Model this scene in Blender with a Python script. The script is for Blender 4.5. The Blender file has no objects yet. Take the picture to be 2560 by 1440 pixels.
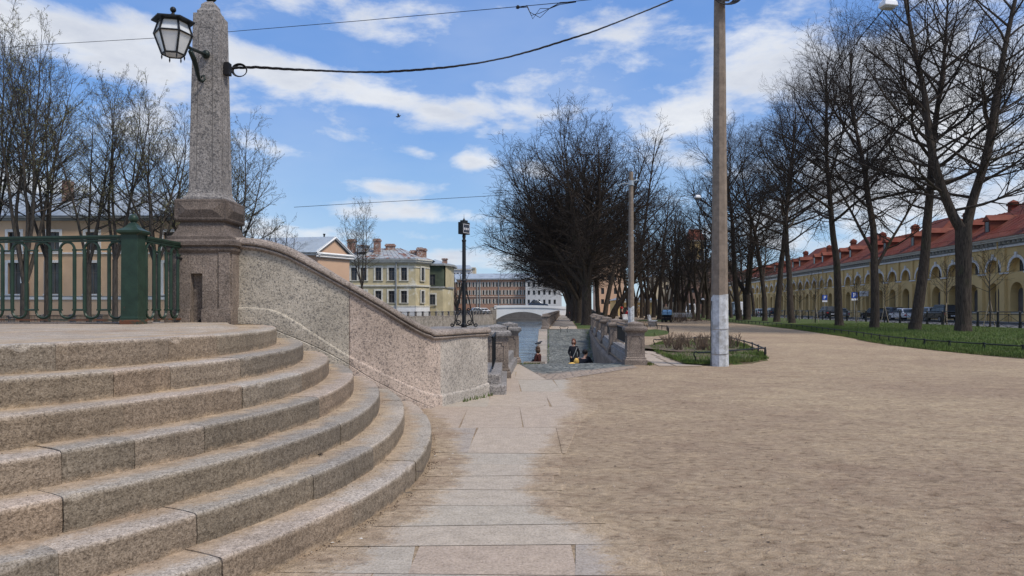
import bpy, math, random
import numpy as np
from mathutils import Vector, Matrix
from mathutils.geometry import tessellate_polygon
R = math.radians
F, HY, CX, H = 1849.0, 772.0, 1280.0, 1.4
sc = bpy.context.scene
col = sc.collection
# ---------------------------------------------------------------- camera
cd = bpy.data.cameras.new('camera'); cam = bpy.data.objects.new('camera', cd); col.objects.link(cam)
cam.location = (0, 0, H); cam.rotation_euler = (R(90), 0, 0)
cd.sensor_fit = 'HORIZONTAL'; cd.sensor_width = 36; cd.lens = 36*F/2560
cd.shift_y = (HY-720)/2560; cd.clip_start = .05; cd.clip_end = 3000
sc.camera = cam
# ---------------------------------------------------------------- view
sc.view_settings.view_transform = 'Standard'; sc.view_settings.look = 'None'
sc.view_settings.exposure = 0.07; sc.view_settings.gamma = 1
sc.cycles.max_bounces = 5; sc.cycles.diffuse_bounces = 2; sc.cycles.transparent_max_bounces = 4
# ---------------------------------------------------------------- sun
SEL, SAZ = 54, 128          # elevation, azimuth clockwise from +Y
sd = bpy.data.lights.new('sun', 'SUN'); sun = bpy.data.objects.new('sun', sd); col.objects.link(sun)
sd.energy = 3.0; sd.angle = R(12); sd.color = (1, .92, .82)
_to = Vector((math.sin(R(SAZ))*math.cos(R(SEL)), math.cos(R(SAZ))*math.cos(R(SEL)), math.sin(R(SEL))))
sun.rotation_euler = _to.to_track_quat('Z', 'Y').to_euler()

# ---------------------------------------------------------------- node helpers
class NT:
    def __init__(s, nt): s.nt = nt; s.n = nt.nodes; s.l = nt.links
    def put(s, node, key, v):
        if v is None: return
        i = node.inputs[key]
        if isinstance(v, bpy.types.NodeSocket): s.l.new(v, i)
        elif isinstance(v, (tuple, list)) and len(v) == 3 and i.type == 'RGBA': i.default_value = (*v, 1)
        else: i.default_value = v
    def new(s, t, props=None, **k):
        nd = s.n.new(t)
        for a, b in (props or {}).items(): setattr(nd, a, b)
        for a, b in k.items(): s.put(nd, a.replace('_', ' ') if a.replace('_', ' ') in nd.inputs else a, b)
        return nd
    def math(s, op, a, b=None, c=None, clamp=False):
        nd = s.n.new('ShaderNodeMath'); nd.operation = op; nd.use_clamp = clamp
        for i, v in enumerate((a, b, c)):
            if v is not None: s.put(nd, i, v)
        return nd.outputs[0]
    def noise(s, vec, scale, detail=3, rough=.5, dist=0):
        nd = s.new('ShaderNodeTexNoise', None, Vector=vec, Scale=scale, Detail=detail, Roughness=rough, Distortion=dist)
        return nd.outputs['Fac']
    def ramp(s, fac, stops, interp='LINEAR'):
        nd = s.n.new('ShaderNodeValToRGB'); s.put(nd, 0, fac); e = nd.color_ramp.elements; nd.color_ramp.interpolation = interp
        while len(e) < len(stops): e.new(.5)
        for el, (p, c) in zip(e, stops):
            el.position = p; el.color = (*c, 1) if isinstance(c, (tuple, list)) else (c, c, c, 1)
        return nd.outputs[0]
    def mix(s, fac, a, b, mode='MIX'):
        nd = s.n.new('ShaderNodeMix'); nd.data_type = 'RGBA'; nd.blend_type = mode
        s.put(nd, 0, fac); s.put(nd, 6, a); s.put(nd, 7, b); return nd.outputs[2]
    def mapr(s, v, a, b, c=0., d=1.):
        nd = s.n.new('ShaderNodeMapRange'); nd.interpolation_type = 'SMOOTHSTEP'
        for i, x in enumerate((v, a, b, c, d)): s.put(nd, i, x)
        return nd.outputs[0]

def material(name):
    m = bpy.data.materials.new(name); m.use_nodes = True; t = NT(m.node_tree)
    b = t.n['Principled BSDF']; b.inputs['Specular IOR Level'].default_value = .3
    return m, t, b
def bump(t, b, h, dist, strength=1.0):
    nd = t.new('ShaderNodeBump', None, Height=h, Distance=dist, Strength=strength); t.l.new(nd.outputs[0], b.inputs['Normal'])
def ocoord(t): return t.new('ShaderNodeNewGeometry').outputs['Position']
def attr(t, name): return t.new('ShaderNodeAttribute', {'attribute_name': name}).outputs['Fac']

# ---------------------------------------------------------------- world: sky with clouds
def build_world():
    w = bpy.data.worlds.new('World'); sc.world = w; w.use_nodes = True; t = NT(w.node_tree)
    bg = t.n['Background']; bg.inputs['Strength'].default_value = .1
    sky = t.new('ShaderNodeTexSky', {'sky_type': 'NISHITA', 'sun_disc': False, 'sun_elevation': R(SEL), 'sun_rotation': R(SAZ),
                                      'altitude': 50, 'air_density': 1.0, 'dust_density': .3, 'ozone_density': 2.5})
    d = t.new('ShaderNodeTexCoord').outputs['Generated']
    sp = t.new('ShaderNodeSeparateXYZ', None, Vector=d); x, y, z = sp.outputs
    az = t.math('ARCTAN2', x, y); el = t.math('ARCSINE', z)
    zz = t.math('ADD', t.math('MAXIMUM', z, 0.0), .16)
    pl = t.new('ShaderNodeCombineXYZ', None, X=t.math('DIVIDE', x, zz), Y=t.math('DIVIDE', y, zz), Z=0.)
    n1 = t.noise(pl.outputs[0], 1.6, 7, .58, .25)
    pc = t.new('ShaderNodeCombineXYZ', None, X=az, Y=t.math('MULTIPLY', el, 2.3), Z=0.)
    n2 = t.noise(pc.outputs[0], 7.0, 9, .60, .15)
    n3 = t.noise(pc.outputs[0], 2.2, 5, .5, 0)
    blobs = [(110, 60, 420, 75, 5, 1.), (330, 160, 270, 60, 10, 1.), (560, 60, 120, 60, 0, .3), (700, 180, 210, 52, 10, 1.1), (930, 232, 300, 45, 10, 1.1),
             (1260, 272, 270, 32, 3, .9), (960, 40, 330, 60, 5, .6), (1720, 290, 190, 55, -8, 1.), (1480, 190, 330, 80, -8, .5), (1950, 170, 300, 150, 0, .75),
             (1185, 402, 62, 28, 0, 1.2), (650, 365, 90, 40, 15, .75), (690, 440, 80, 28, 0, .55), (990, 468, 130, 22, 0, .55), (1060, 385, 70, 18, 8, .5), (1000, 530, 330, 30, 2, .75),
             (880, 590, 330, 26, 0, .6), (1180, 650, 240, 30, 0, .7), (2350, 330, 420, 280, 0, 1.), (2150, 520, 300, 130, 0, .8), (1700, 600, 300, 60, 0, .4),
             (120, 480, 260, 60, 0, .8), (380, 330, 120, 90, 0, .8), (1340, 420, 60, 25, 0, .6), (300, 540, 400, 40, 0, .5), (1650, 60, 200, 60, 0, .55)]
    s = None
    for bx, by, rx, ry, rot, am in blobs:
        a0 = math.atan((bx-CX)/F); e0 = math.atan((HY-by)/F*math.cos(a0)); rx /= F; ry /= F; c, sn = math.cos(R(rot)), math.sin(R(rot))
        da = t.math('SUBTRACT', az, a0); de = t.math('SUBTRACT', e0, el)
        u = t.math('ADD', t.math('MULTIPLY', da, c/rx), t.math('MULTIPLY', de, sn/rx))
        v = t.math('SUBTRACT', t.math('MULTIPLY', de, c/ry), t.math('MULTIPLY', da, sn/ry))
        g = t.math('EXPONENT', t.math('MULTIPLY', t.math('ADD', t.math('MULTIPLY', u, u), t.math('MULTIPLY', v, v)), -1.0))
        g = t.math('MULTIPLY', g, am*1.08); s = g if s is None else t.math('MAXIMUM', s, g)
    # away from the photographed stretch the cover is plain broken cloud
    away = t.mapr(t.math('ABSOLUTE', az), .62, .9); away = t.math('MAXIMUM', away, t.mapr(el, .42, .62))
    other = t.mapr(n1, .40, .62)
    s = t.math('ADD', t.math('MULTIPLY', s, t.math('SUBTRACT', 1.0, away)), t.math('MULTIPLY', other, away))
    dens = t.math('ADD', t.math('ADD', s, t.math('MULTIPLY', t.math('SUBTRACT', n2, .5), 2.9)), t.math('MULTIPLY', t.math('SUBTRACT', n1, .5), 1.0))
    fac = t.mapr(dens, .20, 1.0, 0., .95)
    thin = t.math('MULTIPLY', t.mapr(n3, .35, .7), .18)
    fac = t.math('MAXIMUM', fac, thin)
    core = t.mapr(t.math('ADD', t.math('MULTIPLY', dens, .35), n1), .55, 1.15)
    cc = t.mix(core, (8.6, 8.8, 9.1), (5.6, 6.0, 6.9))
    tint = t.mix(1.0, sky.outputs[0], (.82, .95, 1.12), 'MULTIPLY')
    blue = t.ramp(t.math('MULTIPLY', el, 1.0), [(0., (5.6, 7.0, 8.2)), (.10, (3.4, 5.6, 8.4)), (.25, (2.0, 4.0, 8.2)), (.5, (1.2, 2.9, 7.4))])
    tint = t.mix(.75, tint, blue)
    t.l.new(t.mix(fac, tint, cc), bg.inputs['Color'])
build_world()

# ---------------------------------------------------------------- pixel helpers (photo pixel -> a real point)
def G(px, py, z=0.):
    Y = (H-z)*F/(py-HY); return ((px-CX)/F*Y, Y, z)
def P(px, py, Y): return ((px-CX)/F*Y, Y, H-(py-HY)*Y/F)
def PX(px, Y): return (px-CX)/F*Y
def PZ(py, Y): return H-(py-HY)*Y/F

# ---------------------------------------------------------------- mesh builder
class MB:
    def __init__(s): s.v = []; s.f = []; s.a = {}
    def add(s, vs, fs, **at):
        o = len(s.v); s.v += [tuple(v) for v in vs]; s.f += [tuple(i+o for i in f) for f in fs]
        for k, val in at.items():
            L = s.a.setdefault(k, []); L += [0.]*(o-len(L)); L += list(val) if hasattr(val, '__len__') else [val]*len(vs)
    def box(s, x0, x1, y0, y1, z0, z1, T=None, **at):
        vs = [(x, y, z) for z in (z0, z1) for x, y in ((x0, y0), (x1, y0), (x1, y1), (x0, y1))]
        if T: vs = [T(*v) for v in vs]
        s.add(vs, [(3, 2, 1, 0), (4, 5, 6, 7), (0, 1, 5, 4), (1, 2, 6, 5), (2, 3, 7, 6), (3, 0, 4, 7)], **at); return s
    def poly(s, pts, z, **at):
        p3 = [Vector((p[0], p[1], z)) for p in pts]
        fs = []
        for a, b, c in tessellate_polygon([p3]):
            n = (p3[b]-p3[a]).cross(p3[c]-p3[a]).z
            fs.append((a, b, c) if n > 0 else (a, c, b))
        s.add(p3, fs, **at); return s
    def prism(s, pts, z0, z1, **at):
        n = len(pts)
        ar = sum(pts[i][0]*pts[(i+1) % n][1]-pts[(i+1) % n][0]*pts[i][1] for i in range(n))
        if ar < 0: pts = pts[::-1]
        zf = (lambda z, p: z(p) if callable(z) else z)
        vs = [(p[0], p[1], zf(z0, p)) for p in pts]+[(p[0], p[1], zf(z1, p)) for p in pts]
        fs = [(i, (i+1) % n, (i+1) % n+n, i+n) for i in range(n)]
        for a, b, c in tessellate_polygon([[Vector((p[0], p[1], 0)) for p in pts]]):
            q = Vector(pts[b][:2])-Vector(pts[a][:2]); r = Vector(pts[c][:2])-Vector(pts[a][:2])
            if q.x*r.y-q.y*r.x < 0: b, c = c, b
            fs += [(a+n, b+n, c+n), (c, b, a)]
        s.add(vs, fs, **at); return s
    def rings(s, rings, cap=True, close=True, **at):
        n = len(rings[0]); vs = [p for r in rings for p in r]; fs = []
        for i in range(len(rings)-1):
            for j in range(n if close else n-1):
                k = (j+1) % n; fs.append((i*n+j, i*n+k, (i+1)*n+k, (i+1)*n+j))
        if cap and close: fs += [tuple(range(n))[::-1], tuple(range((len(rings)-1)*n, len(rings)*n))]
        s.add(vs, fs, **at); return s
    def sq(s, cx, cy, prof, rot=0, ratio=1., **at):
        """square column from (half width, z) pairs"""
        c, q = math.cos(rot), math.sin(rot); rs = []
        for h, z in prof:
            rs.append([(cx+c*a*h-q*b*h*ratio, cy+q*a*h+c*b*h*ratio, z) for a, b in ((-1, -1), (1, -1), (1, 1), (-1, 1))])
        return s.rings(rs, **at)
    def lathe(s, cx, cy, prof, n=16, **at):
        return s.rings([[(cx+r*math.cos(2*math.pi*i/n), cy+r*math.sin(2*math.pi*i/n), z) for i in range(n)] for r, z in prof], **at)
    def tube(s, pts, rad, n=6, cap=True, flat=1., **at):
        P_ = [Vector(p) for p in pts]; m = len(P_)
        rad = list(rad) if hasattr(rad, '__len__') else [rad]*m
        rs = []; up = None
        for i in range(m):
            d = (P_[min(i+1, m-1)]-P_[max(i-1, 0)])
            d = d.normalized() if d.length > 1e-9 else Vector((0, 0, 1))
            if up is None: up = Vector((0, 0, 1)) if abs(d.z) < .9 else Vector((1, 0, 0))
            a = d.cross(up)
            if a.length < 1e-4: a = d.cross(Vector((0, 1, 0)))
            a.normalize(); b = a.cross(d); up = b
            rs.append([P_[i]+(a*math.cos(2*math.pi*j/n)*flat+b*math.sin(2*math.pi*j/n))*rad[i] for j in range(n)])
        return s.rings(rs, cap=cap, **at)
    def sphere(s, c, r, n=10, sc_=(1, 1, 1), **at):
        rs = []
        for i in range(n+1):
            a = math.pi*i/n; rr = max(math.sin(a), 1e-3)*r
            rs.append([(c[0]+rr*math.cos(2*math.pi*j/n)*sc_[0], c[1]+rr*math.sin(2*math.pi*j/n)*sc_[1], c[2]-math.cos(a)*r*sc_[2]) for j in range(n)])
        return s.rings(rs, **at)
    def build(s, name, mat, parent=None, smooth=False, bev=0):
        me = bpy.data.meshes.new(name)
        o0 = Vector(parent.get('org', (0, 0, 0))) if parent is not None else Vector((0, 0, 0))
        vs = np.array(s.v, dtype=float).reshape(-1, 3)-np.array(o0)
        me.from_pydata(vs.tolist(), [], s.f); me.validate(); me.update()
        for k, L in s.a.items():
            L = L+[0.]*(len(s.v)-len(L)); at = me.attributes.new(k, 'FLOAT', 'POINT'); at.data.foreach_set('value', L)
        if smooth: me.polygons.foreach_set('use_smooth', [True]*len(me.polygons))
        me.materials.append(mat)
        o = bpy.data.objects.new(name, me); col.objects.link(o)
        if parent is not None:
            o.parent = parent; o['org'] = tuple(o0)
        if bev:
            b = o.modifiers.new('bevel', 'BEVEL'); b.width = bev; b.segments = 2; b.limit_method = 'ANGLE'; b.angle_limit = R(35)
        if smooth:
            pass
        return o
def tag(o, label=None, cat=None, group=None, kind=None):
    if label: o['label'] = label
    if cat: o['category'] = cat
    if group: o['group'] = group
    if kind: o['kind'] = kind
    return o
def thing(name, loc, label, cat, group=None):
    o = bpy.data.objects.new(name, None); col.objects.link(o); o.location = loc; o['org'] = tuple(loc); o.empty_display_size = .2
    return tag(o, label, cat, group)
def dup(root, loc=None, rz=None, scale=None, label=None, group=None):
    def cp(o, par):
        c = o.copy(); col.objects.link(c); c.parent = par
        for ch in kids(o): cp(ch, c)
        return c
    r = cp(root, None)
    if loc is not None: r.location = loc
    if rz is not None: r.rotation_euler = (0, 0, rz)
    if scale is not None: r.scale = scale if hasattr(scale, '__len__') else (scale,)*3
    if label: r['label'] = label
    if group: r['group'] = group
    return r
KID = {}
def kids(o): return [c for c in bpy.data.objects if c.parent == o] if False else list(o.children)
def local(root): # builds made in world coordinates shift to the root's own space
    return root

def frame(ox, oy, ang):
    """facade frame: s along the wall, d outwards (to the right of s looking along... -normal), z up"""
    c, q = math.cos(ang), math.sin(ang)
    return lambda s_, d, z: (ox+c*s_+q*d, oy+q*s_-c*d, z)
def wallgrid(m, T, s0, s1, z0, z1, holes, depth=.2, d=0.):
    """flat wall with rectangular openings and their reveals"""
    xs = sorted({s0, s1, *[h[0] for h in holes], *[h[1] for h in holes]}); zs = sorted({z0, z1, *[h[2] for h in holes], *[h[3] for h in holes]})
    for a, b in zip(xs, xs[1:]):
        for c, e in zip(zs, zs[1:]):
            mx, mz = (a+b)/2, (c+e)/2
            if any(h[0] < mx < h[1] and h[2] < mz < h[3] for h in holes): continue
            m.add([T(a, d, c), T(b, d, c), T(b, d, e), T(a, d, e)], [(0, 1, 2, 3)])
    for a, b, c, e in holes:
        q = [(a, c), (b, c), (b, e), (a, e)]
        for i in range(4):
            (x1, y1), (x2, y2) = q[i], q[(i+1) % 4]
            m.add([T(x1, d, y1), T(x1, d-depth, y1), T(x2, d-depth, y2), T(x2, d, y2)], [(0, 1, 2, 3)])
def archpts(cx, w, zs, n=10): return [(cx-math.cos(math.pi*i/n)*w/2, zs+math.sin(math.pi*i/n)*w/2) for i in range(n+1)]
def wallarch(m, T, s0, s1, z0, z1, cx, w, zb, zs, d=0., depth=.5, n=10):
    """wall bay with one round-headed opening: bottom zb, springing zs"""
    A = archpts(cx, w, zs, n); a, b = cx-w/2, cx+w/2
    m.add([T(s0, d, z0), T(a, d, z0), T(a, d, z1), T(s0, d, z1)], [(0, 1, 2, 3)])
    m.add([T(b, d, z0), T(s1, d, z0), T(s1, d, z1), T(b, d, z1)], [(0, 1, 2, 3)])
    if zb > z0: m.add([T(a, d, z0), T(b, d, z0), T(b, d, zb), T(a, d, zb)], [(0, 1, 2, 3)])
    for (x1, y1), (x2, y2) in zip(A, A[1:]): m.add([T(x1, d, y1), T(x2, d, y2), T(x2, d, z1), T(x1, d, z1)], [(0, 1, 2, 3)])
    L = [(a, zb)]+A+[(b, zb)]
    for (x1, y1), (x2, y2) in zip(L, L[1:]+L[:1]): m.add([T(x1, d, y1), T(x1, d-depth, y1), T(x2, d-depth, y2), T(x2, d, y2)], [(0, 1, 2, 3)])
# ---------------------------------------------------------------- materials
MAT = {}
def sandcolor(t, p):
    mp = t.new('ShaderNodeMapping', None, Vector=p); mp.inputs['Scale'].default_value = (1, 1.35, 1); mp.inputs['Rotation'].default_value = (0, 0, .35)
    q = mp.outputs[0]
    fine = t.noise(p, 95, 3, .7); mid = t.noise(q, 11, 5, .70, .3); md2 = t.noise(q, 2.1, 6, .62, .4); big = t.noise(p, .28, 5, .6, .6)
    c = t.ramp(fine, [(.25, (.17, .13, .10)), (.45, (.40, .303, .208)), (.6, (.455, .352, .250)), (.8, (.58, .50, .42))])
    c = t.mix(1.0, c, t.ramp(mid, [(.30, (.45, .41, .38)), (.43, (.86, .85, .83)), (.55, (1.03, 1.03, 1.03)), (.70, (1.22, 1.22, 1.22))]), 'MULTIPLY')
    c = t.mix(1.0, c, t.ramp(md2, [(.3, (.84, .80, .79)), (.5, 1.), (.7, (1.13, 1.12, 1.08))]), 'MULTIPLY')
    c = t.mix(1.0, c, t.ramp(big, [(.35, (.88, .86, .86)), (.65, (1.08, 1.09, 1.05))]), 'MULTIPLY')
    # scuffs: thin swept marks left by shoes and tyres
    w = t.new('ShaderNodeMapping', None, Vector=p); w.inputs['Scale'].default_value = (.9, 1.6, 1); w.inputs['Rotation'].default_value = (0, 0, -.5)
    sc1 = t.noise(w.outputs[0], 3.2, 5, .6, 1.2); c = t.mix(1.0, c, t.ramp(sc1, [(.34, (.80, .79, .78)), (.45, 1.), (.6, 1.), (.7, (1.12, 1.12, 1.11))]), 'MULTIPLY')
    h = t.math('ADD', t.math('MULTIPLY', fine, .35), t.math('ADD', mid, t.math('MULTIPLY', md2, 1.2)))
    return c, h
def granite(name, base, dark, light, scale=55, stain=.35, dustcol=None, rough=.85, bmp=.004, thr=(.40, .47), att=False, dk=.55, panels=False):
    m, t, b = material(name); p = ocoord(t)
    n = t.noise(p, scale, 2, .6, .6); n2 = t.noise(p, scale*2.7, 2, .6); big = t.noise(p, 1.3, 5, .6)
    mid = t.noise(p, 9, 4, .6)
    c = t.ramp(n, [(thr[0], dark), (thr[1], base), (.56, base), (.66, light)])
    c = t.mix(.5, c, t.ramp(n2, [(.36, dark), (.5, base), (.66, light)]))
    c = t.mix(1.0, c, t.ramp(big, [(.3, 1-stain), (.7, 1+stain*.35)]), 'MULTIPLY')
    c = t.mix(1.0, c, t.ramp(mid, [(.3, .86), (.7, 1.1)]), 'MULTIPLY')
    if panels: c = t.mix(1.0, c, t.ramp(attr(t, 'tint'), [(0, (.93, .93, .88)), (.3, (.93, .93, .88)), (.36, (1.02, .92, .88)), (.64, (1.02, .92, .88)), (.7, (.98, .99, .99)), (1, (1., 1., 1.))]), 'MULTIPLY')
    if att:
        ti = attr(t, 'tint')
        c = t.mix(1.0, c, t.ramp(ti, [(0, (.74, .75, .76)), (.35, (.98, .97, .93)), (.65, (1.12, 1.02, .96)), (1, (1.03, 1.06, 1.08))]), 'MULTIPLY')
        ris = attr(t, 'riser'); c = t.mix(t.math('MULTIPLY', ris, .85), c, t.mix(1.0, c, (.50, .455, .39), 'MULTIPLY'))  # riser faces darkened in the colour for their shade and grime
        du = attr(t, 'dust'); dn = t.noise(p, 3.2, 6, .65); dn2 = t.noise(p, 40, 3, .6)
        f = t.mapr(t.math('ADD', t.math('ADD', du, t.math('MULTIPLY', t.math('SUBTRACT', dn, .5), 1.5)), t.math('MULTIPLY', t.math('SUBTRACT', dn2, .5), .6)), .05, .55, 0., .9)
        sandc = sandcolor(t, p)[0]
        c = t.mix(f, c, sandc)
    t.l.new(c, b.inputs['Base Color']); b.inputs['Roughness'].default_value = rough
    h = t.math('ADD', n, t.math('MULTIPLY', mid, 1.5)); bump(t, b, h, bmp*2, .8)
    MAT[name] = m; return m
granite('granite_step', (.43, .375, .31), (.17, .145, .12), (.64, .575, .50), 48, .3, att=True, bmp=.005)
granite('granite_wall', (.51, .455, .39), (.095, .095, .098), (.63, .57, .50), 38, .32, thr=(.42, .455), panels=True)
granite('granite_pink', (.265, .212, .172), (.065, .055, .05), (.42, .35, .295), 46, .5, thr=(.40, .47))
granite('granite_coping', (.34, .28, .235), (.07, .06, .055), (.50, .43, .37), 46, .45)
granite('granite_brown', (.17, .132, .106), (.05, .042, .04), (.30, .25, .215), 60, .6)
granite('granite_grey', (.285, .262, .242), (.06, .06, .065), (.46, .43, .40), 30, .3, thr=(.42, .48))
granite('granite_far', (.30, .265, .235), (.14, .125, .115), (.40, .36, .32), 8, .45, bmp=.01)
granite('granite_quay', (.40, .35, .29), (.22, .19, .16), (.50, .45, .39), 3, .45, bmp=.01)

def plain(name, c, rough=.6, metal=0., var=.2, scale=6, c2=None, thr=(.45, .7), bmp=0., spec=.3):
    m, t, b = material(name); p = ocoord(t); n = t.noise(p, scale, 5, .6)
    cc = t.mix(1.0, c, t.ramp(n, [(.3, 1-var), (.7, 1+var)]), 'MULTIPLY')
    if c2: cc = t.mix(t.mapr(t.noise(p, scale*.6, 6, .65), *thr), cc, c2)
    t.l.new(cc, b.inputs['Base Color']); b.inputs['Roughness'].default_value = rough; b.inputs['Metallic'].default_value = metal
    b.inputs['Specular IOR Level'].default_value = spec
    if bmp: bump(t, b, t.noise(p, scale*4, 4, .6), bmp)
    MAT[name] = m; return m
plain('green_paint', (.020, .042, .028), .42, 0, .25, 9, (.10, .045, .022), (.66, .74), .002)
plain('rusty_paint', (.035, .05, .036), .6, 0, .3, 14, (.13, .052, .026), (.46, .58), .003)
plain('black_iron', (.014, .016, .018), .45, 0, .3, 12)
plain('dark_bronze', (.018, .028, .025), .42, .3, .3, 20, (.05, .08, .06), (.6, .75))
plain('lamp_glass', (.62, .64, .64), .25, 0, .06, 8, spec=.5)
plain('stucco_orange', (.68, .47, .30), .9, 0, .1, .6, (.52, .35, .22), (.55, .75))
plain('stucco_peach', (.60, .40, .27), .9, 0, .05, .5)
plain('stucco_yellow', (.66, .48, .22), .9, 0, .10, .35, (.44, .32, .16), (.55, .8))
plain('stucco_mansion', (.50, .43, .265), .9, 0, .18, .5, (.66, .62, .50), (.56, .66))
plain('stucco_green', (.075, .095, .065), .9, 0, .3, .8)
plain('stucco_pink', (.42, .245, .165), .9, 0, .08, .2)
plain('stucco_cream', (.55, .47, .33), .9, 0, .1, .3)
plain('stucco_brown', (.20, .13, .10), .9, 0, .2, .3)
plain('stucco_grey', (.52, .52, .51), .9, 0, .1, .2)
plain('white_trim', (.72, .72, .70), .8, 0, .1, 2)
plain('old_trim', (.60, .58, .50), .85, 0, .2, 2)
plain('cornice_grey', (.30, .31, .30), .8, 0, .15, 2)
plain('zinc_roof', (.36, .41, .45), .45, .2, .12, .7, (.25, .28, .30), (.55, .7))
plain('rust_roof', (.34, .36, .37), .55, .1, .2, 1.2, (.22, .10, .06), (.52, .6))
plain('red_roof', (.165, .056, .037), .75, 0, .3, .8, (.15, .035, .022), (.46, .66), spec=.12)
plain('brick', (.28, .16, .12), .9, 0, .3, 5, (.5, .46, .42), (.5, .62))
plain('concrete', (.215, .172, .135), .9, 0, .25, 7, (.14, .11, .085), (.55, .75), .004)
plain('white_wash', (.50, .52, .54), .85, 0, .28, 9, (.34, .34, .33), (.46, .66), .006)
plain('bridge_white', (.78, .80, .80), .7, 0, .06, .5, (.55, .58, .58), (.62, .75))
plain('dark_grey', (.13, .122, .115), .9, 0, .2, 1)
plain('cable', (.012, .012, .014), .6)
plain('bench_white', (.72, .73, .74), .5)
plain('car_dark', (.012, .014, .018), .18, .2, .05, spec=.6)
plain('car_blue', (.03, .045, .075), .2, .2, .05, spec=.6)
plain('car_white', (.70, .71, .73), .25, .0, .05, spec=.5)
plain('car_silver', (.38, .40, .42), .25, .4, .05, spec=.5)
plain('tyre', (.012, .012, .012), .9)
plain('rim', (.30, .31, .32), .35, .6)
plain('tail_light', (.45, .02, .02), .3)
plain('sign_blue', (.015, .07, .35), .5, 0, .05)
plain('sign_white', (.75, .77, .8), .5, 0, .03)
plain('sign_dark', (.03, .035, .05), .4, 0, .05)
plain('asphalt', (.105, .105, .108), .9, 0, .15, 2)
plain('pavement', (.26, .25, .24), .9, 0, .15, 3)
plain('skin', (.50, .30, .22), .55, 0, .05)
plain('hair_red', (.12, .040, .020), .6, 0, .3, 60)
plain('hair_brown', (.065, .035, .018), .6, 0, .4, 60)
plain('hair_dark', (.015, .011, .010), .6)
plain('black_cloth', (.012, .013, .018), .8, 0, .2, 12)
plain('maroon_cloth', (.045, .012, .010), .85, 0, .2, 12)
plain('olive_cloth', (.24, .20, .15), .85)
plain('beige_cloth', (.48, .34, .19), .85)
plain('red_cloth', (.36, .012, .015), .8)
plain('white_cloth', (.7, .7, .7), .8)
plain('yellow_cloth', (.75, .48, .13), .8)
plain('jeans', (.03, .045, .08), .85)
plain('pram_blue', (.16, .31, .50), .7, 0, .1)
plain('bird_grey', (.06, .062, .07), .7)
plain('stake_wood', (.35, .29, .21), .85)
plain('bush_twig', (.14, .10, .07), .9)
plain('twig', (.030, .023, .019), .9, 0, .3, 3)
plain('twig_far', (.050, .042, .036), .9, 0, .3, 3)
plain('leaf_bud', (.22, .21, .09), .8, 0, .3, 4)
plain('soil', (.13, .095, .07), .95, 0, .3, 9, (.10, .13, .04), (.5, .65), .01)
plain('pebble', (.20, .15, .115), .9, 0, .6, 60)
plain('leaf_litter', (.075, .052, .036), .9, 0, .6, 40)
plain('litter_white', (.8, .78, .72), .8)
plain('blade', (.088, .132, .028), .8, 0, .45, 1.3, (.13, .13, .045), (.5, .7))

def bark(name, c1, c2):
    m, t, b = material(name); p = ocoord(t)
    mp = t.new('ShaderNodeMapping', None, Vector=p); mp.inputs['Scale'].default_value = (14, 14, 1.6)
    n = t.noise(mp.outputs[0], 1.6, 6, .65, .4); g = t.noise(p, 1.2, 4, .6)
    c = t.ramp(n, [(.35, c1), (.62, c2)])
    c = t.mix(t.mapr(g, .58, .75, 0, .5), c, (.06, .075, .03)); t.l.new(c, b.inputs['Base Color']); b.inputs['Roughness'].default_value = .95
    bump(t, b, n, .05); MAT[name] = m
bark('bark', (.020, .015, .012), (.085, .066, .052)); bark('bark_light', (.028, .023, .019), (.095, .08, .066))

def glass():
    m, t, b = material('window_glass'); p = ocoord(t)
    n = t.noise(p, .6, 3, .5)
    t.l.new(t.ramp(n, [(.35, (.012, .014, .016)), (.7, (.07, .08, .09))]), b.inputs['Base Color'])
    b.inputs['Roughness'].default_value = .12; b.inputs['Specular IOR Level'].default_value = .5; MAT['glass'] = m
glass()

def sand():
    m, t, b = material('sand_gravel'); p = ocoord(t)
    c, h = sandcolor(t, p)
    peb = t.new('ShaderNodeTexVoronoi', {'feature': 'F1'}, Vector=p, Scale=26.).outputs
    pc_ = t.new('ShaderNodeSeparateColor', None, Color=peb['Color']).outputs[0]
    pf = t.math('MULTIPLY', t.math('LESS_THAN', peb['Distance'], .16), t.math('GREATER_THAN', pc_, .90))
    c = t.mix(pf, c, t.ramp(pc_, [(.90, (.09, .07, .06)), (.965, (.16, .12, .1)), (.97, (.62, .56, .5)), (1., (.7, .66, .6))], 'CONSTANT'))
    # litter and dark dirt that gathers by the steps and under the kerbs
    t.l.new(c, b.inputs['Base Color']); b.inputs['Roughness'].default_value = .95; b.inputs['Specular IOR Level'].default_value = .15
    bump(t, b, h, .040)
    MAT['sand'] = m; return m
sand()
def grass_mat():
    m, t, b = material('lawn'); p = ocoord(t)
    n = t.noise(p, 24, 4, .7); g = t.noise(p, .8, 5, .6); d = t.noise(p, 3.1, 4, .6)
    c = t.ramp(n, [(.3, (.022, .040, .010)), (.5, (.066, .105, .024)), (.72, (.13, .165, .048))])
    c = t.mix(1.0, c, t.ramp(g, [(.35, (.8, .8, .8)), (.7, (1.2, 1.15, 1.0))]), 'MULTIPLY')
    c = t.mix(t.mapr(t.math('ADD', d, t.math('MULTIPLY', attr(t, 'bare'), .25)), .54, .72), c, (.15, .115, .07))
    t.l.new(c, b.inputs['Base Color']); b.inputs['Roughness'].default_value = .95; bump(t, b, n, .05); MAT['lawn'] = m
grass_mat()
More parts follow.
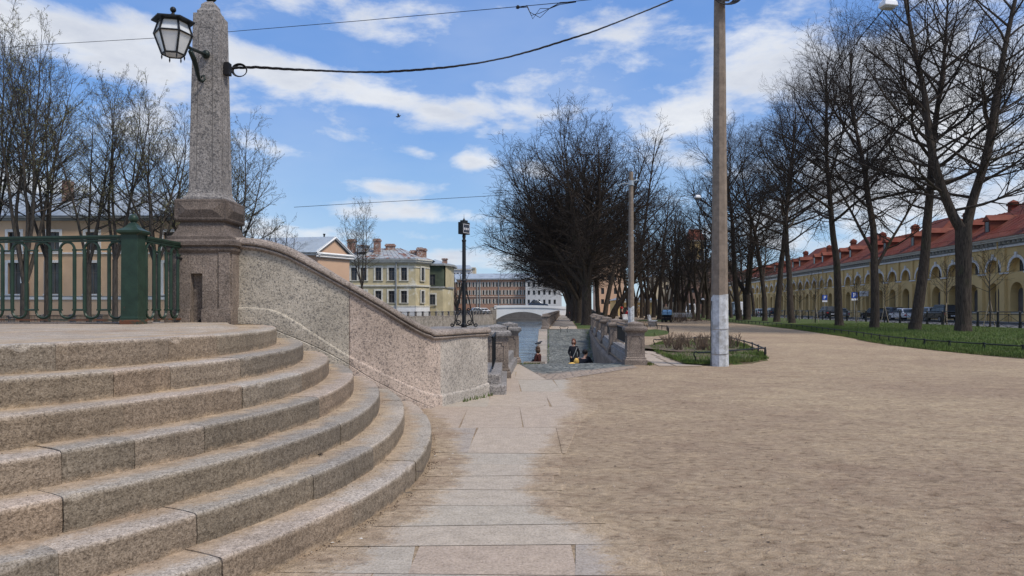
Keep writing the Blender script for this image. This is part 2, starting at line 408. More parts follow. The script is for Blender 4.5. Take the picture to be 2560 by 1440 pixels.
def cobble():
    m, t, b = material('cobbles'); p = ocoord(t)
    v = t.new('ShaderNodeTexVoronoi', {'feature': 'DISTANCE_TO_EDGE'}, Vector=p, Scale=5.5).outputs['Distance']
    vc = t.new('ShaderNodeTexVoronoi', {'feature': 'F1'}, Vector=p, Scale=5.5).outputs['Color']
    n = t.noise(p, 1.1, 4, .6)
    vv = t.new('ShaderNodeSeparateColor', None, Color=vc).outputs[0]; c = t.ramp(vv, [(0, (.10, .108, .10)), (.5, (.165, .172, .158)), (1, (.24, .24, .215))]); c = t.mix(t.mapr(v, .0, .07, 1, 0), c, (.07, .075, .06))
    c = t.mix(1., c, t.ramp(n, [(.3, .8), (.7, 1.25)]), 'MULTIPLY')
    sandy = t.mapr(attr(t, 'bare'), .2, 1.); c = t.mix(t.mapr(t.math('ADD', sandy, t.math('MULTIPLY', t.math('SUBTRACT', n, .5), 1.)), .4, .8), c, (.33, .26, .2))
    t.l.new(c, b.inputs['Base Color']); b.inputs['Roughness'].default_value = .85; bump(t, b, t.mapr(v, 0, .18), .03); MAT['cobbles'] = m
cobble()
def slab_mat():
    m, t, b = material('flagstone'); p = ocoord(t); sp = t.new('ShaderNodeSeparateXYZ', None, Vector=p).outputs
    n = t.noise(p, 60, 3, .7); mid = t.noise(p, 7, 5, .6); ti = attr(t, 'tint'); cov = attr(t, 'cover')
    c = t.ramp(n, [(.3, (.27, .24, .205)), (.5, (.45, .40, .345)), (.7, (.54, .49, .43))])
    c = t.mix(1., c, t.ramp(ti, [(0, (.94, .85, .79)), (.4, (1.02, .97, .91)), (.7, (.95, .97, .94)), (1, (.80, .80, .82))]), 'MULTIPLY')
    c = t.mix(1., c, t.ramp(mid, [(.3, .85), (.7, 1.12)]), 'MULTIPLY')
    mp = t.new('ShaderNodeMapping', None, Vector=p); mp.inputs['Scale'].default_value = (.8, 2.2, 1)
    e = t.noise(mp.outputs[0], 1.3, 6, .62); e2 = t.noise(p, 30, 4, .7)
    f = t.mapr(t.math('ADD', t.math('ADD', cov, t.math('MULTIPLY', t.math('SUBTRACT', e, .5), 1.5)), t.math('MULTIPLY', t.math('SUBTRACT', e2, .5), .9)), .22, .78)
    sc_, sh_ = sandcolor(t, p); c = t.mix(.22, c, sc_)
    c = t.mix(f, sc_, c); t.l.new(c, b.inputs['Base Color']); b.inputs['Roughness'].default_value = .9
    hh = t.new('ShaderNodeMix', None); t.put(hh, 0, f); t.put(hh, 2, sh_); t.put(hh, 3, t.math('ADD', t.math('MULTIPLY', t.math('ADD', n, mid), .3), .97)); bump(t, b, hh.outputs[0], .028); MAT['slab'] = m
slab_mat()
def water():
    m, t, b = material('canal_water'); p = ocoord(t)
    mp = t.new('ShaderNodeMapping', None, Vector=p); mp.inputs['Scale'].default_value = (.16, .62, 1)
    n = t.noise(mp.outputs[0], 1.5, 3, .5, .3); n2 = t.noise(mp.outputs[0], .5, 3, .5)
    t.put(b, 'Base Color', (.12, .15, .165)); b.inputs['Roughness'].default_value = .12; b.inputs['Specular IOR Level'].default_value = .6; b.inputs['IOR'].default_value = 1.33
    bump(t, b, t.math('ADD', n, n2), .10); MAT['water'] = m
water()
rnd = random.Random(7)
def lerp(a, b, t): return a+(b-a)*t
def interp(x, tab):
    """smooth (Catmull-Rom) table lookup"""
    n = len(tab)
    if x <= tab[0][0]: return tab[0][1]
    if x >= tab[-1][0]: return tab[-1][1]
    for i in range(n-1):
        if tab[i][0] <= x <= tab[i+1][0]: break
    x0, y0 = tab[i]; x1, y1 = tab[i+1]; h = x1-x0
    m0 = (y1-tab[i-1][1])/(x1-tab[i-1][0]) if i > 0 else (y1-y0)/h
    m1 = (tab[i+2][1]-y0)/(tab[i+2][0]-x0) if i+2 < n else (y1-y0)/h
    t = (x-x0)/h
    return (2*t**3-3*t*t+1)*y0+(t**3-2*t*t+t)*h*m0+(-2*t**3+3*t*t)*y1+(t**3-t*t)*h*m1
# ================================================================ GROUND, CANAL
WZ = -1.9
BANK = [(-.45, 12.9), (-.62, 15), (-.42, 18.75)]                 # quay edge beside the wall
def kerbx(Y): return .28+(Y-18.7)*(1.85-.28)/32.1                # outer edge of the ramp's kerb
def rwx(Y): return interp(Y, [(18.3, 2.83), (24, 3.1), (30, 3.5), (37, 4.1), (44, 4.7), (51, 5.35)])
def rampz(Y): return interp(Y, [(18.7, 0), (19.6, -.05), (22, -.5), (27, -1.5), (30, -1.68), (34, -1.5), (42, -.82), (49.5, -.1), (51, 0)])
def quayx(Y): return 1.95+(Y-50.8)*.0714
FARB = [(-90, 44), (-60, 46), (-36, 50), (-17.5, 118), (-9.5, 140), (-6.2, 157), (-3.95, 165.3)]
m = MB()
m.poly([(-14, -40), (90, -40), (90, 11.0), (60, 60), (60, 600), (quayx(600), 600), (quayx(50.9), 50.9), (5.4, 50.9), (4.72, 44), (4.12, 37), (3.52, 30), (3.12, 24), (2.85, 18.72), (.2, 18.72),
        (-.42, 18.72), (-.62, 15), (-.45, 12.9), (-.6, 12.0), (-1.2, 12.2), (-1.9, 10.3), (-14, 10.3)], 0)
m.poly([(60, 60), (90, 11), (700, 11), (700, 1400), (60, 1400), (60, 600)], 0)
m.poly([(60, 600), (60, 1400), (-200, 1400), (-200, 600), (quayx(600), 600)], 0)
tag(m.build('ground', MAT['sand']), kind='structure')
m = MB(); m.poly(FARB+[(-3.95, 600), (-700, 600), (-700, 44)], 0)
tag(m.build('ground', MAT['asphalt']), kind='structure')
m = MB(); m.poly([(-400, 8.5), (3.5, 8.5), (3, 52), (60, 620), (-20, 620), (-400, 60)], WZ)
tag(m.build('water', MAT['water']), kind='structure')
# quay walls, straight drops from bank to water
m = MB()
def drop(m, pts, z0, z1, **a):
    for (x0, y0), (x1, y1) in zip(pts, pts[1:]): m.add([(x0, y0, z0), (x1, y1, z0), (x1, y1, z1), (x0, y0, z1)], [(0, 1, 2, 3)], **a)
drop(m, [(-1.9, 10.3), (-1.2, 12.2), (-.6, 12.0), (-.45, 12.9), (-.62, 15), (-.42, 18.72), (.2, 18.72)], WZ-.4, 0)
drop(m, [(quayx(50.9), 50.9), (quayx(600), 600)], WZ-.4, 0)
m.build('quay_wall', MAT['granite_quay']); tag(bpy.data.objects['quay_wall'], 'sloping granite quay wall under the near canal bank', 'quay wall')
m = MB(); 
for (x0, y0), (x1, y1) in zip(FARB, FARB[1:]):
    n = max(1, int(math.hypot(x1-x0, y1-y0)/2.2))
    for i in range(n):
        a, b_ = i/n, (i+1)/n; L = math.hypot(x1-x0, y1-y0); g = .03/L*math.hypot(1, 0)
        p = [(lerp(x0, x1, t_), lerp(y0, y1, t_)) for t_ in (a, b_)]
        for k, (z0, z1) in enumerate(((WZ-.4, -1.3), (-1.3, -.65), (-.65, -.02))):
            o = .03*(2-k)
            m.add([(p[0][0]+o, p[0][1]-o, z0), (p[1][0]+o, p[1][1]-o, z0), (p[1][0]+o, p[1][1]-o, z1-.02), (p[0][0]+o, p[0][1]-o, z1-.02)], [(0, 1, 2, 3)])
            m.add([(p[0][0]+o, p[0][1]-o, z1-.02), (p[1][0]+o, p[1][1]-o, z1-.02), (p[1][0], p[1][1], z1), (p[0][0], p[0][1], z1)], [(0, 1, 2, 3)])
tag(m.build('quay_wall', MAT['granite_quay']), 'long pale granite quay wall along the far canal bank', 'quay wall')
# ramp down to the water
m = MB(); NY = 66; NX = 10; vs = []; bare = []
for i in range(NY+1):
    Y = lerp(18.7, 51, i/NY); x0, x1 = kerbx(Y)+.5, rwx(Y)+.05
    for j in range(NX+1):
        X = lerp(x0, x1, j/NX); vs.append((X, Y, rampz(Y)+rnd.uniform(-.012, .012))); bare.append(max(0, (j/NX-.9))*3 if Y > 30 else 0)
m.add(vs, [(i*(NX+1)+j, i*(NX+1)+j+1, (i+1)*(NX+1)+j+1, (i+1)*(NX+1)+j) for i in range(NY) for j in range(NX)], bare=bare)
tag(m.build('ramp', MAT['cobbles'], smooth=True), kind='structure')
# cobbled apron in front of the ramp, fading under sand
m = MB(); cols = 26; rows = 12; vs = []; bare = []
xl = [(-.1, 18.8), (.75, 15.2)]
for i in range(rows+1):
    v = i/rows
    for j in range(cols+1):
        u = j/cols; Y = lerp(18.71, 14.6+max(0, u-.12)*3.4, v); X = lerp(.18+.5*v, 3.0, u)
        vs.append((X, Y, .008)); bare.append(max(v*1.25-.15+.5*max(0, u-.75)*2, 0))
m.add(vs, [(i*(cols+1)+j, (i+1)*(cols+1)+j, (i+1)*(cols+1)+j+1, i*(cols+1)+j+1) for i in range(rows) for j in range(cols)], bare=bare)
tag(m.build('path', MAT['cobbles']), kind='structure')
# kerb of the ramp
m = MB(); Y = 18.9
while Y < 50.2:
    L = rnd.uniform(1.8, 2.3); Y2 = min(Y+L, 50.5); ti = rnd.random()
    a, b_ = Y+.02, Y2-.02
    r = []
    for yy in (a, b_):
        x = kerbx(yy); z = rampz(yy)+.06
        r.append([(x, yy, WZ-.3), (x, yy, z-.02), (x+.02, yy, z), (x+.56, yy, z), (x+.58, yy, z-.3)])
    m.rings(r, tint=ti, dust=0, riser=0); Y = Y2
tag(m.build('kerb', MAT['granite_step']), kind='structure')

# ================================================================ PAVING along the steps
CXs, CYs = -6.75, 6.4; HS = .17
def Rk(k): return 4.13+.265*k
def Rf(k): return lerp(6.5, 10.6, (k-1)/6)
def edge(k, u):
    """edge of step k; u>0: metres of Y beyond the arc centre; u<=0: angle (radians) round towards the camera"""
    r = Rk(k)
    if u > 0: return (CXs+r-(Rf(k)-math.sqrt(Rf(k)**2-u*u)), CYs+u)
    if u >= -math.pi/2: return (CXs+r*math.cos(u), CYs+r*math.sin(u))
    return (CXs-(-math.pi/2-u)*4, CYs-r)
rows = [2.9, 3.42, 3.88, 4.37, 4.78, 5.24, 5.70, 6.19, 6.64, 7.15, 8.69, 10.55, 12.5, 14.6, 16.4, 18.7]
m = MB()
def stepdist(X, Y):
    if Y < CYs: return math.hypot(X-CXs, Y-CYs)-Rk(7)
    return X-edge(7, min(Y-CYs, 4.3))[0] if Y < 10.4 else 9
def cover(X, Y):
    rb = interp(Y, [(2.9, .2), (4.3, .42), (5, .12), (5.7, 0.), (6.6, .05), (8, .28), (9.3, .5), (10.6, .85), (12, .75), (14.5, .95), (16, .85), (18, .5)])
    return min((stepdist(X, Y)-.14)/.34, (rb+.12-X)/.34+.5, 1.15)
skews = [rnd.uniform(-.06, .06) for _ in rows]
for i, (y0, y1) in enumerate(zip(rows, rows[1:])):
    def wl(Y): return -2.3 if Y < 6.5 else (-1.6 if Y < 10.2 else interp(Y, [(10.2, -1.2), (12, -.55), (15, -.5), (18.7, -.38)]))
    skA, skB = skews[i], skews[i+1]
    if i < 2: cuts = [-.75, -.2, .5]
    elif i < 3: cuts = [-.55, .35]
    elif i < 9: cuts = [rnd.uniform(1.0, 1.4)]
    elif i == 9: cuts = [-.42, .5]
    elif i == 10: cuts = [-.62, .12]
    elif i == 11: cuts = [-.35, .55]
    else: cuts = [rnd.uniform(0., .25), rnd.uniform(.8, 1.1)]
    xs = [None]+cuts+[1.7]
    for a, b_ in zip(xs, xs[1:]):
        ti = rnd.random() if i > 8 or i < 3 else rnd.uniform(.5, .8)
        g = .0045; sl = rnd.uniform(-.12, .12)
        NXs, NYs = 44, 8; vs = []; cov = []; dz = rnd.uniform(-.003, .003)
        for jy in range(NYs+1):
            Y = lerp(y0+g, y1-g, jy/NYs); sh = sl*(jy/NYs-.5)
            xa = wl(Y) if a is None else a+g+sh*.5; xb = b_-g+sh*.5
            for jx in range(NXs+1):
                X = lerp(xa, xb, jx/NXs); cv = cover(X, Y); vs.append((X, Y+lerp(skA, skB, jy/NYs)*X, .004+dz*.3 if cv > -.32 else -.02)); cov.append(cv)
        m.add(vs, [(p*(NXs+1)+q, p*(NXs+1)+q+1, (p+1)*(NXs+1)+q+1, (p+1)*(NXs+1)+q) for p in range(NYs) for q in range(NXs)], tint=ti, cover=cov)
tag(m.build('pavement', MAT['slab']), kind='structure')

# ================================================================ STAIRCASE
JOINT = {1: (138, 422, 544), 2: (284, 430, 602, 702), 3: (311, 607, 755), 4: (149, 340, 515, 800), 5: (153, 658, 855), 6: (150, 493, 782, 933), 7: (560, 880, 1040)}
stairs = thing('granite_staircase', (CXs, CYs, 0), 'seven curved granite steps fanning up to the bridge platform', 'staircase')
from mathutils import noise as mn
def step_mesh(k):
    z = (8-k)*HS; m = MB()
    # sample along the edge
    S = []; ymax = 3.42-.02*k+(.02 if k < 7 else .1)
    u = ymax+.12
    while u > 0: S.append(u); u -= .03
    a = 0.
    while a > -math.pi/2: S.append(a); a -= .025/Rk(k)*(1 if a > -1.15 else 3)
    S += [-math.pi/2-.02, -math.pi/2-1.4]
    P2 = [edge(k, u) for u in S]
    cut = set()
    for jx in JOINT[k]:
        best = min(range(len(P2)), key=lambda i: abs(CX+P2[i][0]/P2[i][1]*F-jx)+(1e3 if (P2[i][1] > CYs+1 or P2[i][1] < 1) else 0))
        cut.add(best)
    cut.add(min(range(len(P2)), key=lambda i: abs(P2[i][1]-(CYs+1.9+.13*k%.5))))
    last = max(cut); d = 0
    for i in range(last+1, len(P2)-2):
        d += math.dist(P2[i], P2[i-1])
        if d > 1.15: cut.add(i); d = 0
    cuts = [0]+sorted(c for c in cut if 8 < c < len(P2)-6)+[len(P2)-1]
    def nrm(i):
        a, b = P2[max(i-1, 0)], P2[min(i+1, len(P2)-1)]
        t = Vector((b[0]-a[0], b[1]-a[1])).normalized(); return Vector((-t.y, t.x))
    for ci, (i0, i1) in enumerate(zip(cuts, cuts[1:])):
        ti = rnd.random(); dz = rnd.uniform(-.004, .004); do = rnd.uniform(-.006, .006); tilt = rnd.uniform(-.004, .004)
        rs = []; du = []; ri = []
        idx = [i0]+list(range(i0, i1+1))+[i1]
        for q, i in enumerate(idx):
            endf = q in (0, len(idx)-1); near_end = min(q, len(idx)-1-q)
            x, y = P2[i]; n = nrm(i)
            if n.dot(Vector((x-CXs, y-CYs))) < 0: n = -n
            t = Vector((-n.y, n.x))
            pin = {0: .012, 1: .005, 2: .0015}.get(near_end, 0.)
            sgn = 1 if q < len(idx)/2 else -1
            e = Vector((P2[min(i+1, len(P2)-1)][0]-P2[max(i-1, 0)][0], P2[min(i+1, len(P2)-1)][1]-P2[max(i-1, 0)][1])).normalized()
            sh = e*sgn*(.0022 if near_end <= 1 else 0)
            c1 = mn.noise(Vector((x*9, y*9, k*3.1)))*.006+mn.noise(Vector((x*30, y*30, k)))*.0035
            chip = max(0, mn.noise(Vector((x*4.5+9, y*4.5, k*7.)))-.42)*.09
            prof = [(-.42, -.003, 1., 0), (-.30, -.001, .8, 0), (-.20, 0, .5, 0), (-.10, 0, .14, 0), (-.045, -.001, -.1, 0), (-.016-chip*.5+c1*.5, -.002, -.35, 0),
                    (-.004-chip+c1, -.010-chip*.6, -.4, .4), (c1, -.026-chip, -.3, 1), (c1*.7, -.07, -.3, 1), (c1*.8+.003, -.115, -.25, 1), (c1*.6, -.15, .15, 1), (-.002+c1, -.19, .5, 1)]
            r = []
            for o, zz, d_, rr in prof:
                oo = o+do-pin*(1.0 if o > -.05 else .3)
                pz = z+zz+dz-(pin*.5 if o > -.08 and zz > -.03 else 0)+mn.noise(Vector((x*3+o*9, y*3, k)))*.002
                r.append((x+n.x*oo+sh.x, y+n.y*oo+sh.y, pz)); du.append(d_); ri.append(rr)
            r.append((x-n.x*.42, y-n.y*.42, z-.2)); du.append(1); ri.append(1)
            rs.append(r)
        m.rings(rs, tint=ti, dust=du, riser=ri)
    return m
for k in range(1, 8): step_mesh(k).build('step', MAT['granite_step'], stairs)

# solid core under the treads
for k in range(2, 8):
    pass
core = MB()
for k in range(1, 8):
    us = [3.5, 2.6, 1.5, .7, 0]+[-.13*i for i in range(1, 13)]+[-math.pi/2-1.4]
    pts = []
    for u in us:
        x, y = edge(k, u); dx, dy = x-CXs, y-CYs; L = math.hypot(dx, dy); pts.append((x-dx/L*.12, y-dy/L*.12))
    pts += [(-12.3, 9.75)]
    core.prism(pts, (7-k)*HS-.05 if k < 7 else -.05, (8-k)*HS-.018, tint=.5, dust=.9, riser=0)
core.build('core', MAT['granite_step'], stairs)
# landing
m = MB(); N = 26; vs = []; us = [3.44, 3, 2.4, 1.8, 1.2, .6, 0]+[-.16*i for i in range(1, 10)]+[-math.pi/2-.9]
ou = []
for u in us:
    x, y = edge(1, u); dx, dy = x-CXs, y-CYs; L = math.hypot(dx, dy); ou.append((x-dx/L*.40, y-dy/L*.40, 1.188))
def lz(x, y): return 1.188+.037*min(1, max(0, (y-6.0)/2.6))
inner = [(-4.0, 9.86), (-4.9, 9.86), (-4.9, 8.95), (-6, 8.95), (-7, 8.95), (-8, 8.95), (-9, 8.95), (-10, 8.95), (-10.4, 8), (-10.4, 7), (-10.4, 6), (-10.4, 5), (-10.4, 4), (-10.4, 3), (-10.4, 2.6), (-10.4, 2.4), (-10.4, 2.35)]
K = 8; vs = []
for j in range(K+1):
    for o, q in zip(ou, inner):
        x, y = lerp(o[0], q[0], j/K), lerp(o[1], q[1], j/K); vs.append((x, y, lz(x, y) if j else o[2]))
n = len(ou)
m.add(vs, [(j*n+i, j*n+i+1, (j+1)*n+i+1, (j+1)*n+i) for j in range(K) for i in range(n-1)], tint=.45, dust=[.25+.15*math.sin(i*1.7) for i in range(len(vs))], riser=0)
m.build('landing', MAT['granite_step'], stairs, smooth=True)
m = MB(); m.box(-14, -4.15, 8.95, 9.35, WZ-.3, 1.17); m.box(-14, -4.15, 8.60, 9.0, .9, 1.17)
m.box(-14, -4.4, 8.62, 9.05, 1.05, 1.236); m.build('bridge_edge', MAT['granite_pink'], stairs)

# ================================================================ STAIR WALL
WP = [(560, 9.75), (576, 9.75), (646, 9.75), (716, 9.77), (787, 9.8), (857, 9.86), (927, 9.97), (998, 10.16), (1054, 10.38), (1090, 10.55), (1103, 10.63), (1125, 10.9), (1150, 11.2), (1180, 11.55), (1205, 11.82), (1219, 11.96)]
ZT = [(560, 593), (576, 593), (611, 594), (646, 597), (681, 604), (716, 616), (752, 634.5), (787, 654), (822, 674), (857, 695), (892, 715), (927, 735), (963, 756), (998, 779), (1033, 800), (1054, 811), (1075, 818), (1103, 822), (1223, 822)]
ZM = [(560, 622), (576, 622.6), (611, 624), (646, 628), (681, 637), (716, 649), (752, 666), (787, 685), (829, 708), (871, 731), (927, 764), (963, 786), (998, 808), (1033, 829), (1068, 845), (1103, 849), (1160, 847), (1223, 843)]
ZP = [(560, 770), (576, 770), (640, 771), (681, 776), (723, 795), (773, 827), (822, 859), (868, 888), (930, 920), (1000, 955), (1060, 980), (1103, 988), (1160, 977), (1223, 957)]
ZC = [(560, 812), (655, 812), (700, 829), (760, 853), (820, 881), (868, 908), (930, 947), (1000, 984), (1060, 1011), (1103, 1022), (1223, 995)]
st = []
pxs = sorted(set([560+8*i for i in range(68)]+[1103-2, 1103, 1105, 871, 873, 875]+list(range(1110, 1222, 9))+[1219]))
for p in pxs:
    Y = interp(p, WP); X = PX(p, Y)
    zt = PZ(interp(p, ZT), Y); zm = PZ(interp(p, ZM), Y); zp = PZ(interp(p, ZP), Y); zc = max(PZ(interp(p, ZC), Y), -.04)
    if p >= 1080: zt = 1.105; zm = .955; zp = max(.155, min(zp, .2)) if p > 1095 else zp
    st.append((p, X, Y, zt, zm, zp, zc))
wall = thing('stair_wall', (-2.4, 9.9, 0), 'curving speckled granite parapet wall sweeping down beside the steps', 'parapet wall')
def wsec(fn, **at):
    rs = []
    for i, s_ in enumerate(st):
        p, X, Y = s_[:3]
        a, b = st[max(i-1, 0)], st[min(i+1, len(st)-1)]
        t = Vector((b[1]-a[1], b[2]-a[2])).normalized(); n = Vector((t.y, -t.x))
        g = -.012 if p in (873, 1103) else 0
        rs.append([(X+n.x*(o+g), Y+n.y*(o+g), z) for o, z in fn(*s_)])
    return MB().rings(rs, cap=True, close=True, tint=[(.15 if s_[0] < 873 else .5 if s_[0] < 1103 else .9) for s_ in st for _ in range(len(rs[0]))], **at)
TH = .42
def thk(p): return -(TH if p < 1040 else TH*max(.10, 1-(p-1040)/200.))
wsec(lambda p, X, Y, zt, zm, zp, zc: [(0, zp+.0), (0, zm+.01), (thk(p), zm+.01), (thk(p), -.3), (0, -.3)]).build('panel', MAT['granite_wall'], wall)
wsec(lambda p, X, Y, zt, zm, zp, zc: [(.035, zc+.006), (.035, zp-.02), (.030, zp-.004), (.012, zp+.012), (-.05, zp+.012), (-.05, zc+.006)]).build('plinth', MAT['granite_wall'], wall)
wsec(lambda p, X, Y, zt, zm, zp, zc: [(.05, -.12 if p > 640 else .9), (.055, zc-.014), (.045, zc-.004), (-.05, zc-.004), (-.05, -.12)]).build('footing', MAT['granite_wall'], wall)
def cop(p, X, Y, zt, zm, zp, zc):
    h = zt-zm
    L = [(-.02, .0), (.010, .0), (.014, .05), (.030, .08), (.045, .14), (.050, .21), (.046, .28), (.034, .33), (.018, .35), (.018, .385), (.052, .40), (.066, .46), (.070, .55), (.066, .70), (.050, .86), (.022, .97), (0, 1.)]
    return [(o, zm+h*q) for o, q in L]+[(thk(p)*.5, zt+.004), (thk(p)-.05, zt), (thk(p)-.05, zm)]
wsec(cop).build('coping', MAT['granite_coping'], wall, smooth=False)
# newel block at the foot
m = MB(); nw = [(-1.02, 10.66), (-.42, 11.94), (-.5, 12.28), (-1.25, 12.32), (-1.62, 10.8)]
m.prism(nw, -.2, 1.0, tint=.9); m.build('newel', MAT['granite_wall'], wall)
m = MB()
def ring_off(pts, o):
    c = Vector((sum(p[0] for p in pts)/len(pts), sum(p[1] for p in pts)/len(pts)))
    return [tuple(Vector(p)+(Vector(p)-c).normalized()*o) for p in pts]
m.rings([[(x, y, z) for x, y in ring_off(nw, o)] for o, z in ((-.02, .95), (.02, .97), (.045, 1.0), (.02, 1.01), (.06, 1.02), (.065, 1.06), (.04, 1.1), (.0, 1.107))])
m.build('coping', MAT['granite_grey'], wall)

# ================================================================ OBELISK with pedestal
ob = thing('granite_obelisk', (-4.02, 9.9, 1.2), 'tall grey granite obelisk on a brown block pedestal at the bridge corner', 'obelisk')
m = MB(); X0, X1, Y0, Y1 = -4.44, -3.78, 9.50, 10.30; zb, zt = 1.15, 2.13
nx0, nx1, nz0, nz1 = PX(476, 9.5), PX(505, 9.5), 1.2, PZ(684, 9.5)
T = lambda s_, d, z: (s_, Y0-d, z)
m.box(X0, nx0, Y0, Y1, zb, zt); m.box(nx1, X1, Y0, Y1, zb, zt); m.box(nx0, nx1, Y0+.10, Y1, zb, nz1); m.box(nx0, nx1, Y0, Y1, nz1, zt)
m.box(X1, -3.60, Y0+.02, Y1, zb, zt); m.box(-3.77, -3.62, Y0-.012, Y0+.05, zb, zt)       # pilaster strip to the right
for a, b_ in ((X0-.02, nx0), (nx1, -3.60)): m.box(a, b_, Y0-.03, Y0+.02, zb, PZ(772, 9.5))
m.build('pedestal', MAT['granite_pink'], ob, bev=.006)
m = MB(); m.tube([(nx0+.065+.03, Y0+.085, 1.235), (nx0+.095, Y0+.13, 1.235)], .030, 12); m.build('drain_hole', MAT['black_iron'], ob)
m = MB(); cxp, cyp = (X0-3.60)/2, (Y0+Y1)/2; hw, hr = (-3.60-X0)/2, 1.
rt = (Y1-Y0)/(-3.60-X0)
m.sq(cxp, cyp, [(hw, zt-.02), (hw+.012, zt), (hw+.03, zt+.02), (hw+.035, zt+.045), (hw+.02, zt+.06), (hw+.02, zt+.07), (hw+.055, zt+.085), (hw+.055, zt+.135), (hw+.03, zt+.165), (hw-.02, zt+.17)], ratio=rt)
m.build('cornice', MAT['granite_brown'], ob)
z0 = zt+.16; cx_, cy_ = -4.02, 9.87
m = MB(); m.sq(cx_, cy_, [(.40, z0-.01), (.40, z0+.04), (.36, z0+.05), (.335, z0+.09), (.305, z0+.15), (.285, z0+.215), (.275, z0+.245), (.27, z0+.25), (.27, z0+.275)])
m.build('base_moulding', MAT['granite_brown'], ob)
# diamond block
zb0 = PZ(553, 9.55); zb1 = PZ(497, 9.55)
m = MB(); h0 = .30; hm = .345
m.sq(cx_, cy_, [(.27, zb0-.01), (.325, zb0+.01), (hm, zb0+.03), (hm, zb1-.02), (.325, zb1), (.26, zb1+.005)], bev=0) if False else m.sq(cx_, cy_, [(.27, zb0-.01), (.325, zb0+.01), (.335, zb0+.03), (.335, zb1-.02), (.32, zb1), (.24, zb1+.005)])
zc_ = (zb0+zb1)/2
for ax, ay, wx, wy in ((0, -1, 1, 0), (1, 0, 0, 1), (-1, 0, 0, 1), (0, 1, 1, 0)):
    q = [(cx_+ax*.336+wx*a, cy_+ay*.336+wy*a, z) for a, z in ((-.29, zb0+.05), (.29, zb0+.05), (.29, zb1-.04), (-.29, zb1-.04))]
    r1 = (cx_+ax*.372+wx*-.17, cy_+ay*.372+wy*-.17, zc_-.0); r2 = (cx_+ax*.372+wx*.17, cy_+ay*.372+wy*.17, zc_)
    m.add(q+[r1, r2], [(0, 1, 5, 4), (1, 2, 5), (2, 3, 4, 5), (3, 0, 4)])
m.build('diamond_block', MAT['granite_brown'], ob, bev=.004)
# shaft
m = MB(); zs0 = zb1+.005; zs1 = PZ(32, 9.72)
prof = [(.262, zs0), (.262, zs0+.025), (.235, zs0+.05), (.216, zs0+.09), (.207, zs0+.14), (.166, zs1)]
m.sq(cx_, cy_, prof)
m.sq(cx_, cy_, [(.13, zs1-.01), (.13, zs1+.05), (.118, zs1+.055), (.095, zs1+.10), (.092, zs1+.14), (.05, zs1+.19), (.03, zs1+.2)])
m.build('shaft', MAT['granite_grey'], ob, bev=.005)
# incised panel lines on the two visible faces (drawn as thin dark strips)
m = MB()
def hwz(z): return lerp(.207, .166, (z-(zs0+.14))/(zs1-zs0-.14))
for (ax, ay, wx, wy) in ((0, -1, 1, 0), (1, 0, 0, 1)):
    for sg in (-.52, .52):
        a, b_ = zs0+.25, zs1-.20
        q = [(cx_+ax*(hwz(z)+.0015)+wx*(sg*hwz(z)+o), cy_+ay*(hwz(z)+.0015)+wy*(sg*hwz(z)+o), z) for z in (a, b_) for o in (-.004, .004)]
        m.add(q, [(0, 1, 3, 2)])
    z = zs1-.20
    q = [(cx_+ax*(hwz(z)+.0015)+wx*(s2*.52*hwz(z)), cy_+ay*(hwz(z)+.0015)+wy*(s2*.52*hwz(z)), z+o) for o in (0, .008) for s2 in (-1, 1)]
    m.add(q, [(0, 1, 3, 2)])
m.build('panel_groove', MAT['dark_grey'], ob)
m = MB(); zz = zs1+.2; m.sphere((cx_, cy_, zz+.085), .085, 16); m.lathe(cx_, cy_, [(.04, zz-.02), (.035, zz+.01)], 12); m.build('ball_finial', MAT['dark_bronze'], ob, smooth=True)

# ================================================================ BRACKET LANTERN
lx, ly = -4.0, 8.73
lan = thing('bracket_lantern', (lx, 9.7, 4.74), 'hexagonal white-glazed lantern on an iron bracket fixed to the obelisk', 'lantern')
def hexr(r, z, a0=R(12)): return [(lx+r*math.cos(a0+math.pi/3*i), ly+r*math.sin(a0+math.pi/3*i), z) for i in range(6)]
lev = [(.125, 4.40), (.212, 4.635), (.165, 4.775)]
m = MB(); m.rings([hexr(r-.006, z) for r, z in lev]); m.build('glass', MAT['lamp_glass'], lan)
m = MB()
for i in range(6): m.tube([hexr(r, z)[i] for r, z in lev], .013, 5)
for r, z, w in ((.125, 4.40, .012), (.215, 4.635, .011), (.165, 4.775, .012)):
    p = hexr(r, z); m.tube(p+[p[0]], w, 5)
for i in range(6): x, y, z = hexr(.125, 4.39)[i]; m.lathe(x, y, [(.006, z), (.010, z-.02), (.009, z-.035), (.001, z-.055)], 6)
m.build('frame', MAT['black_iron'], lan)
m = MB(); m.rings([hexr(.15, 4.775), hexr(.245, 4.785), hexr(.243, 4.80), hexr(.05, 4.86), hexr(.03, 4.875)]); m.build('roof', MAT['black_iron'], lan)
m = MB(); m.lathe(lx, ly, [(.03, 4.86), (.02, 4.88), (.015, 4.9)], 10); m.sphere((lx, ly, 4.93), .035, 12); m.build('finial', MAT['black_iron'], lan, smooth=True)
m = MB(); m.tube([(lx, ly+.2, 4.62), (lx, 9.2, 4.64), (lx, 9.66, 4.72)], .022, 8); m.sphere((lx, 9.66, 4.725), .055, 10, (1, .8, 1))
m.tube([(lx, ly+.17, 4.60), (lx-.02, 8.97, 4.55), (lx-.02, 9.12, 4.58)], .02, 6)
m.build('arm', MAT['dark_bronze'], lan, smooth=True)
pts = [P(476, 128, 9.12), P(484, 146, 9.22), P(490, 165, 9.35), P(494, 185, 9.5), P(499, 200, 9.6), P(506, 204, 9.64), P(512, 198, 9.66), P(510, 189, 9.66), P(504, 190, 9.66), P(504, 196, 9.66)]
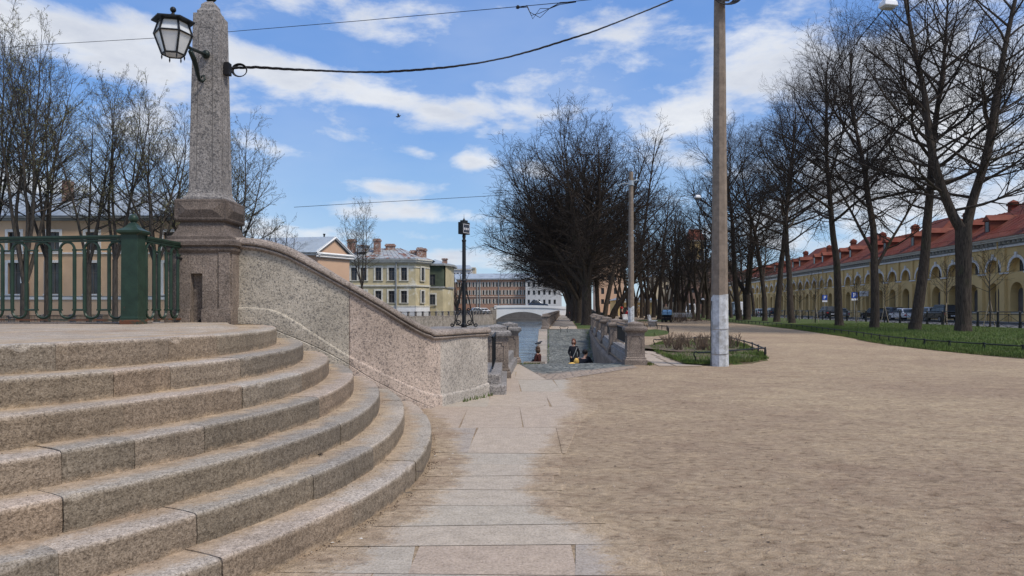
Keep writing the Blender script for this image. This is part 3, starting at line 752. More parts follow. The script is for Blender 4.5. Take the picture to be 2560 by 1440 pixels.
m = MB(); m.tube(pts, [.030, .034, .032, .027, .022, .018, .015, .013, .011, .008], 8); m.build('scroll', MAT['dark_bronze'], lan, smooth=True)

# ================================================================ BRIDGE RAILING
def edge_box(m, p, q, w, z0, z1, **a):
    d = Vector((q[0]-p[0], q[1]-p[1])).normalized(); n = Vector((-d.y, d.x))*w/2
    m.prism([(p[0]+n.x, p[1]+n.y), (p[0]-n.x, p[1]-n.y), (q[0]-n.x, q[1]-n.y), (q[0]+n.x, q[1]+n.y)], z0, z1, **a)
rail = thing('bridge_railing', (-4.35, 8.5, 1.22), 'green painted iron bridge railing with looped bars and a ball-topped post', 'railing')
pc = (-4.36, 8.52)
m = MB(); m.sq(pc[0], pc[1], [(.105, 1.20), (.105, 1.30), (.098, 1.31), (.094, 2.25), (.10, 2.255)]); m.build('post', MAT['green_paint'], rail, bev=.006)
m = MB(); m.sq(pc[0], pc[1], [(.108, 1.19), (.109, 1.262), (.106, 1.275)]); m.build('post_foot', MAT['rusty_paint'], rail, bev=.004)
m = MB(); m.sq(pc[0], pc[1], [(.105, 2.25), (.132, 2.27), (.135, 2.295), (.115, 2.305), (.075, 2.33), (.045, 2.365), (.036, 2.385)]); m.build('post_cap', MAT['green_paint'], rail, bev=.004)
m = MB(); m.lathe(pc[0], pc[1], [(.036, 2.38), (.03, 2.40)], 14); m.sphere((pc[0], pc[1], 2.438), .052, 14); m.build('ball_finial', MAT['green_paint'], rail, smooth=True)
def panel(p, q, first, pitch=.312, lw=.184):
    d = Vector((q[0]-p[0], q[1]-p[1])); L = d.length; d.normalize()
    n = Vector((-d.y, d.x))
    def W(s_, z): return (p[0]+d.x*s_, p[1]+d.y*s_, z)
    m = MB(); edge_box(m, p, q, .062, 2.222, 2.250); edge_box(m, p, q, .05, 2.205, 2.222); edge_box(m, p, q, .036, 2.178, 2.200)
    m.build('top_rail', MAT['green_paint'], rail, bev=.004)
    m = MB(); edge_box(m, p, q, .045, 1.262, 1.280); m.build('bottom_rail', MAT['rusty_paint'], rail)
    m = MB(); s_ = first; prev = None
    while s_ < L-.02:
        a, b_ = s_, min(s_+lw, L+.05); r = lw/2; c = a+r
        top = [W(c-r*math.cos(math.pi*i/10), 2.085+r*1.0*math.sin(math.pi*i/10)) for i in range(11)]
        bot = [W(c+r*math.cos(math.pi*i/8)*(1-.0), 1.375-.085*math.sin(math.pi*i/8)) for i in range(9)]
        loop = [top[0]]+top+[W(b_, 1.45)]+bot+[W(a, 1.45), top[0]]
        m.tube(loop, .015, 5)
        for x in (a, b_): m.tube([W(x, 1.38), W(x, 2.1)], .020, 6)
        m.tube([W(b_, 2.085), W(b_+pitch-lw, 2.085)], .010, 5); m.tube([W(b_-.01, 1.387), W(b_+pitch-lw+.01, 1.387)], .012, 5)
        for x in (a, b_): m.box(W(x, 0)[0]-.022, W(x, 0)[0]+.022, W(x, 0)[1]-.012, W(x, 0)[1]+.012, 2.075, 2.095); m.box(W(x, 0)[0]-.024, W(x, 0)[0]+.024, W(x, 0)[1]-.012, W(x, 0)[1]+.012, 1.377, 1.398)
        s_ += pitch
    m.build('railing_panel', MAT['green_paint'], rail)
panel((-4.46, 8.53), (-6.4, 8.80), .02); panel((-6.4, 8.80), (-10.5, 9.1), .06)
panel((-4.28, 8.62), (-4.26, 9.52), .03, .30, .18)
m = MB(); m.tube([(-4.26, 9.40, 2.23), (-4.25, 9.52, 2.20), (-4.2, 9.56, 2.15)], .02, 6); m.tube([(-4.26, 9.40, 2.05), (-4.24, 9.56, 2.04)], .018, 6); m.build('wall_bracket', MAT['black_iron'], rail)

# ================================================================ STREET-NAME POST on the newel
sx, sy, sz = PX(1160, 11.62), 11.62, 1.107
sp_ = thing('street_name_post', (sx, sy, sz), 'slim black iron street-name post with scrolled foot on the granite newel', 'sign post')
m = MB(); zf = lambda py: PZ(py, sy)
m.lathe(sx, sy, [(.045, sz), (.045, sz+.05), (.032, sz+.07), (.030, zf(704)), (.040, zf(703)), (.040, zf(700)), (.031, zf(698)), (.029, zf(605)), (.035, zf(603)), (.035, zf(600)), (.022, zf(598)), (.03, zf(590)), (.022, zf(586)), (.022, zf(556)), (.028, zf(553)), (.014, zf(548)), (.004, zf(545)), (.001, zf(535))], 14)
m.build('post', MAT['black_iron'], sp_, smooth=False)
def spiral(cx, cz, r0, r1, a0, a1, n=22): return [(cx+lerp(r0, r1, i/n)*math.cos(lerp(a0, a1, i/n)), cz+lerp(r0, r1, i/n)*math.sin(lerp(a0, a1, i/n))) for i in range(n+1)]
for ang in (0, math.pi/2, math.pi, 3*math.pi/2):
    m = MB(); c, q = math.cos(ang+.12), math.sin(ang+.12)
    W = lambda r, z: (sx+c*r, sy+q*r, sz+z)
    m.tube([W(*p) for p in [(.03, .70), (.06, .5), (.10, .33), (.135, .18), (.14, .10), (.155, .04)]+spiral(.185, .04, .03, .012, math.pi, 3.2*math.pi, 12)], .0095, 5)
    m.tube([W(*p) for p in spiral(.085, .075, .045, .010, -R(60), R(420))], .009, 5)
    m.tube([W(*p) for p in [(.125, .10), (.10, .19), (.05, .24)]+spiral(.075, .275, .03, .008, R(215), -R(200), 16)], .009, 5)
    m.tube([W(*p) for p in [(.03, .02), (.07, .035), (.12, .05)]], .009, 5)
    m.build('scroll_bracket', MAT['black_iron'], sp_)
m = MB(); 
def RB(cx, cy, ang, w, d, z0, z1, m):
    c, q = math.cos(ang), math.sin(ang)
    m.prism([(cx+c*a-q*b, cy+q*a+c*b) for a, b in ((-w/2, -d/2), (w/2, -d/2), (w/2, d/2), (-w/2, d/2))], z0, z1)
sa = R(58)
RB(sx+.0, sy, sa, .20, .085, zf(586), zf(556), m); RB(sx, sy, sa, .10, .08, zf(556), zf(551), m); sg = m.build('sign_box', MAT['black_iron'], sp_, bev=.004)
m = MB(); c, q = math.cos(sa), math.sin(sa)
T2 = lambda s_, d, z: (sx+c*s_+q*(.044+d), sy+q*s_-c*(.044+d), z)
m.box(-.085, .085, 0, .003, zf(583), zf(561), T2); fr = m.build('sign_face', MAT['sign_dark'], sg)
m = MB()
for a, b_, c1, d1 in ((-.085, .085, 583, 582.2), (-.085, .085, 561.8, 561), (-.085, -.08, 583, 561), (.08, .085, 583, 561)): m.box(a, b_, .003, .005, zf(c1), zf(d1), T2)
for i in range(11):
    a = -.062+i*.0115
    if i % 4 != 3: m.box(a, a+.006, .003, .005, zf(575.5), zf(570), T2)
m.build('lettering', MAT['sign_white'], sg)
# ================================================================ GRANITE BALUSTRADES
def pier_mesh(h=1.07, w=.225):
    """canal pier: moulded base, panelled shaft, roll moulding, block cap with a low pyramid top"""
    k = h/1.07
    a = MB(); a.sq(0, 0, [(w+.055, -.12), (w+.055, .12*k), (w+.045, .14*k), (w+.03, .15*k), (w+.03, .18*k), (w+.005, .20*k)])
    b = MB(); b.sq(0, 0, [(w, .19*k), (w-.012, .80*k)])
    for ax, ay, wx, wy in ((0, -1, 1, 0), (1, 0, 0, 1), (-1, 0, 0, 1), (0, 1, 1, 0)):   # notched panel outline
        o = w-.004
        q = [(-.62, .30), (.62, .30), (.62, .66), (.45, .66), (.40, .72), (-.40, .72), (-.45, .66), (-.62, .66), (-.62, .30)]
        b.tube([(ax*o+wx*s_*w, ay*o+wy*s_*w, z*k) for s_, z in q], .009, 4)
    c = MB(); c.sq(0, 0, [(w-.012, .795*k), (w+.0, .80*k), (w+.005, .82*k), (w+.03, .835*k), (w+.055, .86*k), (w+.062, .90*k), (w+.055, .935*k), (w+.025, .955*k), (w-.02, .96*k)])
    d = MB(); d.sq(0, 0, [(w-.025, .955*k), (w-.025, 1.03*k), (w-.035, 1.04*k), (.02, 1.085*k)])
    return a, b, c, d
def add_pier(root, proto, x, y, z, mats, rot=0, h=1.07):
    """a pier part with four sub-parts sharing mesh data"""
    if not proto:
        a, b, c, d = pier_mesh(h)
        for mb, nm, mt in ((b, 'shaft', mats[0]), (a, 'base', mats[0]), (c, 'roll_moulding', mats[1]), (d, 'cap', mats[1])):
            o = mb.build(nm, MAT[mt]); proto.append(o)
        first = True
    else: first = False
    L = []
    for i, o in enumerate(proto):
        c = o if first else o.copy()
        if not first: col.objects.link(c)
        L.append(c)
    sh = L[0]; sh.name = 'pier'; sh.parent = root; sh.matrix_parent_inverse = Matrix.Identity(4)
    sh.location = Vector((x, y, z))-Vector(root['org']); sh.rotation_euler = (0, 0, rot)
    for c in L[1:]: c.parent = sh; c.location = (0, 0, 0)
    return sh
def rail_between(m, p, q, z0a, z0b, top=.80, pitch=.12, r=.011):
    """straight iron panel between two piers"""
    P_, Q = Vector((*p, z0a)), Vector((*q, z0b)); L = (Q-P_).length
    for h, w in ((.10, .016), (.62, .014), (top, .024)): m.tube([P_+Vector((0, 0, h)), Q+Vector((0, 0, h))], w, 4)
    n = max(2, int(L/pitch))
    for i in range(1, n):
        a = P_.lerp(Q, i/n); m.tube([a+Vector((0, 0, .10)), a+Vector((0, 0, top))], r, 3, cap=False)
# by the stair wall: two weathered piers
b1 = thing('canal_balustrade', (-.33, 15, 0), 'short granite balustrade of two weathered piers beside the stair wall', 'balustrade')
pr = []
add_pier(b1, pr, -.31, 15.1, 0, ('granite_pink', 'granite_grey'), .05); add_pier(b1, pr, -.06, 18.95, -.02, ('granite_pink', 'granite_grey'), .05)
m = MB(); edge_box(m, (-.33, 12.1), (-.34, 14.8), .30, -.1, .33); edge_box(m, (-.30, 12.0), (-.31, 14.8), .42, -.1, .16); edge_box(m, (-.27, 15.4), (-.1, 18.7), .30, -.1, .36); edge_box(m, (-.24, 15.4), (-.08, 18.7), .42, -.1, .18)
m.build('plinth', MAT['granite_grey'], b1, bev=.03)
m = MB(); rail_between(m, (-.27, 15.4), (-.1, 18.7), .33, .33, .62); rail_between(m, (-.33, 12.4), (-.33, 14.8), .30, .30, .62); m.build('railing', MAT['black_iron'], b1)
# right side of the ramp
b2 = thing('canal_balustrade', (3.07, 18.6, 0), 'curving granite balustrade with four more piers and iron panels above the ramp wall', 'balustrade')
pr2 = []; pp = [(3.09, 18.62), (3.38, 24.0), (3.84, 30), (4.42, 37), (5.0, 44), (5.62, 50.6)]
for i, (x, y) in enumerate(pp): add_pier(b2, pr2, x, y, 0, ('granite_pink', 'granite_grey') if i else ('granite_pink', 'granite_pink'), -.03, 1.07)
tag(b2, 'curving granite balustrade with six piers and iron panels above the ramp wall')
m = MB()
for (x0, y0), (x1, y1) in zip(pp, pp[1:]): edge_box(m, (x0-.02, y0+.2), (x1-.02, y1-.2), .36, -.1, .24); edge_box(m, (x0-.02, y0+.2), (x1-.02, y1-.2), .26, .2, .34)
m.build('plinth', MAT['granite_grey'], b2, bev=.02)
m = MB()
for (x0, y0), (x1, y1) in zip(pp, pp[1:]): rail_between(m, (x0, y0+.2), (x1, y1-.2), .34, .34, .52, .11)
m.build('railing', MAT['black_iron'], b2)
m = MB(); rs = []
for i in range(40):
    Y = lerp(18.4, 51.5, i/39); x = rwx(Y); r = .17
    rs.append([(x+.28, Y, WZ-.3), (x+.03, Y, WZ-.3), (x, Y, -.34)]+[(x+.12-r*math.cos(a), Y, -.20+r*.9*math.sin(a)) for a in (-.9, -.3, .3, .8, 1.2, 1.57)]+[(x+.28, Y, -.04)])
m.rings(rs); m.build('retaining_wall', MAT['granite_pink'], b2)
# long quay balustrade receding on the right bank
b3 = thing('canal_balustrade', (2.28, 51, 0), 'long granite and iron balustrade receding along the canal past the ramp', 'balustrade')
pr3 = []; m = MB(); mp = MB(); prev = None
for i in range(26):
    y = 51.3+5.2*i; x = quayx(y)+.32; add_pier(b3, pr3, x, y, 0, ('granite_pink', 'granite_pink'), -.07, 1.05)
    if prev: rail_between(m, prev, (x, y), .22, .22, .72, .16 if i < 8 else .35, .014); edge_box(mp, prev, (x, y), .34, -.1, .24)
    prev = (x, y)
m.build('railing', MAT['black_iron'], b3); mp.build('plinth', MAT['granite_grey'], b3)
# far bank
b4 = thing('canal_balustrade', (-36, 50, 0), 'far bank railing of granite posts and dark iron grilles', 'balustrade')
m = MB(); mg = MB(); mp = MB(); nposts = 0
for (x0, y0), (x1, y1) in zip(FARB, FARB[1:]):
    L = math.hypot(x1-x0, y1-y0); n = max(1, round(L/2.6)); d = Vector((x1-x0, y1-y0)).normalized(); nn = Vector((-d.y, d.x))
    for i in range(n):
        a = (lerp(x0, x1, i/n)+nn.x*.3, lerp(y0, y1, i/n)+nn.y*.3); b_ = (lerp(x0, x1, (i+1)/n)+nn.x*.3, lerp(y0, y1, (i+1)/n)+nn.y*.3)
        mp.sq(a[0], a[1], [(.19, 0), (.19, .12), (.16, .14), (.15, .78), (.20, .83), (.20, .94), (.02, 1.0)], rot=math.atan2(d.y, d.x))
        edge_box(m, a, b_, .3, -.02, .18); rail_between(mg, a, b_, .18, .18, .72, .12 if y0 < 60 else .2, .016)
m.build('plinth', MAT['granite_quay'], b4); tag(mp.build('pier', MAT['granite_far'], b4), kind='stuff'); mg.build('railing', MAT['black_iron'], b4)

# ================================================================ BUILDINGS
def window(root, T, a, b, c, e, d=-.18, bars=1, trim='white_trim', surround=.0, deep=.05, frame=.06, frmat='dark_grey', sill=True):
    m = MB(); m.add([T(a, d, c), T(b, d, c), T(b, d, e), T(a, d, e)], [(0, 1, 2, 3)])
    w = m.build('window', MAT['glass'], root)
    fr = MB(); f = frame
    for q in ((a, a+f, c, e), (b-f, b, c, e), (a+f, b-f, c, c+f), (a+f, b-f, e-f, e)): fr.box(q[0], q[1], d+.01, d+.05, q[2], q[3], T)
    if bars:
        x = (a+b)/2; fr.box(x-f*.5, x+f*.5, d+.01, d+.045, c+f, e-f, T); z = lerp(c, e, .68); fr.box(a+f, x-f*.5, d+.012, d+.04, z-f*.4, z+f*.4, T); fr.box(x+f*.5, b-f, d+.012, d+.04, z-f*.4, z+f*.4, T)
    fr.build('frame', MAT[frmat], w)
    if surround:
        s_ = surround; t_ = MB()
        for q in ((a-s_, a, c, e), (b, b+s_, c, e), (a-s_, b+s_, e, e+s_)): t_.box(q[0], q[1], 0.002, deep, q[2], q[3], T)
        if sill: t_.box(a-s_-.05, b+s_+.05, .002, deep+.06, c-.12, c, T)
        t_.build('surround', MAT[trim], w)
    return w
# ---- orange building across the canal
Y0_ = 61.; T = frame(0, Y0_, 0); S = lambda px: PX(px, Y0_); Z = lambda py: PZ(py, Y0_)
og = thing('canal_house', (S(200), Y0_, 0), 'two-storey orange house with white window surrounds behind the bridge railing', 'house')
cs = [36+97.2*i for i in range(-6, 6)]
hl = []
for c in cs:
    if c > 450: continue
    hl += [(S(c)-.52, S(c)+.52, Z(735), Z(657)), (S(c)-.52, S(c)+.52, Z(626), Z(580))]
m = MB(); wallgrid(m, T, S(-640), S(468), 0, Z(546), hl, .25); m.box(S(-640), S(468), -12, -.4, 0, Z(546)-.1, T); m.build('wall', MAT['stucco_orange'], og)
for h in hl: window(og, T, *h, d=-.22, surround=.22, deep=.06)
m = MB()
for a, b_, d in ((749, 743, .08), (635, 631, .1)): m.box(S(-640), S(468), 0.003, d, Z(a), Z(b_), T)
m.build('string_course', MAT['white_trim'], og)
m = MB(); m.box(S(-640), S(468), 0.003, .05, Z(743), Z(740), T); m.box(S(-640), S(468), .003, .25, Z(552), Z(546), T); m.box(S(-640), S(468), .003, .55, Z(546), Z(541), T); m.build('cornice', MAT['cornice_grey'], og)
m = MB()
for px in (70, 458, -315): m.tube([T(S(px), .12, 0), T(S(px), .12, Z(548))], .10, 8)
m.build('drainpipe', MAT['stucco_peach'], og)
m = MB(); zr = Z(541); m.add([T(S(-645), .6, zr), T(S(472), .6, zr), T(S(466), -6.5, 12.0), T(S(-620), -6.5, 12.0), T(S(-645), -13, zr), T(S(472), -13, zr)], [(0, 1, 2, 3), (3, 2, 5, 4), (1, 5, 2), (0, 3, 4)])
for i in range(53):
    x = S(-600+i*20)
    m.tube([T(x, .55, zr+.03), T(x, -6.4, 12.03)], .03, 3)
rf = m.build('roof', MAT['zinc_roof'], og)
m = MB(); m.box(S(100)-.35, S(100)+.35, -4.2, -3.5, 10.5, 12.6, T); m.build('chimney', MAT['brick'], rf)
# ---- peach pediment wing
Y1_ = 104.; T = frame(0, Y1_, 0); S = lambda px: PX(px, Y1_); Z = lambda py: PZ(py, Y1_)
pw = thing('pediment_house', (S(760), Y1_, 0), 'peach house end with a triangular gable and pale metal roof', 'house')
# body runs left; gable end faces right-front
gA, gB = (S(806), Y1_), (S(852), Y1_+5.5)
zE, zRg = Z(634), Z(590)
m = MB(); m.prism([(S(560), Y1_), (S(795), Y1_), gB, (S(760), Y1_+10)], 0, zE)
m.build('wall', MAT['stucco_peach'], pw)
e0 = (S(795), Y1_); e1 = gB; mid = ((e0[0]+e1[0])/2, (e0[1]+e1[1])/2); d_ = Vector((e1[0]-e0[0], e1[1]-e0[1])).normalized(); out = Vector((d_.y, -d_.x))
m = MB(); o_ = out*.05; m.add([(e0[0]+o_.x, e0[1]+o_.y, zE), (e1[0]+o_.x, e1[1]+o_.y, zE), (mid[0]+o_.x, mid[1]+o_.y, zRg-.25)], [(0, 1, 2)]); m.build('gable', MAT['stucco_peach'], pw)
m = MB()
def bar(m, p, q, r): m.tube([p, q], r, 4)
A_ = (e0[0]-d_.x*.6+out.x*.3, e0[1]-d_.y*.6+out.y*.3); B_ = (e1[0]+d_.x*.6+out.x*.3, e1[1]+d_.y*.6+out.y*.3); M_ = ((A_[0]+B_[0])/2, (A_[1]+B_[1])/2)
m.box(S(560), S(795)+.4, .003, .45, zE-.25, zE+.10, T)
bar(m, (*A_, zE), (*B_, zE), .22); bar(m, (*A_, zE+.1), (*M_, zRg), .2); bar(m, (*B_, zE+.1), (*M_, zRg), .2); bar(m, (*A_, zE-.4), (*B_, zE-.4), .12)
m.build('cornice', MAT['white_trim'], pw)
m = MB(); rl = (S(560), Y1_+5, zRg+.1); 
m.add([(S(560), Y1_-.5, zE+.12), (A_[0], A_[1]-.2, zE+.12), (M_[0], M_[1], zRg+.18), rl, (S(560), Y1_+10, zE+.12), (B_[0], B_[1], zE+.12)], [(0, 1, 2, 3), (3, 2, 5, 4)])
for i in range(14):
    t_ = i/13; a = Vector((S(560), Y1_-.5, zE+.15)).lerp(Vector((A_[0], A_[1]-.2, zE+.15)), t_); b_ = Vector(rl).lerp(Vector((M_[0], M_[1], zRg+.2)), t_); m.tube([a, b_], .04, 3)
rf = m.build('roof', MAT['zinc_roof'], pw)
m = MB(); x, y = S(797), Y1_+3; m.tube([(x, y, zRg-.5), (x, y, zRg+.5)], .12, 6); m.tube([(x, y, zRg+.45), (x, y, zRg+.62)], .18, 6); m.build('vent_pipe', MAT['black_iron'], rf)
# ---- yellow mansion
Y2_ = 145.; S = lambda px: PX(px, Y2_); Z = lambda py: PZ(py, Y2_)
mn_ = thing('canal_mansion', (S(980), Y2_, 0), 'two-storey pale yellow mansion with peeling plaster, rusty roof and many chimneys', 'house')
T = frame(0, Y2_, 0); zE = Z(655)
up = [885, 909, 946, 979, 1010]; hl = [(S(c)-.58, S(c)+.58, Z(701), Z(668)) for c in up]+[(S(c)-.58, S(c)+.58, Z(757), Z(727)) for c in up]
m = MB(); wallgrid(m, T, S(852), S(1039), 0, zE, hl, .3)
c0, c1 = (S(1039), Y2_), (PX(1073, Y2_+4.0), Y2_+4.0)
m.prism([c0, c1, (c1[0], Y2_+16), (S(852), Y2_+16), (S(852), Y2_+.4), (c0[0], Y2_+.4)], 0, zE); m.build('wall', MAT['stucco_mansion'], mn_)
for h in hl: window(mn_, T, *h, d=-.25, surround=.32, deep=.1, trim='old_trim', frame=.1)
ang = math.atan2(c1[1]-c0[1], c1[0]-c0[0]); Tc = frame(c0[0], c0[1], ang); Lc = math.dist(c0, c1)
for z0_, z1_ in ((Z(701), Z(668)), (Z(757), Z(727))): window(mn_, lambda s_, d, z: Tc(s_, d+.3, z), Lc*.45-.5, Lc*.45+.5, z0_, z1_, d=-.25, surround=.25, deep=-.22, trim='old_trim')
m = MB()
for z0_, z1_, d in ((zE-.25, zE, .2), (zE, zE+.35, .6), (zE+.35, zE+.6, .8), (Z(716), Z(712), .22), (Z(767), Z(764), .15), (zE-1.1, zE-.9, .12)):
    m.box(S(851), S(1039)+d*.4, .003, d, z0_, z1_, T); m.box(-d*.4, Lc+.1, .003, d, z0_, z1_, Tc)
m.build('cornice', MAT['old_trim'], mn_)
m = MB(); m.box(S(851), S(1039), .003, .1, 0, Z(768), T); m.box(0, Lc, .003, .1, 0, Z(768), Tc); m.build('base_course', MAT['white_trim'], mn_)
m = MB(); a = [(S(849), Y2_-.9), (S(1040), Y2_-.9), (c1[0]+.8, c1[1]-.3), (c1[0]+.8, Y2_+16.5), (S(849), Y2_+16.5)]; zr = zE+.62; zt_ = Z(612)
r1, r2 = (S(866), Y2_+8, zt_), (S(985), Y2_+8, zt_)
m.add([(x, y, zr) for x, y in a]+[r1, r2], [(0, 1, 6, 5), (1, 2, 6), (2, 3, 6), (3, 4, 5, 6), (4, 0, 5)])
for i in range(16):
    t_ = i/15; m.tube([Vector((lerp(a[0][0], a[1][0], t_), a[0][1], zr+.04)), Vector((lerp(r1[0], r2[0], t_), r1[1], zt_+.04))], .05, 3)
rf = m.build('roof', MAT['rust_roof'], mn_)
for px, p0, p1, w, yy in ((879, 598, 622, .75, 4), (943, 597, 622, .65, 4.5), (976, 610, 626, .9, 7), (1036, 626, 640, .8, 5), (1050, 619, 640, .55, 4), (1059, 621, 642, .55, 5)):
    y = Y2_+yy; x = PX(px, y); m = MB(); m.box(x-w, x+w, y-.6, y+.6, PZ(p1, y)-1.5, PZ(p0, y)); m.box(x-w-.15, x+w+.15, y-.75, y+.75, PZ(p0, y)-.5, PZ(p0, y)-.2); m.build('chimney', MAT['brick'], rf)
m = MB(); x, y = PX(906, Y2_+2.5), Y2_+2.5; m.box(x-.8, x+.8, y-.5, y+3, PZ(630, y), PZ(615, y)); m.prism([(x-1, y-.7), (x+1, y-.7), (x+1, y+3), (x-1, y+3)], PZ(615, y), PZ(612, y)); m.build('dormer', MAT['rust_roof'], rf)
# green wing
wg = (PX(1070, Y2_+5), Y2_+5); wh = (PX(1107, Y2_+5), Y2_+5); wi = (PX(1128, Y2_+9), Y2_+9); zw = PZ(664, Y2_+5)
m = MB(); m.prism([wg, wh, wi, (wi[0], Y2_+16), (wg[0], Y2_+16)], PZ(718, Y2_+5), zw); m.build('upper_wing', MAT['stucco_green'], mn_)
m = MB(); m.prism([(wg[0]+.01, wg[1]+.02), (wh[0], wh[1]+.02), (wi[0]-.02, wi[1]+.02), (wi[0]-.02, Y2_+15.9), (wg[0]+.01, Y2_+15.9)], 0, PZ(718, Y2_+5)-.01); m.prism([(wh[0]+.5, wh[1]+.55), (wi[0]+.06, wi[1]-.06), (wi[0]+.05, Y2_+15.95), (wh[0]+.6, Y2_+15.95)], PZ(718, Y2_+5), zw-.02)
m.build('lower_wing', MAT['stucco_mansion'], mn_)
T5 = frame(0, Y2_+5, 0)
for z0_, z1_, mt in ((PZ(713, 150), PZ(686, 150), 'stucco_green'), (PZ(762, 150), PZ(736, 150), 'old_trim')):
    x = PX(1081, 150); window(mn_, lambda s_, d, z: T5(s_, d+.25, z), x-.6, x+.6, z0_, z1_, d=-.2, surround=.3, deep=-.15, trim=mt)
m = MB(); m.prism([(wg[0]-.3, wg[1]-.6), (wh[0]+.3, wh[1]-.6), (wi[0]+.7, wi[1]-.3), (wi[0]+.7, Y2_+17), (wg[0]-.3, Y2_+17)], zw, zw+.35); m.prism([(wg[0]-.1, wg[1]-.2), (wh[0]+.1, wh[1]-.2), (wi[0]+.2, wi[1]-.1), (wi[0]+.2, wi[1]+5), (wg[0], wg[1]+7)], PZ(720, 150), PZ(716, 150)); m.build('cornice', MAT['cornice_grey'], mn_)
m = MB(); q = [(wg[0]-.3, wg[1]-.6, zw+.37), (wh[0]+.3, wh[1]-.6, zw+.37), (wi[0]+.7, wi[1]-.3, zw+.37), (wi[0]+.7, Y2_+17, zw+.37), (wg[0]-.3, Y2_+17, zw+.37), (wg[0]+1, Y2_+9, PZ(648, 154)), (wh[0], Y2_+11, PZ(656, 156))]
m.add(q, [(0, 1, 6, 5), (1, 2, 6), (2, 3, 6), (3, 4, 5, 6), (4, 0, 5)]); rf = m.build('roof', MAT['zinc_roof'], mn_)
m = MB(); x, y = PX(1112, 152), 152.; m.box(x-.5, x+.5, y-.5, y+.5, PZ(668, y), PZ(646, y)); m.box(x-.65, x+.65, y-.65, y+.65, PZ(649, y), PZ(647, y)); m.build('chimney', MAT['brick'], rf)
m = MB(); m.tube([T(S(991), .3, 0), T(S(991), .3, zE)], .14, 6); m.tube([(wg[0]+.3, wg[1]-.3, 0), (wg[0]+.3, wg[1]-.3, zw)], .14, 6); m.build('drainpipe', MAT['cornice_grey'], mn_)
# ---- far terrace of pink-brown plaster
Y3_ = 300.; S = lambda px: PX(px, Y3_); Z = lambda py: PZ(py, Y3_)
ft = thing('apartment_block', (S(1220), Y3_, 0), 'long pink-brown block with three rows of narrow windows behind the white bridge', 'apartment block')
T = frame(S(1060), Y3_+8, -math.atan2(8, S(1313)-S(1060))); L = math.hypot(8, S(1313)-S(1060)); k = L/(S(1313)-S(1060)); U = lambda px: (S(px)-S(1060))*k
cs = [1139+8.6*i-(1 if i % 3 == 1 else 0) for i in range(21)]
hl = [(U(c)-.36, U(c)+.36, PZ(p0, 303), PZ(p1, 303)) for c in cs for p0, p1 in ((717, 706), (737, 726), (759, 748))]
m = MB(); wallgrid(m, T, 0, L, 0, Z(697), hl, .4); m.box(0, L, -14, -.6, 0, Z(698), T); m.build('wall', MAT['stucco_pink'], ft)
for h in hl: 
    m = MB(); m.add([T(h[0], -.3, h[2]), T(h[1], -.3, h[2]), T(h[1], -.3, h[3]), T(h[0], -.3, h[3])], [(0, 1, 2, 3)]); w = m.build('window', MAT['glass'], ft)
    m = MB(); m.box(h[0]-.22, h[0], .003, .12, h[2]-.1, h[3]+.2, T); m.box(h[1], h[1]+.22, .003, .12, h[2]-.1, h[3]+.2, T); m.build('surround', MAT['old_trim'], w)
m = MB(); m.box(0, L, .003, .7, Z(699), Z(696), T); m.box(0, L, .003, .3, Z(742), Z(741), T); m.build('cornice', MAT['old_trim'], ft)
m = MB(); m.add([T(-.5, .9, Z(696)), T(L+.5, .9, Z(696)), T(L, -7, Z(681)), T(0, -7, Z(681)), T(L+.5, -15, Z(696)), T(-.5, -15, Z(696))], [(0, 1, 2, 3), (3, 2, 4, 5), (1, 4, 2), (0, 3, 5)]); m.build('roof', MAT['zinc_roof'], ft)
m = MB()
for px in (1192, 1199, 1247): m.tube([T(U(px), .2, 0), T(U(px), .2, Z(697))], .2, 4)
m.build('drainpipe', MAT['cornice_grey'], ft)
def block(name, px0, px1, Y, pytop, mat, label, pyroof=None, rows=(), pitch=9, ww=.9, roofmat='zinc_roof', depth=12, trim=None):
    S = lambda px: PX(px, Y); T = frame(0, Y, 0); r = thing(name, (S((px0+px1)/2), Y, 0), label, 'house' if 'house' in name else 'building')
    hl = []
    c = px0+pitch*.6
    while c < px1-pitch*.4:
        for a, b_ in rows: hl.append((S(c)-ww/2, S(c)+ww/2, PZ(a, Y), PZ(b_, Y)))
        c += pitch
    m = MB(); wallgrid(m, T, S(px0), S(px1), 0, PZ(pytop, Y), hl, .3); m.box(S(px0), S(px1), -depth, -.35, 0, PZ(pytop, Y)-.05, T); m.build('wall', MAT[mat], r)
    for h in hl:
        m = MB(); m.add([T(h[0], -.28, h[2]), T(h[1], -.28, h[2]), T(h[1], -.28, h[3]), T(h[0], -.28, h[3])], [(0, 1, 2, 3)]); m.build('window', MAT['glass'], r)
    m = MB(); m.box(S(px0)-.2, S(px1)+.2, .003, .5, PZ(pytop, Y)-.5, PZ(pytop, Y), T); m.build('cornice', MAT[trim or 'old_trim'], r)
    if pyroof is not None:
        zt, ze = PZ(pyroof, Y), PZ(pytop, Y); m = MB(); w = (S(px1)-S(px0))*.06
        m.add([T(S(px0)-.4, .6, ze), T(S(px1)+.4, .6, ze), T(S(px1)-w, -depth/2, zt), T(S(px0)+w, -depth/2, zt), T(S(px1)+.4, -depth, ze), T(S(px0)-.4, -depth, ze)], [(0, 1, 2, 3), (3, 2, 4, 5), (1, 4, 2), (0, 3, 5)]); m.build('roof', MAT[roofmat], r)
    return r
block('apartment_block', 1314, 1404, 296, 694, 'stucco_grey', 'grey-white block at the right end of the white bridge, half behind branches', 684, ((717, 706), (737, 726), (760, 749)), 13, .9)
block('apartment_block', 1085, 1178, 330, 672, 'stucco_grey', 'grey-roofed building rising behind the left end of the pink-brown block', 661, ((690, 682),), 9, .8)
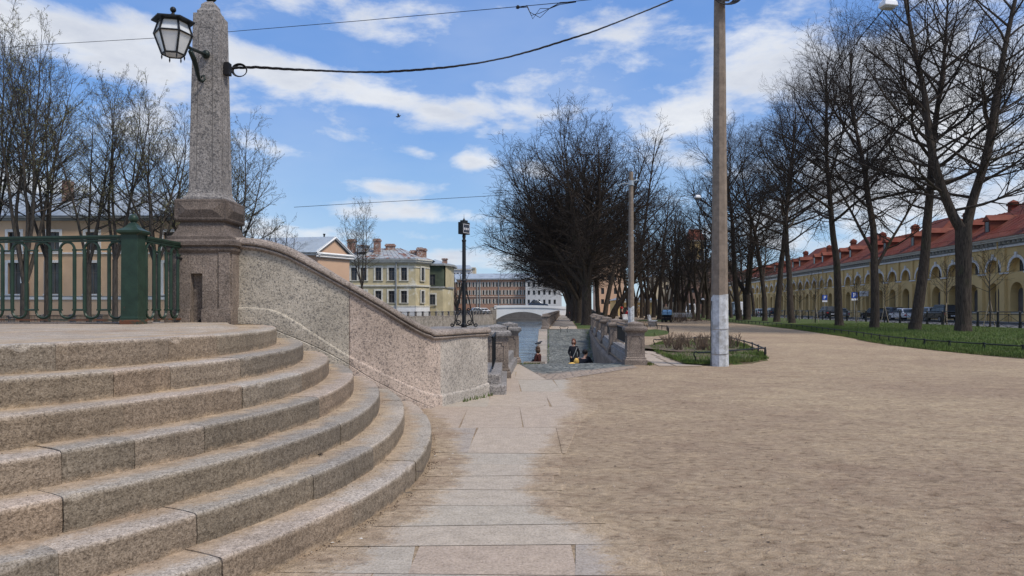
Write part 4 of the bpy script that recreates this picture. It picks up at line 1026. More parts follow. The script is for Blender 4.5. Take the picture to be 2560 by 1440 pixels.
block('apartment_block', 1128, 1138, 297, 705, 'stucco_brown', 'narrow brown house front between mansion and pink-brown block', 697, ())
block('apartment_block', 1173, 1188, 345, 668, 'stucco_cream', 'small cream attic storey above the pink-brown block roof', None, ())
block('park_house', 1497, 1560, 170, 640, 'stucco_peach', 'pale pink house glimpsed between the leaning canal trunks', 630, ((700, 685), (735, 720), (760, 748)), 16, .7)
block('park_house', 1545, 1642, 150, 750, 'stucco_yellow', 'low pale yellow pavilion behind the seated people in red', 743, ((790, 768),), 26, 1.8)
block('park_house', 1640, 1725, 220, 690, 'stucco_cream', 'cream house far behind the pram, seen through trunks', 680, ((725, 712), (755, 742)), 17, .9)
block('park_house', 1722, 1838, 210, 655, 'stucco_brown', 'brown four-storey house behind the concrete pole', 645, ((680, 668), (705, 693), (732, 720), (760, 747)), 18, 1.0)
block('church_tower', 1727, 1760, 260, 600, 'stucco_yellow', 'slim ochre tower above the park trees left of the pole', 570, ((640, 622),), 16, 1.4, 'red_roof', 8)
# ---- yellow market arcade
CB = 44.; TA = math.atan2(1, .075)
L0 = math.hypot(1, .075)
def TM(s_, d, z):  # s along the street from Y=52, d towards the road (left)
    n = (-1/L0, .075/L0); Y = 52+s_/L0; return (CB+.075*Y+n[0]*d, Y+n[1]*d, z)
mk = thing('market_arcade', TM(20, 0, 0), 'long two-storey yellow arcade with white arch trims and red metal roof', 'arcade')
BAY = 3.965; s00 = (72.45-52)*L0-BAY*5.5; NB = 42; zEv = 8.55
mw = MB(); mb = MB(); mt = MB(); mpil = MB(); mc = MB(); msl = MB(); mdk = MB()
for i in range(NB):
    a = s00+BAY*i; b_ = a+BAY; c = (a+b_)/2
    wallarch(mw, TM, a, b_, 0, 4.72, c, 2.1, .02, 3.0, 0, .75, 9)
    wallarch(mw, TM, a, b_, 4.72, 7.55, c, 2.5, 5.05, 5.20, 0, .55, 12)
    mb.add([TM(a, -.75, 0), TM(b_, -.75, 0), TM(b_, -.75, 4.6), TM(a, -.75, 4.6)], [(0, 1, 2, 3)]); mb.add([TM(a, -.55, 4.75), TM(b_, -.55, 4.75), TM(b_, -.55, 7.3), TM(a, -.55, 7.3)], [(0, 1, 2, 3)])
    mpil = MB(); mpil.box(a-.42, a+.42, 0.003, .28, .5, 4.6, TM); mpil.box(a-.50, a+.50, 0.003, .36, 0, .5, TM); mpil.box(a-.30, a+.30, 0.003, .20, 5.1, 7.5, TM); mpil.build('pilaster', MAT['stucco_yellow'], mk)
    # inner opening: dark doorway at the far side of each recess
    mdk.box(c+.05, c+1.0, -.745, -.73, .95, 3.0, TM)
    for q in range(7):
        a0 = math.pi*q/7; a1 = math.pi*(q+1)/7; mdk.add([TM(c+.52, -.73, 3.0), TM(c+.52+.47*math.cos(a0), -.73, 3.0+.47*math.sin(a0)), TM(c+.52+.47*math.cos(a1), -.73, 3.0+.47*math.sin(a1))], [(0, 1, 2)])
    mc.box(c-1.05, c+1.05, -.74, -.03, .93, 1.03, TM); msl = MB(); msl.box(c-1.04, c+1.04, -.7, -.1, 0, .93, TM); msl.build('parapet', MAT['stucco_yellow'], mk)
    mt.box(c-1.05, c+.02, -.74, -.66, 2.90, 3.08, TM)
    # archivolt
    A = archpts(c, 2.5, 5.20, 12); B = archpts(c, 3.05, 5.20, 12)
    vs = [TM(x, .06, z) for x, z in A]+[TM(x, .06, z) for x, z in B]+[TM(x, .0, z) for x, z in A]+[TM(x, .0, z) for x, z in B]; n = 13
    mt.add(vs, [(j, j+1, n+j+1, n+j) for j in range(n-1)]+[(n+j, n+j+1, 3*n+j+1, 3*n+j) for j in range(n-1)]+[(2*n+j, 2*n+j+1, j+1, j) for j in range(n-1)])
    mt.box(c-.16, c+.16, .01, .16, 6.42, 7.0, TM)
    mt.box(b_-.72, b_+.72, .01, .14, 4.9, 5.06, TM)
    if 1 <= i < 40:
        w = MB(); w.add([TM(c-.38, -.5, 5.15), TM(c+.38, -.5, 5.15), TM(c+.38, -.5, 6.15)]+[TM(c+.38*math.cos(math.pi*q/6), -.5, 6.15+.3*math.sin(math.pi*q/6)) for q in range(1, 6)]+[TM(c-.38, -.5, 6.15)], [tuple(range(9))])
        w = w.build('window', MAT['glass'], mk)
        if i < 20:
            f = MB(); f.box(c-.02, c+.02, -.49, -.46, 5.15, 6.42, TM); f.box(c-.38, c+.38, -.49, -.46, 5.75, 5.79, TM); f.box(c-.5, c+.5, -.54, -.40, 5.06, 5.14, TM); f.build('frame', MAT['dark_grey'], w)
mw.build('wall', MAT['stucco_yellow'], mk); mb.build('recess_wall', MAT['stucco_yellow'], mk); mdk.build('doorways', MAT['dark_grey'], mk); mc.build('sills', MAT['old_trim'], mk)
se = s00+BAY*NB
mt.box(s00, se, .003, .15, 7.55, 7.75, TM); mt.box(s00, se, .003, .10, 7.95, 8.2, TM); mt.box(s00, se, .003, .5, 8.2, 8.38, TM); mt.box(s00, se, .003, .75, 8.38, 8.55, TM)
mt.build('white_trim', MAT['white_trim'], mk)
m = MB(); m.box(s00, se, -.4, .0, 7.55, 8.5, TM); 
for i in range(int((se-s00)/.8)): m.box(s00+i*.8, s00+i*.8+.35, .11, .3, 7.97, 8.18, TM)
m.box(s00-.1, s00, -14, 0, 0, 8.5, TM); m.build('frieze', MAT['cornice_grey'], mk)
m = MB(); zr = 12.7
m.add([TM(s00-.5, .95, zEv), TM(se, .95, zEv), TM(se, -2.6, 10.9), TM(s00-.5, -2.6, 10.9), TM(se, -7.5, zr), TM(s00+3, -7.5, zr), TM(se, -15, zEv), TM(s00-.5, -15, zEv)], [(0, 1, 2, 3), (3, 2, 4, 5), (5, 4, 6, 7), (0, 3, 5, 7)])
for i in range(int((se-s00)/.95)):
    s_ = s00+i*.95; m.tube([TM(s_, .9, zEv+.03), TM(s_, -2.6, 10.93), TM(s_, -7.5, zr+.03)], .03, 3, cap=False)
m.tube([TM(s00, .5, zEv+.55), TM(se, .5, zEv+.55)], .02, 3); 
for i in range(int((se-s00)/2)): m.tube([TM(s00+2*i, .5, zEv+.1), TM(s00+2*i, .5, zEv+.55)], .02, 3)
rf = m.build('roof', MAT['red_roof'], mk)
i = 0; s_ = s00+2.5
while s_ < se-6 and i < 24:
    m = MB(); z = 9.75; m.box(s_-.55, s_+.55, -3.4, -.55, z-.45, z+1.0, TM); m.add([TM(s_-.75, -.4, z+.95), TM(s_+.75, -.4, z+.95), TM(s_, -.4, z+1.6), TM(s_-.75, -4.2, z+.95), TM(s_+.75, -4.2, z+.95), TM(s_, -4.6, z+1.6)], [(0, 1, 2), (0, 2, 5, 3), (1, 4, 5, 2)])
    d_ = m.build('dormer', MAT['red_roof'], rf)
    m = MB(); m.box(s_-.3, s_+.3, -.55, -.52, z-.2, z+.85, TM); m.build('pane', MAT['glass'], d_)
    s_ += 4.3 if i % 2 == 0 else 8.4; i += 1
for i, s_ in enumerate((31.5, 41, 55, 66, 78, 90, 104)):
    m = MB(); m.box(s_-.38, s_+.38, -6.4, -5.6, 11.2, 13.3, TM); m.box(s_-.5, s_+.5, -6.5, -5.5, 12.95, 13.15, TM); m.add([TM(s_-.45, -5.5, 13.3), TM(s_+.45, -5.5, 13.3), TM(s_+.45, -6.5, 13.3), TM(s_-.45, -6.5, 13.3), TM(s_, -6, 13.65)], [(0, 1, 4), (1, 2, 4), (2, 3, 4), (3, 0, 4)]); m.build('chimney', MAT['red_roof'], rf)
m = MB()
for i in (3, 6, 10, 14, 19, 24): s_ = s00+BAY*i+.75; m.tube([TM(s_, .3, 0), TM(s_, .3, 8.2)], .07, 5)
m.build('drainpipe', MAT['stucco_yellow'], mk)
# raised roof gables behind (stepped red roofline)
for s_ in (26, 47, 70, 95):
    m = MB(); m.add([TM(s_-4, -3.5, 11.2), TM(s_+4, -3.5, 11.2), TM(s_+2.6, -6, 13.4), TM(s_-2.6, -6, 13.4), TM(s_+4, -10, 11.8), TM(s_-4, -10, 11.8)], [(0, 1, 2, 3), (1, 4, 2), (0, 3, 5), (3, 2, 4, 5)]); m.build('roof_hip', MAT['red_roof'], rf)

# ================================================================ WHITE BRIDGE across the canal
YB = 165.; S = lambda px: PX(px, YB); Z = lambda py: PZ(py, YB)
wb = thing('white_bridge', (S(1300), YB, 0), 'low white arched bridge spanning the canal in the distance', 'bridge')
xa, xb = S(1240), S(1372); nseg = 24; zsp = Z(800); zcr = Z(779.5)
def arch(x): t_ = (x-xa)/(xb-xa)*2-1; return zsp+(zcr-zsp)*max(0, 1-t_*t_)**.85
def deck(x): return Z(769)-.012*(x-S(1300))**2*.25
m = MB(); x_ = [lerp(xa, xb, i/nseg) for i in range(nseg+1)]
rs = []
for x in x_: rs.append([(x, YB, arch(x)), (x, YB, deck(x)), (x, YB+12, deck(x)), (x, YB+12, arch(x))])
m.rings(rs, cap=True)
for a, b_ in ((S(1237), xa), (xb, S(1420))):
    m.rings([[(a, YB, WZ-.3), (a, YB, deck(a)), (a, YB+12, deck(a)), (a, YB+12, WZ-.3)], [(b_, YB, WZ-.3), (b_, YB, deck(b_)), (b_, YB+12, deck(b_)), (b_, YB+12, WZ-.3)]])
m.build('arch', MAT['bridge_white'], wb)
m = MB(); xs = [lerp(S(1236), S(1415), i/20) for i in range(21)]
for a, b_ in zip(xs, xs[1:]):
    m.add([(a, YB-.15, deck(a)), (b_, YB-.15, deck(b_)), (b_, YB-.15, deck(b_)+.55), (a, YB-.15, deck(a)+.55), (a, YB+.25, deck(a)), (b_, YB+.25, deck(b_)), (b_, YB+.25, deck(b_)+.55), (a, YB+.25, deck(a)+.55)], [(0, 1, 2, 3), (4, 5, 6, 7), (3, 2, 6, 7), (0, 1, 5, 4)])
m.build('parapet', MAT['bridge_white'], wb)
m = MB()
x = S(1238); m.box(x-.2, x+.2, YB-.6, YB+.1, Z(772), Z(765.5)); m.box(x-.28, x+.28, YB-.68, YB+.18, Z(766), Z(765))
m.build('end_pillar', MAT['bridge_white'], wb)
m = MB(); m.box(S(1226), S(1241), YB-.5, YB+.2, WZ-.3, Z(768)); m.build('abutment', MAT['granite_quay'], wb)
m = MB(); m.box(-24, 30, YB+30, YB+32, WZ-.3, 1.0); m.box(-24, 30, YB+28.5, YB+30, WZ-.3, WZ+.75); tag(m.build('quay_wall', MAT['dark_grey']), 'dim stone canal wall seen through the bridge arch', 'quay wall')  # shade seen through the arch is put into this wall's dark colour
# ================================================================ TREES (bare, early spring)
class TreeGen:
    def __init__(s, seed, twig_r=.007, buds=False):
        s.r = random.Random(seed); s.tr = MB(); s.cr = MB(); s.bd = MB(); s.twig_r = twig_r; s.buds = buds; s.n = 0
    def seg(s, pts, rad, lvl):
        m = s.tr if lvl <= 1 else s.cr
        m.tube(pts, rad, (9, 6, 4, 3, 3)[min(lvl, 4)], cap=False)
    def branch(s, p, d, L, r, lvl, cfg):
        R_ = s.r; n = max(3, int(L/cfg['seg'][min(lvl, 3)])); pts = [p.copy()]; rad = [r]; dirs = [d.copy()]
        q = p.copy(); d = d.normalized(); end = max(s.twig_r*.8, r*(.30 if lvl < 2 else .35))
        w = cfg['wob'][min(lvl, 3)]; up = cfg['up'][min(lvl, 3)]
        for i in range(n):
            d = d+Vector((R_.gauss(0, w), R_.gauss(0, w), R_.gauss(0, w)*.7+up)); d.normalize()
            q = q+d*(L/n); pts.append(q.copy()); t = (i+1)/n; rad.append(r+(end-r)*t**.85); dirs.append(d.copy())
        if lvl == 0: rad[0] *= 1.0
        s.seg(pts, rad, lvl); s.n += n
        if lvl >= cfg['depth']:
            if s.buds:
                for i in range(1, len(pts)):
                    if R_.random() < s.buds: s.bud(pts[i])
            return pts, rad
        kc = cfg['kids'][lvl]; k = max(2, int(kc*L+.5)) if lvl else 0
        for j in range(k):
            t = lerp(cfg['from'][min(lvl, 3)], 1., (j+R_.random()*.8)/k); i = min(int(t*n), n-1); f = t*n-i
            b = pts[i].lerp(pts[i+1], f); rr = lerp(rad[i], rad[i+1], f)
            ax = dirs[i+1]; side = Vector((R_.gauss(0, 1), R_.gauss(0, 1), R_.gauss(0, .8))); side -= ax*side.dot(ax)
            if side.length < .01: continue
            side.normalize(); a = R(R_.uniform(*cfg['ang'][min(lvl, 3)])); nd = ax*math.cos(a)+side*math.sin(a)
            nl = L*R_.uniform(*cfg['ratio'][min(lvl, 3)])*((1.15-.75*t) if lvl == 0 else (1.02-.45*t))
            if nl > .12: s.branch(b, nd, nl, max(s.twig_r*(1 if lvl < 2 else .75), min(rr*.62, nl*.020+.001)), lvl+1, cfg)
        return pts, rad
    def bud(s, p):
        R_ = s.r
        for _ in range(2):
            c = p+Vector((R_.gauss(0, .05), R_.gauss(0, .05), R_.gauss(0, .05))); a = R_.uniform(.02, .045)
            u = Vector((R_.gauss(0, 1), R_.gauss(0, 1), R_.gauss(0, 1))).normalized()*a; v = Vector((R_.gauss(0, 1), R_.gauss(0, 1), R_.gauss(0, 1))).normalized()*a
            s.bd.add([c-u, c+v, c+u, c-v], [(0, 1, 2, 3)])
    def flare(s, r, h=.5):
        rs = []
        for z, k in ((-.15, 1.55), (0, 1.38), (.12, 1.2), (.3, 1.07), (.6, 1.)):
            rs.append([(r*k*(1+.10*math.sin(3*a+1)*(k-1)*4)*math.cos(a), r*k*(1+.10*math.sin(4*a)*(k-1)*4)*math.sin(a), z) for a in [2*math.pi*i/14 for i in range(14)]])
        s.tr.rings(rs, cap=False)
    def finish(s, root, bark='bark', twig='twig'):
        print('tree', s.n, len(s.cr.f), len(s.bd.f))
        o = s.tr.build('trunk', MAT[bark], root, smooth=True); c = s.cr.build('crown', MAT[twig], root)
        if s.bd.v: s.bd.build('leaf_buds', MAT['leaf_bud'], root)
CFG = dict(seg=(.9, .6, .4, .3), wob=(.04, .09, .12, .14), up=(.01, .05, .04, .03), depth=4, kids=(0, 2.1, 3.4, 4.6), ang=((30, 60), (28, 58), (25, 60), (20, 60)), ratio=((.5, .6), (.36, .62), (.42, .72), (.45, .8)))
CFG['from'] = (.3, .28, .18, .12)
def cfg(**k): c = dict(CFG); c.update(k); return c
def limbs(g, pts, rad, n, z0, z1, L0, L1, elev, c, shape=None, az0=None):
    """main limbs up a stem"""
    R_ = g.r; N = len(pts)-1; az = R_.uniform(0, 6.28)
    for j in range(n):
        t = lerp(z0, z1, ((j+R_.random()*.7)/n)**.85); f = t*N; i = min(int(f), N-1); f -= i; b = pts[i].lerp(pts[i+1], f); rr = lerp(rad[i], rad[i+1], f)
        az += 2.4+R_.uniform(-.5, .5); tt = (t-z0)/(z1-z0); e = R(lerp(elev[0], elev[1], tt)+R_.uniform(-10, 10))
        d = Vector((math.cos(az)*math.cos(e), math.sin(az)*math.cos(e), math.sin(e)))
        L = lerp(L0, L1, tt)*R_.uniform(.75, 1.15)*(1-.25*abs(tt-.35))
        if shape: L *= shape(d, tt)
        g.branch(b, d, L, min(rr*.6, L*.0145+.010), 1, c)
def new_tree(label, cat='tree', group=None): return thing('bare_tree', (0, 0, 0), label, cat, group)
def linden(seed, Ht=18., r=.34, n=30, lean=(0, 0), L0=6.2, L1=2.6, label='x', z0=.20, c=None, twig_r=.0065, bark='bark', twig='twig', elev=(8, 62), buds=0, fork=None):
    root = new_tree(label); g = TreeGen(seed, twig_r, buds); c = c or cfg(); g.flare(r)
    p = Vector((0, 0, 0)); d = Vector((lean[0], lean[1], 1)).normalized(); N = 20; pts = [p.copy()]; rad = [r*1.02]
    for i in range(N):
        d = (d+Vector((g.r.gauss(0, .035), g.r.gauss(0, .035), .03))).normalized(); p = p+d*(Ht*.95/N); pts.append(p.copy()); t = (i+1)/N; rad.append(max(.02, r*(1-t*.93)**.9))
    g.seg(pts, rad, 0); limbs(g, pts, rad, n, z0, .98, L0, L1, elev, c)
    if fork: 
        for t, dd, L, rr in fork: i = int(t*N); a, b_ = g.branch(pts[i], Vector(dd), L, rr, 0, cfg(seg=(.8, .6, .4, .3))); limbs(g, a, b_, int(n*.5), .2, .98, L0*.75, L1*.8, elev, c)
    g.finish(root, bark, twig); return root
def multi(seed, Ht=17., stems=5, r=.3, spread=(18, 40), label='x', c=None, twig_r=.008, bark='bark', twig='twig', base=1.6, n=14, L0=4.2, L1=1.8, buds=0, elev=(15, 60), shape=None, vase=.035, tr=None, lz0=.12):
    """short trunk breaking into several rising stems (fan-shaped crown)"""
    root = new_tree(label); g = TreeGen(seed, twig_r, buds); c = c or cfg(); tr = tr or r*1.25; g.flare(tr)
    pts, rad = [Vector((0, 0, z)) for z in (0, base*.5, base)], [tr, tr*.95, tr*.9]; g.seg(pts, rad, 0)
    for k in range(stems):
        az = k*6.283/stems+g.r.uniform(-.4, .4); a = R(g.r.uniform(*spread)) if k else R(4); d = Vector((math.cos(az)*math.sin(a), math.sin(az)*math.sin(a), math.cos(a)))
        L = (Ht-base)*g.r.uniform(.86, 1.0)/(1 if a < .4 else 1.02); N = 16; p = Vector((0, 0, base-.2)); q = [p.copy()]; rd = [r*.75]
        for i in range(N):
            d = (d+Vector((g.r.gauss(0, .05), g.r.gauss(0, .05), vase))).normalized(); p = p+d*L/N; q.append(p.copy()); rd.append(max(.015, r*.75*(1-(i+1)/N*.94)))
        g.seg(q, rd, 0); limbs(g, q, rd, n, lz0, .98, L0, L1, elev, c, shape)
    g.finish(root, bark, twig); return root
import time as _t
def place(root, x, y, z=0., rz=0, s=1., label=None, group=None, copy=True):
    if copy: return dup(root, (x, y, z), rz, s, label, group)
    root.location = (x, y, z); root.rotation_euler = (0, 0, rz); root.scale = (s, s, s)
    if label: root['label'] = label
    if group: root['group'] = group
    return root
def gpos(px, py, z=0.): a = G(px, py, z); return a[0], a[1]
CL = cfg(kids=(0, 1.6, 2.7, 4.0), ratio=((.5, .6), (.38, .66), (.45, .78), (.5, .85))); CD = cfg(kids=(0, 1.6, 2.4, 3.6))
GR = 'bare lindens standing in the right-hand lawn'
# --- nearest right tree, low fork
t1 = new_tree('thick bare linden forking low into a wide V, nearest in the right lawn', group=GR); g = TreeGen(11, .0075); g.flare(.40)
x, y = gpos(2408, 838); k = y/F
pts = [Vector((0, 0, 0)), Vector((0, 0, 1.5)), Vector((.0, 0, 3.2)), Vector((0, 0, 5.0)), Vector((0, 0, 5.7))]; g.seg(pts, [.41, .385, .38, .41, .40], 0)
def stem(g, P_, r0, r1, lvl=0):
    n = 16; q = [Vector((interp(i/n, [(a/(len(P_)-1), p[0]) for a, p in enumerate(P_)]), interp(i/n, [(a/(len(P_)-1), p[1]) for a, p in enumerate(P_)]), interp(i/n, [(a/(len(P_)-1), p[2]) for a, p in enumerate(P_)]))) for i in range(n+1)]
    rd = [lerp(r0, r1, i/n) for i in range(n+1)]; g.seg(q, rd, lvl); return q, rd
def im(px, py, dy=0): return ((px-2408)*k, dy, H-(py-HY)*k)
for P_, r0, r1, n, L0, L1 in (([im(2400, 570), im(2378, 530), im(2345, 440), im(2322, 340), im(2312, 240), im(2302, 130, .5), im(2292, 0, 1), im(2285, -80, 1.4)], .27, .06, 26, 6.2, 3.0),
                   ([im(2415, 570), im(2432, 500), im(2452, 400, -.4), im(2464, 280, -.7), im(2478, 150, -1), im(2500, 20, -1.2), im(2520, -90, -1.4)], .27, .06, 28, 6.0, 3.0),
                   ([im(2436, 510, .2), im(2470, 440, .5), im(2500, 370, .8), im(2530, 280, 1.2), im(2560, 180, 1.8), im(2580, 90, 2.2)], .15, .03, 18, 4.4, 2.2)):
    q, rd = stem(g, P_, r0, r1); limbs(g, q, rd, n, .12, .98, L0, L1, (10, 55), CL)
g.finish(t1); place(t1, x, y, 0, 0, 1, copy=False)
# --- second: straight trunk leaning slightly right, with a low hooked left limb
t2 = linden(23, 21, .33, 34, (.07, 0), 7.8, 4.2, 'tall bare linden leaning right with mossy grey trunk, second in the right lawn', .36, CL, elev=(12, 62)); x, y = gpos(2287, 832); place(t2, x, y, 0, .4, 1, group=GR, copy=False)
t3 = linden(31, 20.5, .29, 32, (.03, 0), 7.2, 4.0, 'bare linden with a thin fork at mid height, third in the right lawn', .38, CL, elev=(14, 64), fork=[(.25, (-.45, .1, 1), 7, .12), (.22, (.5, 0, 1), 8, .11)]); x, y = gpos(2186, 826); place(t3, x, y, 0, 0, 1, group=GR, copy=False)
t4 = linden(47, 20.5, .30, 34, (-.01, 0), 7.4, 4.0, 'straight upright bare linden, fourth in the right lawn', .38, CL, elev=(14, 64)); x, y = gpos(2098, 820); place(t4, x, y, 0, 1.2, 1, group=GR, copy=False)
tf = multi(53, 17, 3, .34, (12, 34), 'bare linden splitting low into two thick stems beyond the fourth one', CL, base=3.0, n=16, L0=5, L1=2.2); x, y = gpos(1868, 803); place(tf, x, y, 0, .3, 1., group=GR, copy=False)
for i, (px, py, src, rz, s, lb) in enumerate(((1980, 812, t2, 2.0, .9, 'slim bare linden behind the thin parking sign post, fifth in the right lawn'), (1942, 809, t4, 3.4, 1.05, 'bare linden with broad leaning base, sixth in the right lawn'),
        (1912, 806, t3, 1.1, .92, 'slightly leaning bare linden, seventh in the right lawn'), (1848, 803, t2, 4.0, 1.05, 'bare linden just right of the concrete pole, upright trunk'))):
    x, y = gpos(px, py); place(src, x, y, 0, rz, s, lb, GR)
# --- the big dark cluster on the canal bank
GC = 'dense bare trees along the canal bank'
CM = cfg(kids=(0, 1.7, 2.6, 3.6), wob=(.04, .08, .10, .12))
def leanleft(d, tt): return 1.0+.38*max(0, -d.x)*(1-tt)
c1 = multi(61, 16.9, 7, .30, (12, 42), 'widest dark bare linden on the canal bank with low sweeping branches over the water', CM, base=3.2, n=20, L0=6.6, L1=3.3, elev=(4, 64), shape=leanleft, tr=.44, vase=.035, twig_r=.0095)
x, y = gpos(1467, 814); place(c1, x, y, 0, 0, 1.0, group=GC, copy=False)
c2 = multi(67, 17, 6, .28, (12, 40), 'second dark bare linden on the canal bank directly behind the widest one', CM, base=2.2, n=17, L0=5.4, L1=2.9, elev=(5, 62), tr=.36, twig_r=.0095)
for i, (px, py, src, s, rz) in enumerate(((1448, 809, c2, 1.02, 0), (1437, 803, c1, .95, .35), (1431, 799, c2, 1.0, 2.2), (1427, 796, c1, .95, -.3), (1424, 793.5, c2, 1., 4.4), (1421, 791, c1, .95, .9), (1419, 789, c2, 1., 3.))):
    x, y = gpos(px, py)
    if i == 0: place(src, x, y, 0, rz, s, group=GC, copy=False)
    else: place(src, x, y, 0, rz, s, 'distant bare linden in the dense row along the canal', GC)
# leaning stems right of the cluster
c3 = linden(71, 19.5, .27, 30, (.08, 0), 5.6, 3.2, 'bare tree with dark leaning trunk between the cluster and the lamp pole', .3, CM, twig_r=.010); x, y = gpos(1512, 806); place(c3, x, y, 0, .2, 1, group=GC, copy=False)
cb = new_tree('bare tree with strongly bowed trunk curving out behind the lamp pole', group=GC); g = TreeGen(73, .009); g.flare(.3)
q, rd = stem(g, [(0, 0, 0), (.5, 0, 1.3), (1.7, 0, 2.9), (2.6, 0, 5), (3.1, 0, 8), (3.6, 0, 12), (4.3, 0, 17.5)], .32, .04); limbs(g, q, rd, 30, .35, .98, 6.2, 3.6, (12, 60), CM); g.finish(cb)
x, y = gpos(1527, 803); place(cb, x, y, 0, 0, 1.18, copy=False)
x, y = gpos(1497, 803); place(c3, x, y, 0, 1.9, 1.0, 'upright bare tree just right of the widest linden, partly hidden by it', GC)
# --- park trees behind the path
GP = 'bare trees standing far back in the park'
pk = linden(81, 16, .26, 26, (0, 0), 4.6, 2.2, 'bare park tree far behind the path', .34, cfg(kids=(0, 1.9, 2.8, 3.4)), twig_r=.012, twig='twig_far')
pk2 = multi(83, 15, 4, .24, (10, 30), 'bare park tree far behind the path', cfg(kids=(0, 1.9, 2.8, 3.4)), base=2.4, n=12, L0=3.6, L1=2.2, twig_r=.011, twig='twig_far', lz0=.25)
spots = [(1604, 795), (1619, 798), (1634, 794), (1648, 799), (1661, 794), (1676, 797), (1686, 800), (1697, 797), (1709, 800), (1721, 795), (1733, 797), (1745, 801), (1758, 797), (1771, 800), (1590, 793), (1612, 790.5), (1642, 789.5), (1668, 789.5), (1702, 790), (1730, 790), (1764, 791), (1786, 793), (1808, 796), (1828, 798), (1572, 797), (1556, 795), (1812, 790), (1838, 791), (1862, 793), (1885, 795), (1541, 791)]
R2 = random.Random(5)
for i, (px, py) in enumerate(spots):
    x, y = gpos(px, py); src = pk if R2.random() < .6 else pk2; s = R2.uniform(.85, 1.1)
    if i == 0: place(pk, x, y, 0, 1, s, group=GP, copy=False)
    elif i == 1: place(pk2, x, y, 0, 1, s, group=GP, copy=False)
    else: place(src, x, y, 0, R2.uniform(0, 6), s, 'bare park tree far behind the path', GP)
# --- trees on the left bank
GL = 'slender budding trees on the far canal bank at left'
CB_ = cfg(kids=(0, 1.9, 2.6, 2.2), depth=3, up=(.02, .09, .07, .05), ang=((20, 40), (20, 42), (25, 50), (20, 50)))
CB4 = cfg(kids=(0, 2.0, 3.1, 3.6), depth=4, up=(.02, .09, .07, .05), ang=((20, 40), (20, 42), (25, 50), (20, 50)))
l1 = multi(91, 22.8, 6, .20, (8, 22), 'tallest budding tree at the left edge, many stems rising above the railing', CB4, base=3.2, n=19, L0=4.2, L1=3.0, buds=.30, elev=(25, 62), twig_r=.008, bark='bark_light', lz0=.28, tr=.30, twig='twig_far')
l2 = multi(97, 18.2, 4, .16, (10, 26), 'budding tree with slender stems in front of the orange house', CB4, base=5.0, n=18, L0=3.5, L1=2.6, buds=.30, elev=(22, 60), twig_r=.008, bark='bark_light', lz0=.2, tr=.20, twig='twig_far')
l3 = multi(101, 17.6, 5, .17, (14, 36), 'round-crowned budding tree just left of the obelisk', CB4, base=4.6, n=18, L0=3.6, L1=2.7, buds=.30, elev=(20, 60), twig_r=.008, bark='bark_light', lz0=.2, tr=.23, twig='twig_far')
for src, px, Y, s, rz, lb, cp in ((l1, 62, 52, 1.0, 0, None, 0), (l1, -40, 53, .93, 2, 'budding tree cut by the left picture edge', 1), (l2, 118, 55, 1.05, 0, 'budding tree right of the tallest one, before the first house windows', 0),
    (l2, 222, 54, .93, 2.5, 'slim budding tree behind the middle of the bridge railing', 1), (l2, 288, 54, 1.0, 4.1, 'budding tree just left of the green ball-topped post', 1), (l3, 392, 55, 1.0, 0, None, 0), (l3, 470, 57, .86, 2, 'budding tree hidden mostly behind the obelisk pedestal', 1),):
    place(src, PX(px, Y), Y, 0, rz, s, lb, GL, copy=bool(cp))
x = PX(588, 62); place(l3, x, 62, 0, 3.3, 1.0, 'budding tree with spreading right side showing beyond the obelisk', GL)
for px, Y, s, rz in ((612, 92, .80, 1), (655, 96, .85, 2.2), (700, 100, .78, 4.2), (576, 95, .9, 5)): place(pk2, PX(px, Y), Y, 0, rz, s*1.12, 'small distant bare tree beyond the obelisk, over the pale roof', 'distant trees behind the obelisk')
# pollard-like tree by the mansion and the one in front of it
place(l2, PX(905, 118), 118, 0, 1, .98, 'thin bare tree in front of the pale yellow mansion', None)
pt = multi(107, 11.5, 6, .34, (12, 30), 'dark pollarded tree between mansion and pink-brown block', cfg(kids=(0, 1.0, 1.4, 1.4), depth=3), base=1.6, n=8, L0=2.2, L1=1.2, twig_r=.02, bark='bark_light', tr=.5); place(pt, PX(1143, 172), 172, 0, 0, 1, copy=False)
# --- young staked trees on the lawn
GY = 'young staked street trees on the lawn'
yt = thing('young_tree', (0, 0, 0), 'young thin tree with an open fan crown in front of the rightmost arches', 'tree', GY); g = TreeGen(113, .0055)
q, rd = stem(g, [(0, 0, 0), (.02, 0, 1.2), (-.02, .02, 2.6), (.02, 0, 4.4)], .060, .02)
cy = cfg(kids=(0, 2.6, 3.2, 3), depth=3, up=(.02, .08, .05, .03), seg=(.5, .35, .3, .2)); limbs(g, q, rd, 22, .60, .99, 2.3, 1.3, (28, 66), cy); g.finish(yt, 'bark_light', 'twig')
m = MB()
for dx, tz in ((-.42, .16), (.42, -.1)): m.tube([(dx, .1, 0), (tz*.2, .02, 2.1)], .028, 5)
stk = m.build('stake', MAT['stake_wood'], yt)
for i, (px, py, s, lb) in enumerate(((2475, 825, 1.05, None), (2367, 819, .98, 'young thin tree with open crown just left of the nearest linden trunk'), (2212, 813, .85, 'young staked tree with a pale slanted stake near the white car'), (2141, 812, .82, 'young thin staked tree beside the second parking sign'),
       (2038, 812, .85, 'young thin staked tree in front of the large dark car'), (1968, 808, .85, 'young thin staked tree left of the dark car'), (2000, 806, .8, 'young thin staked tree in the gap before the arcade, small'))):
    x, y = gpos(px, py); place(yt, x, y, 0, i*1.3, s, lb, GY, copy=i > 0)
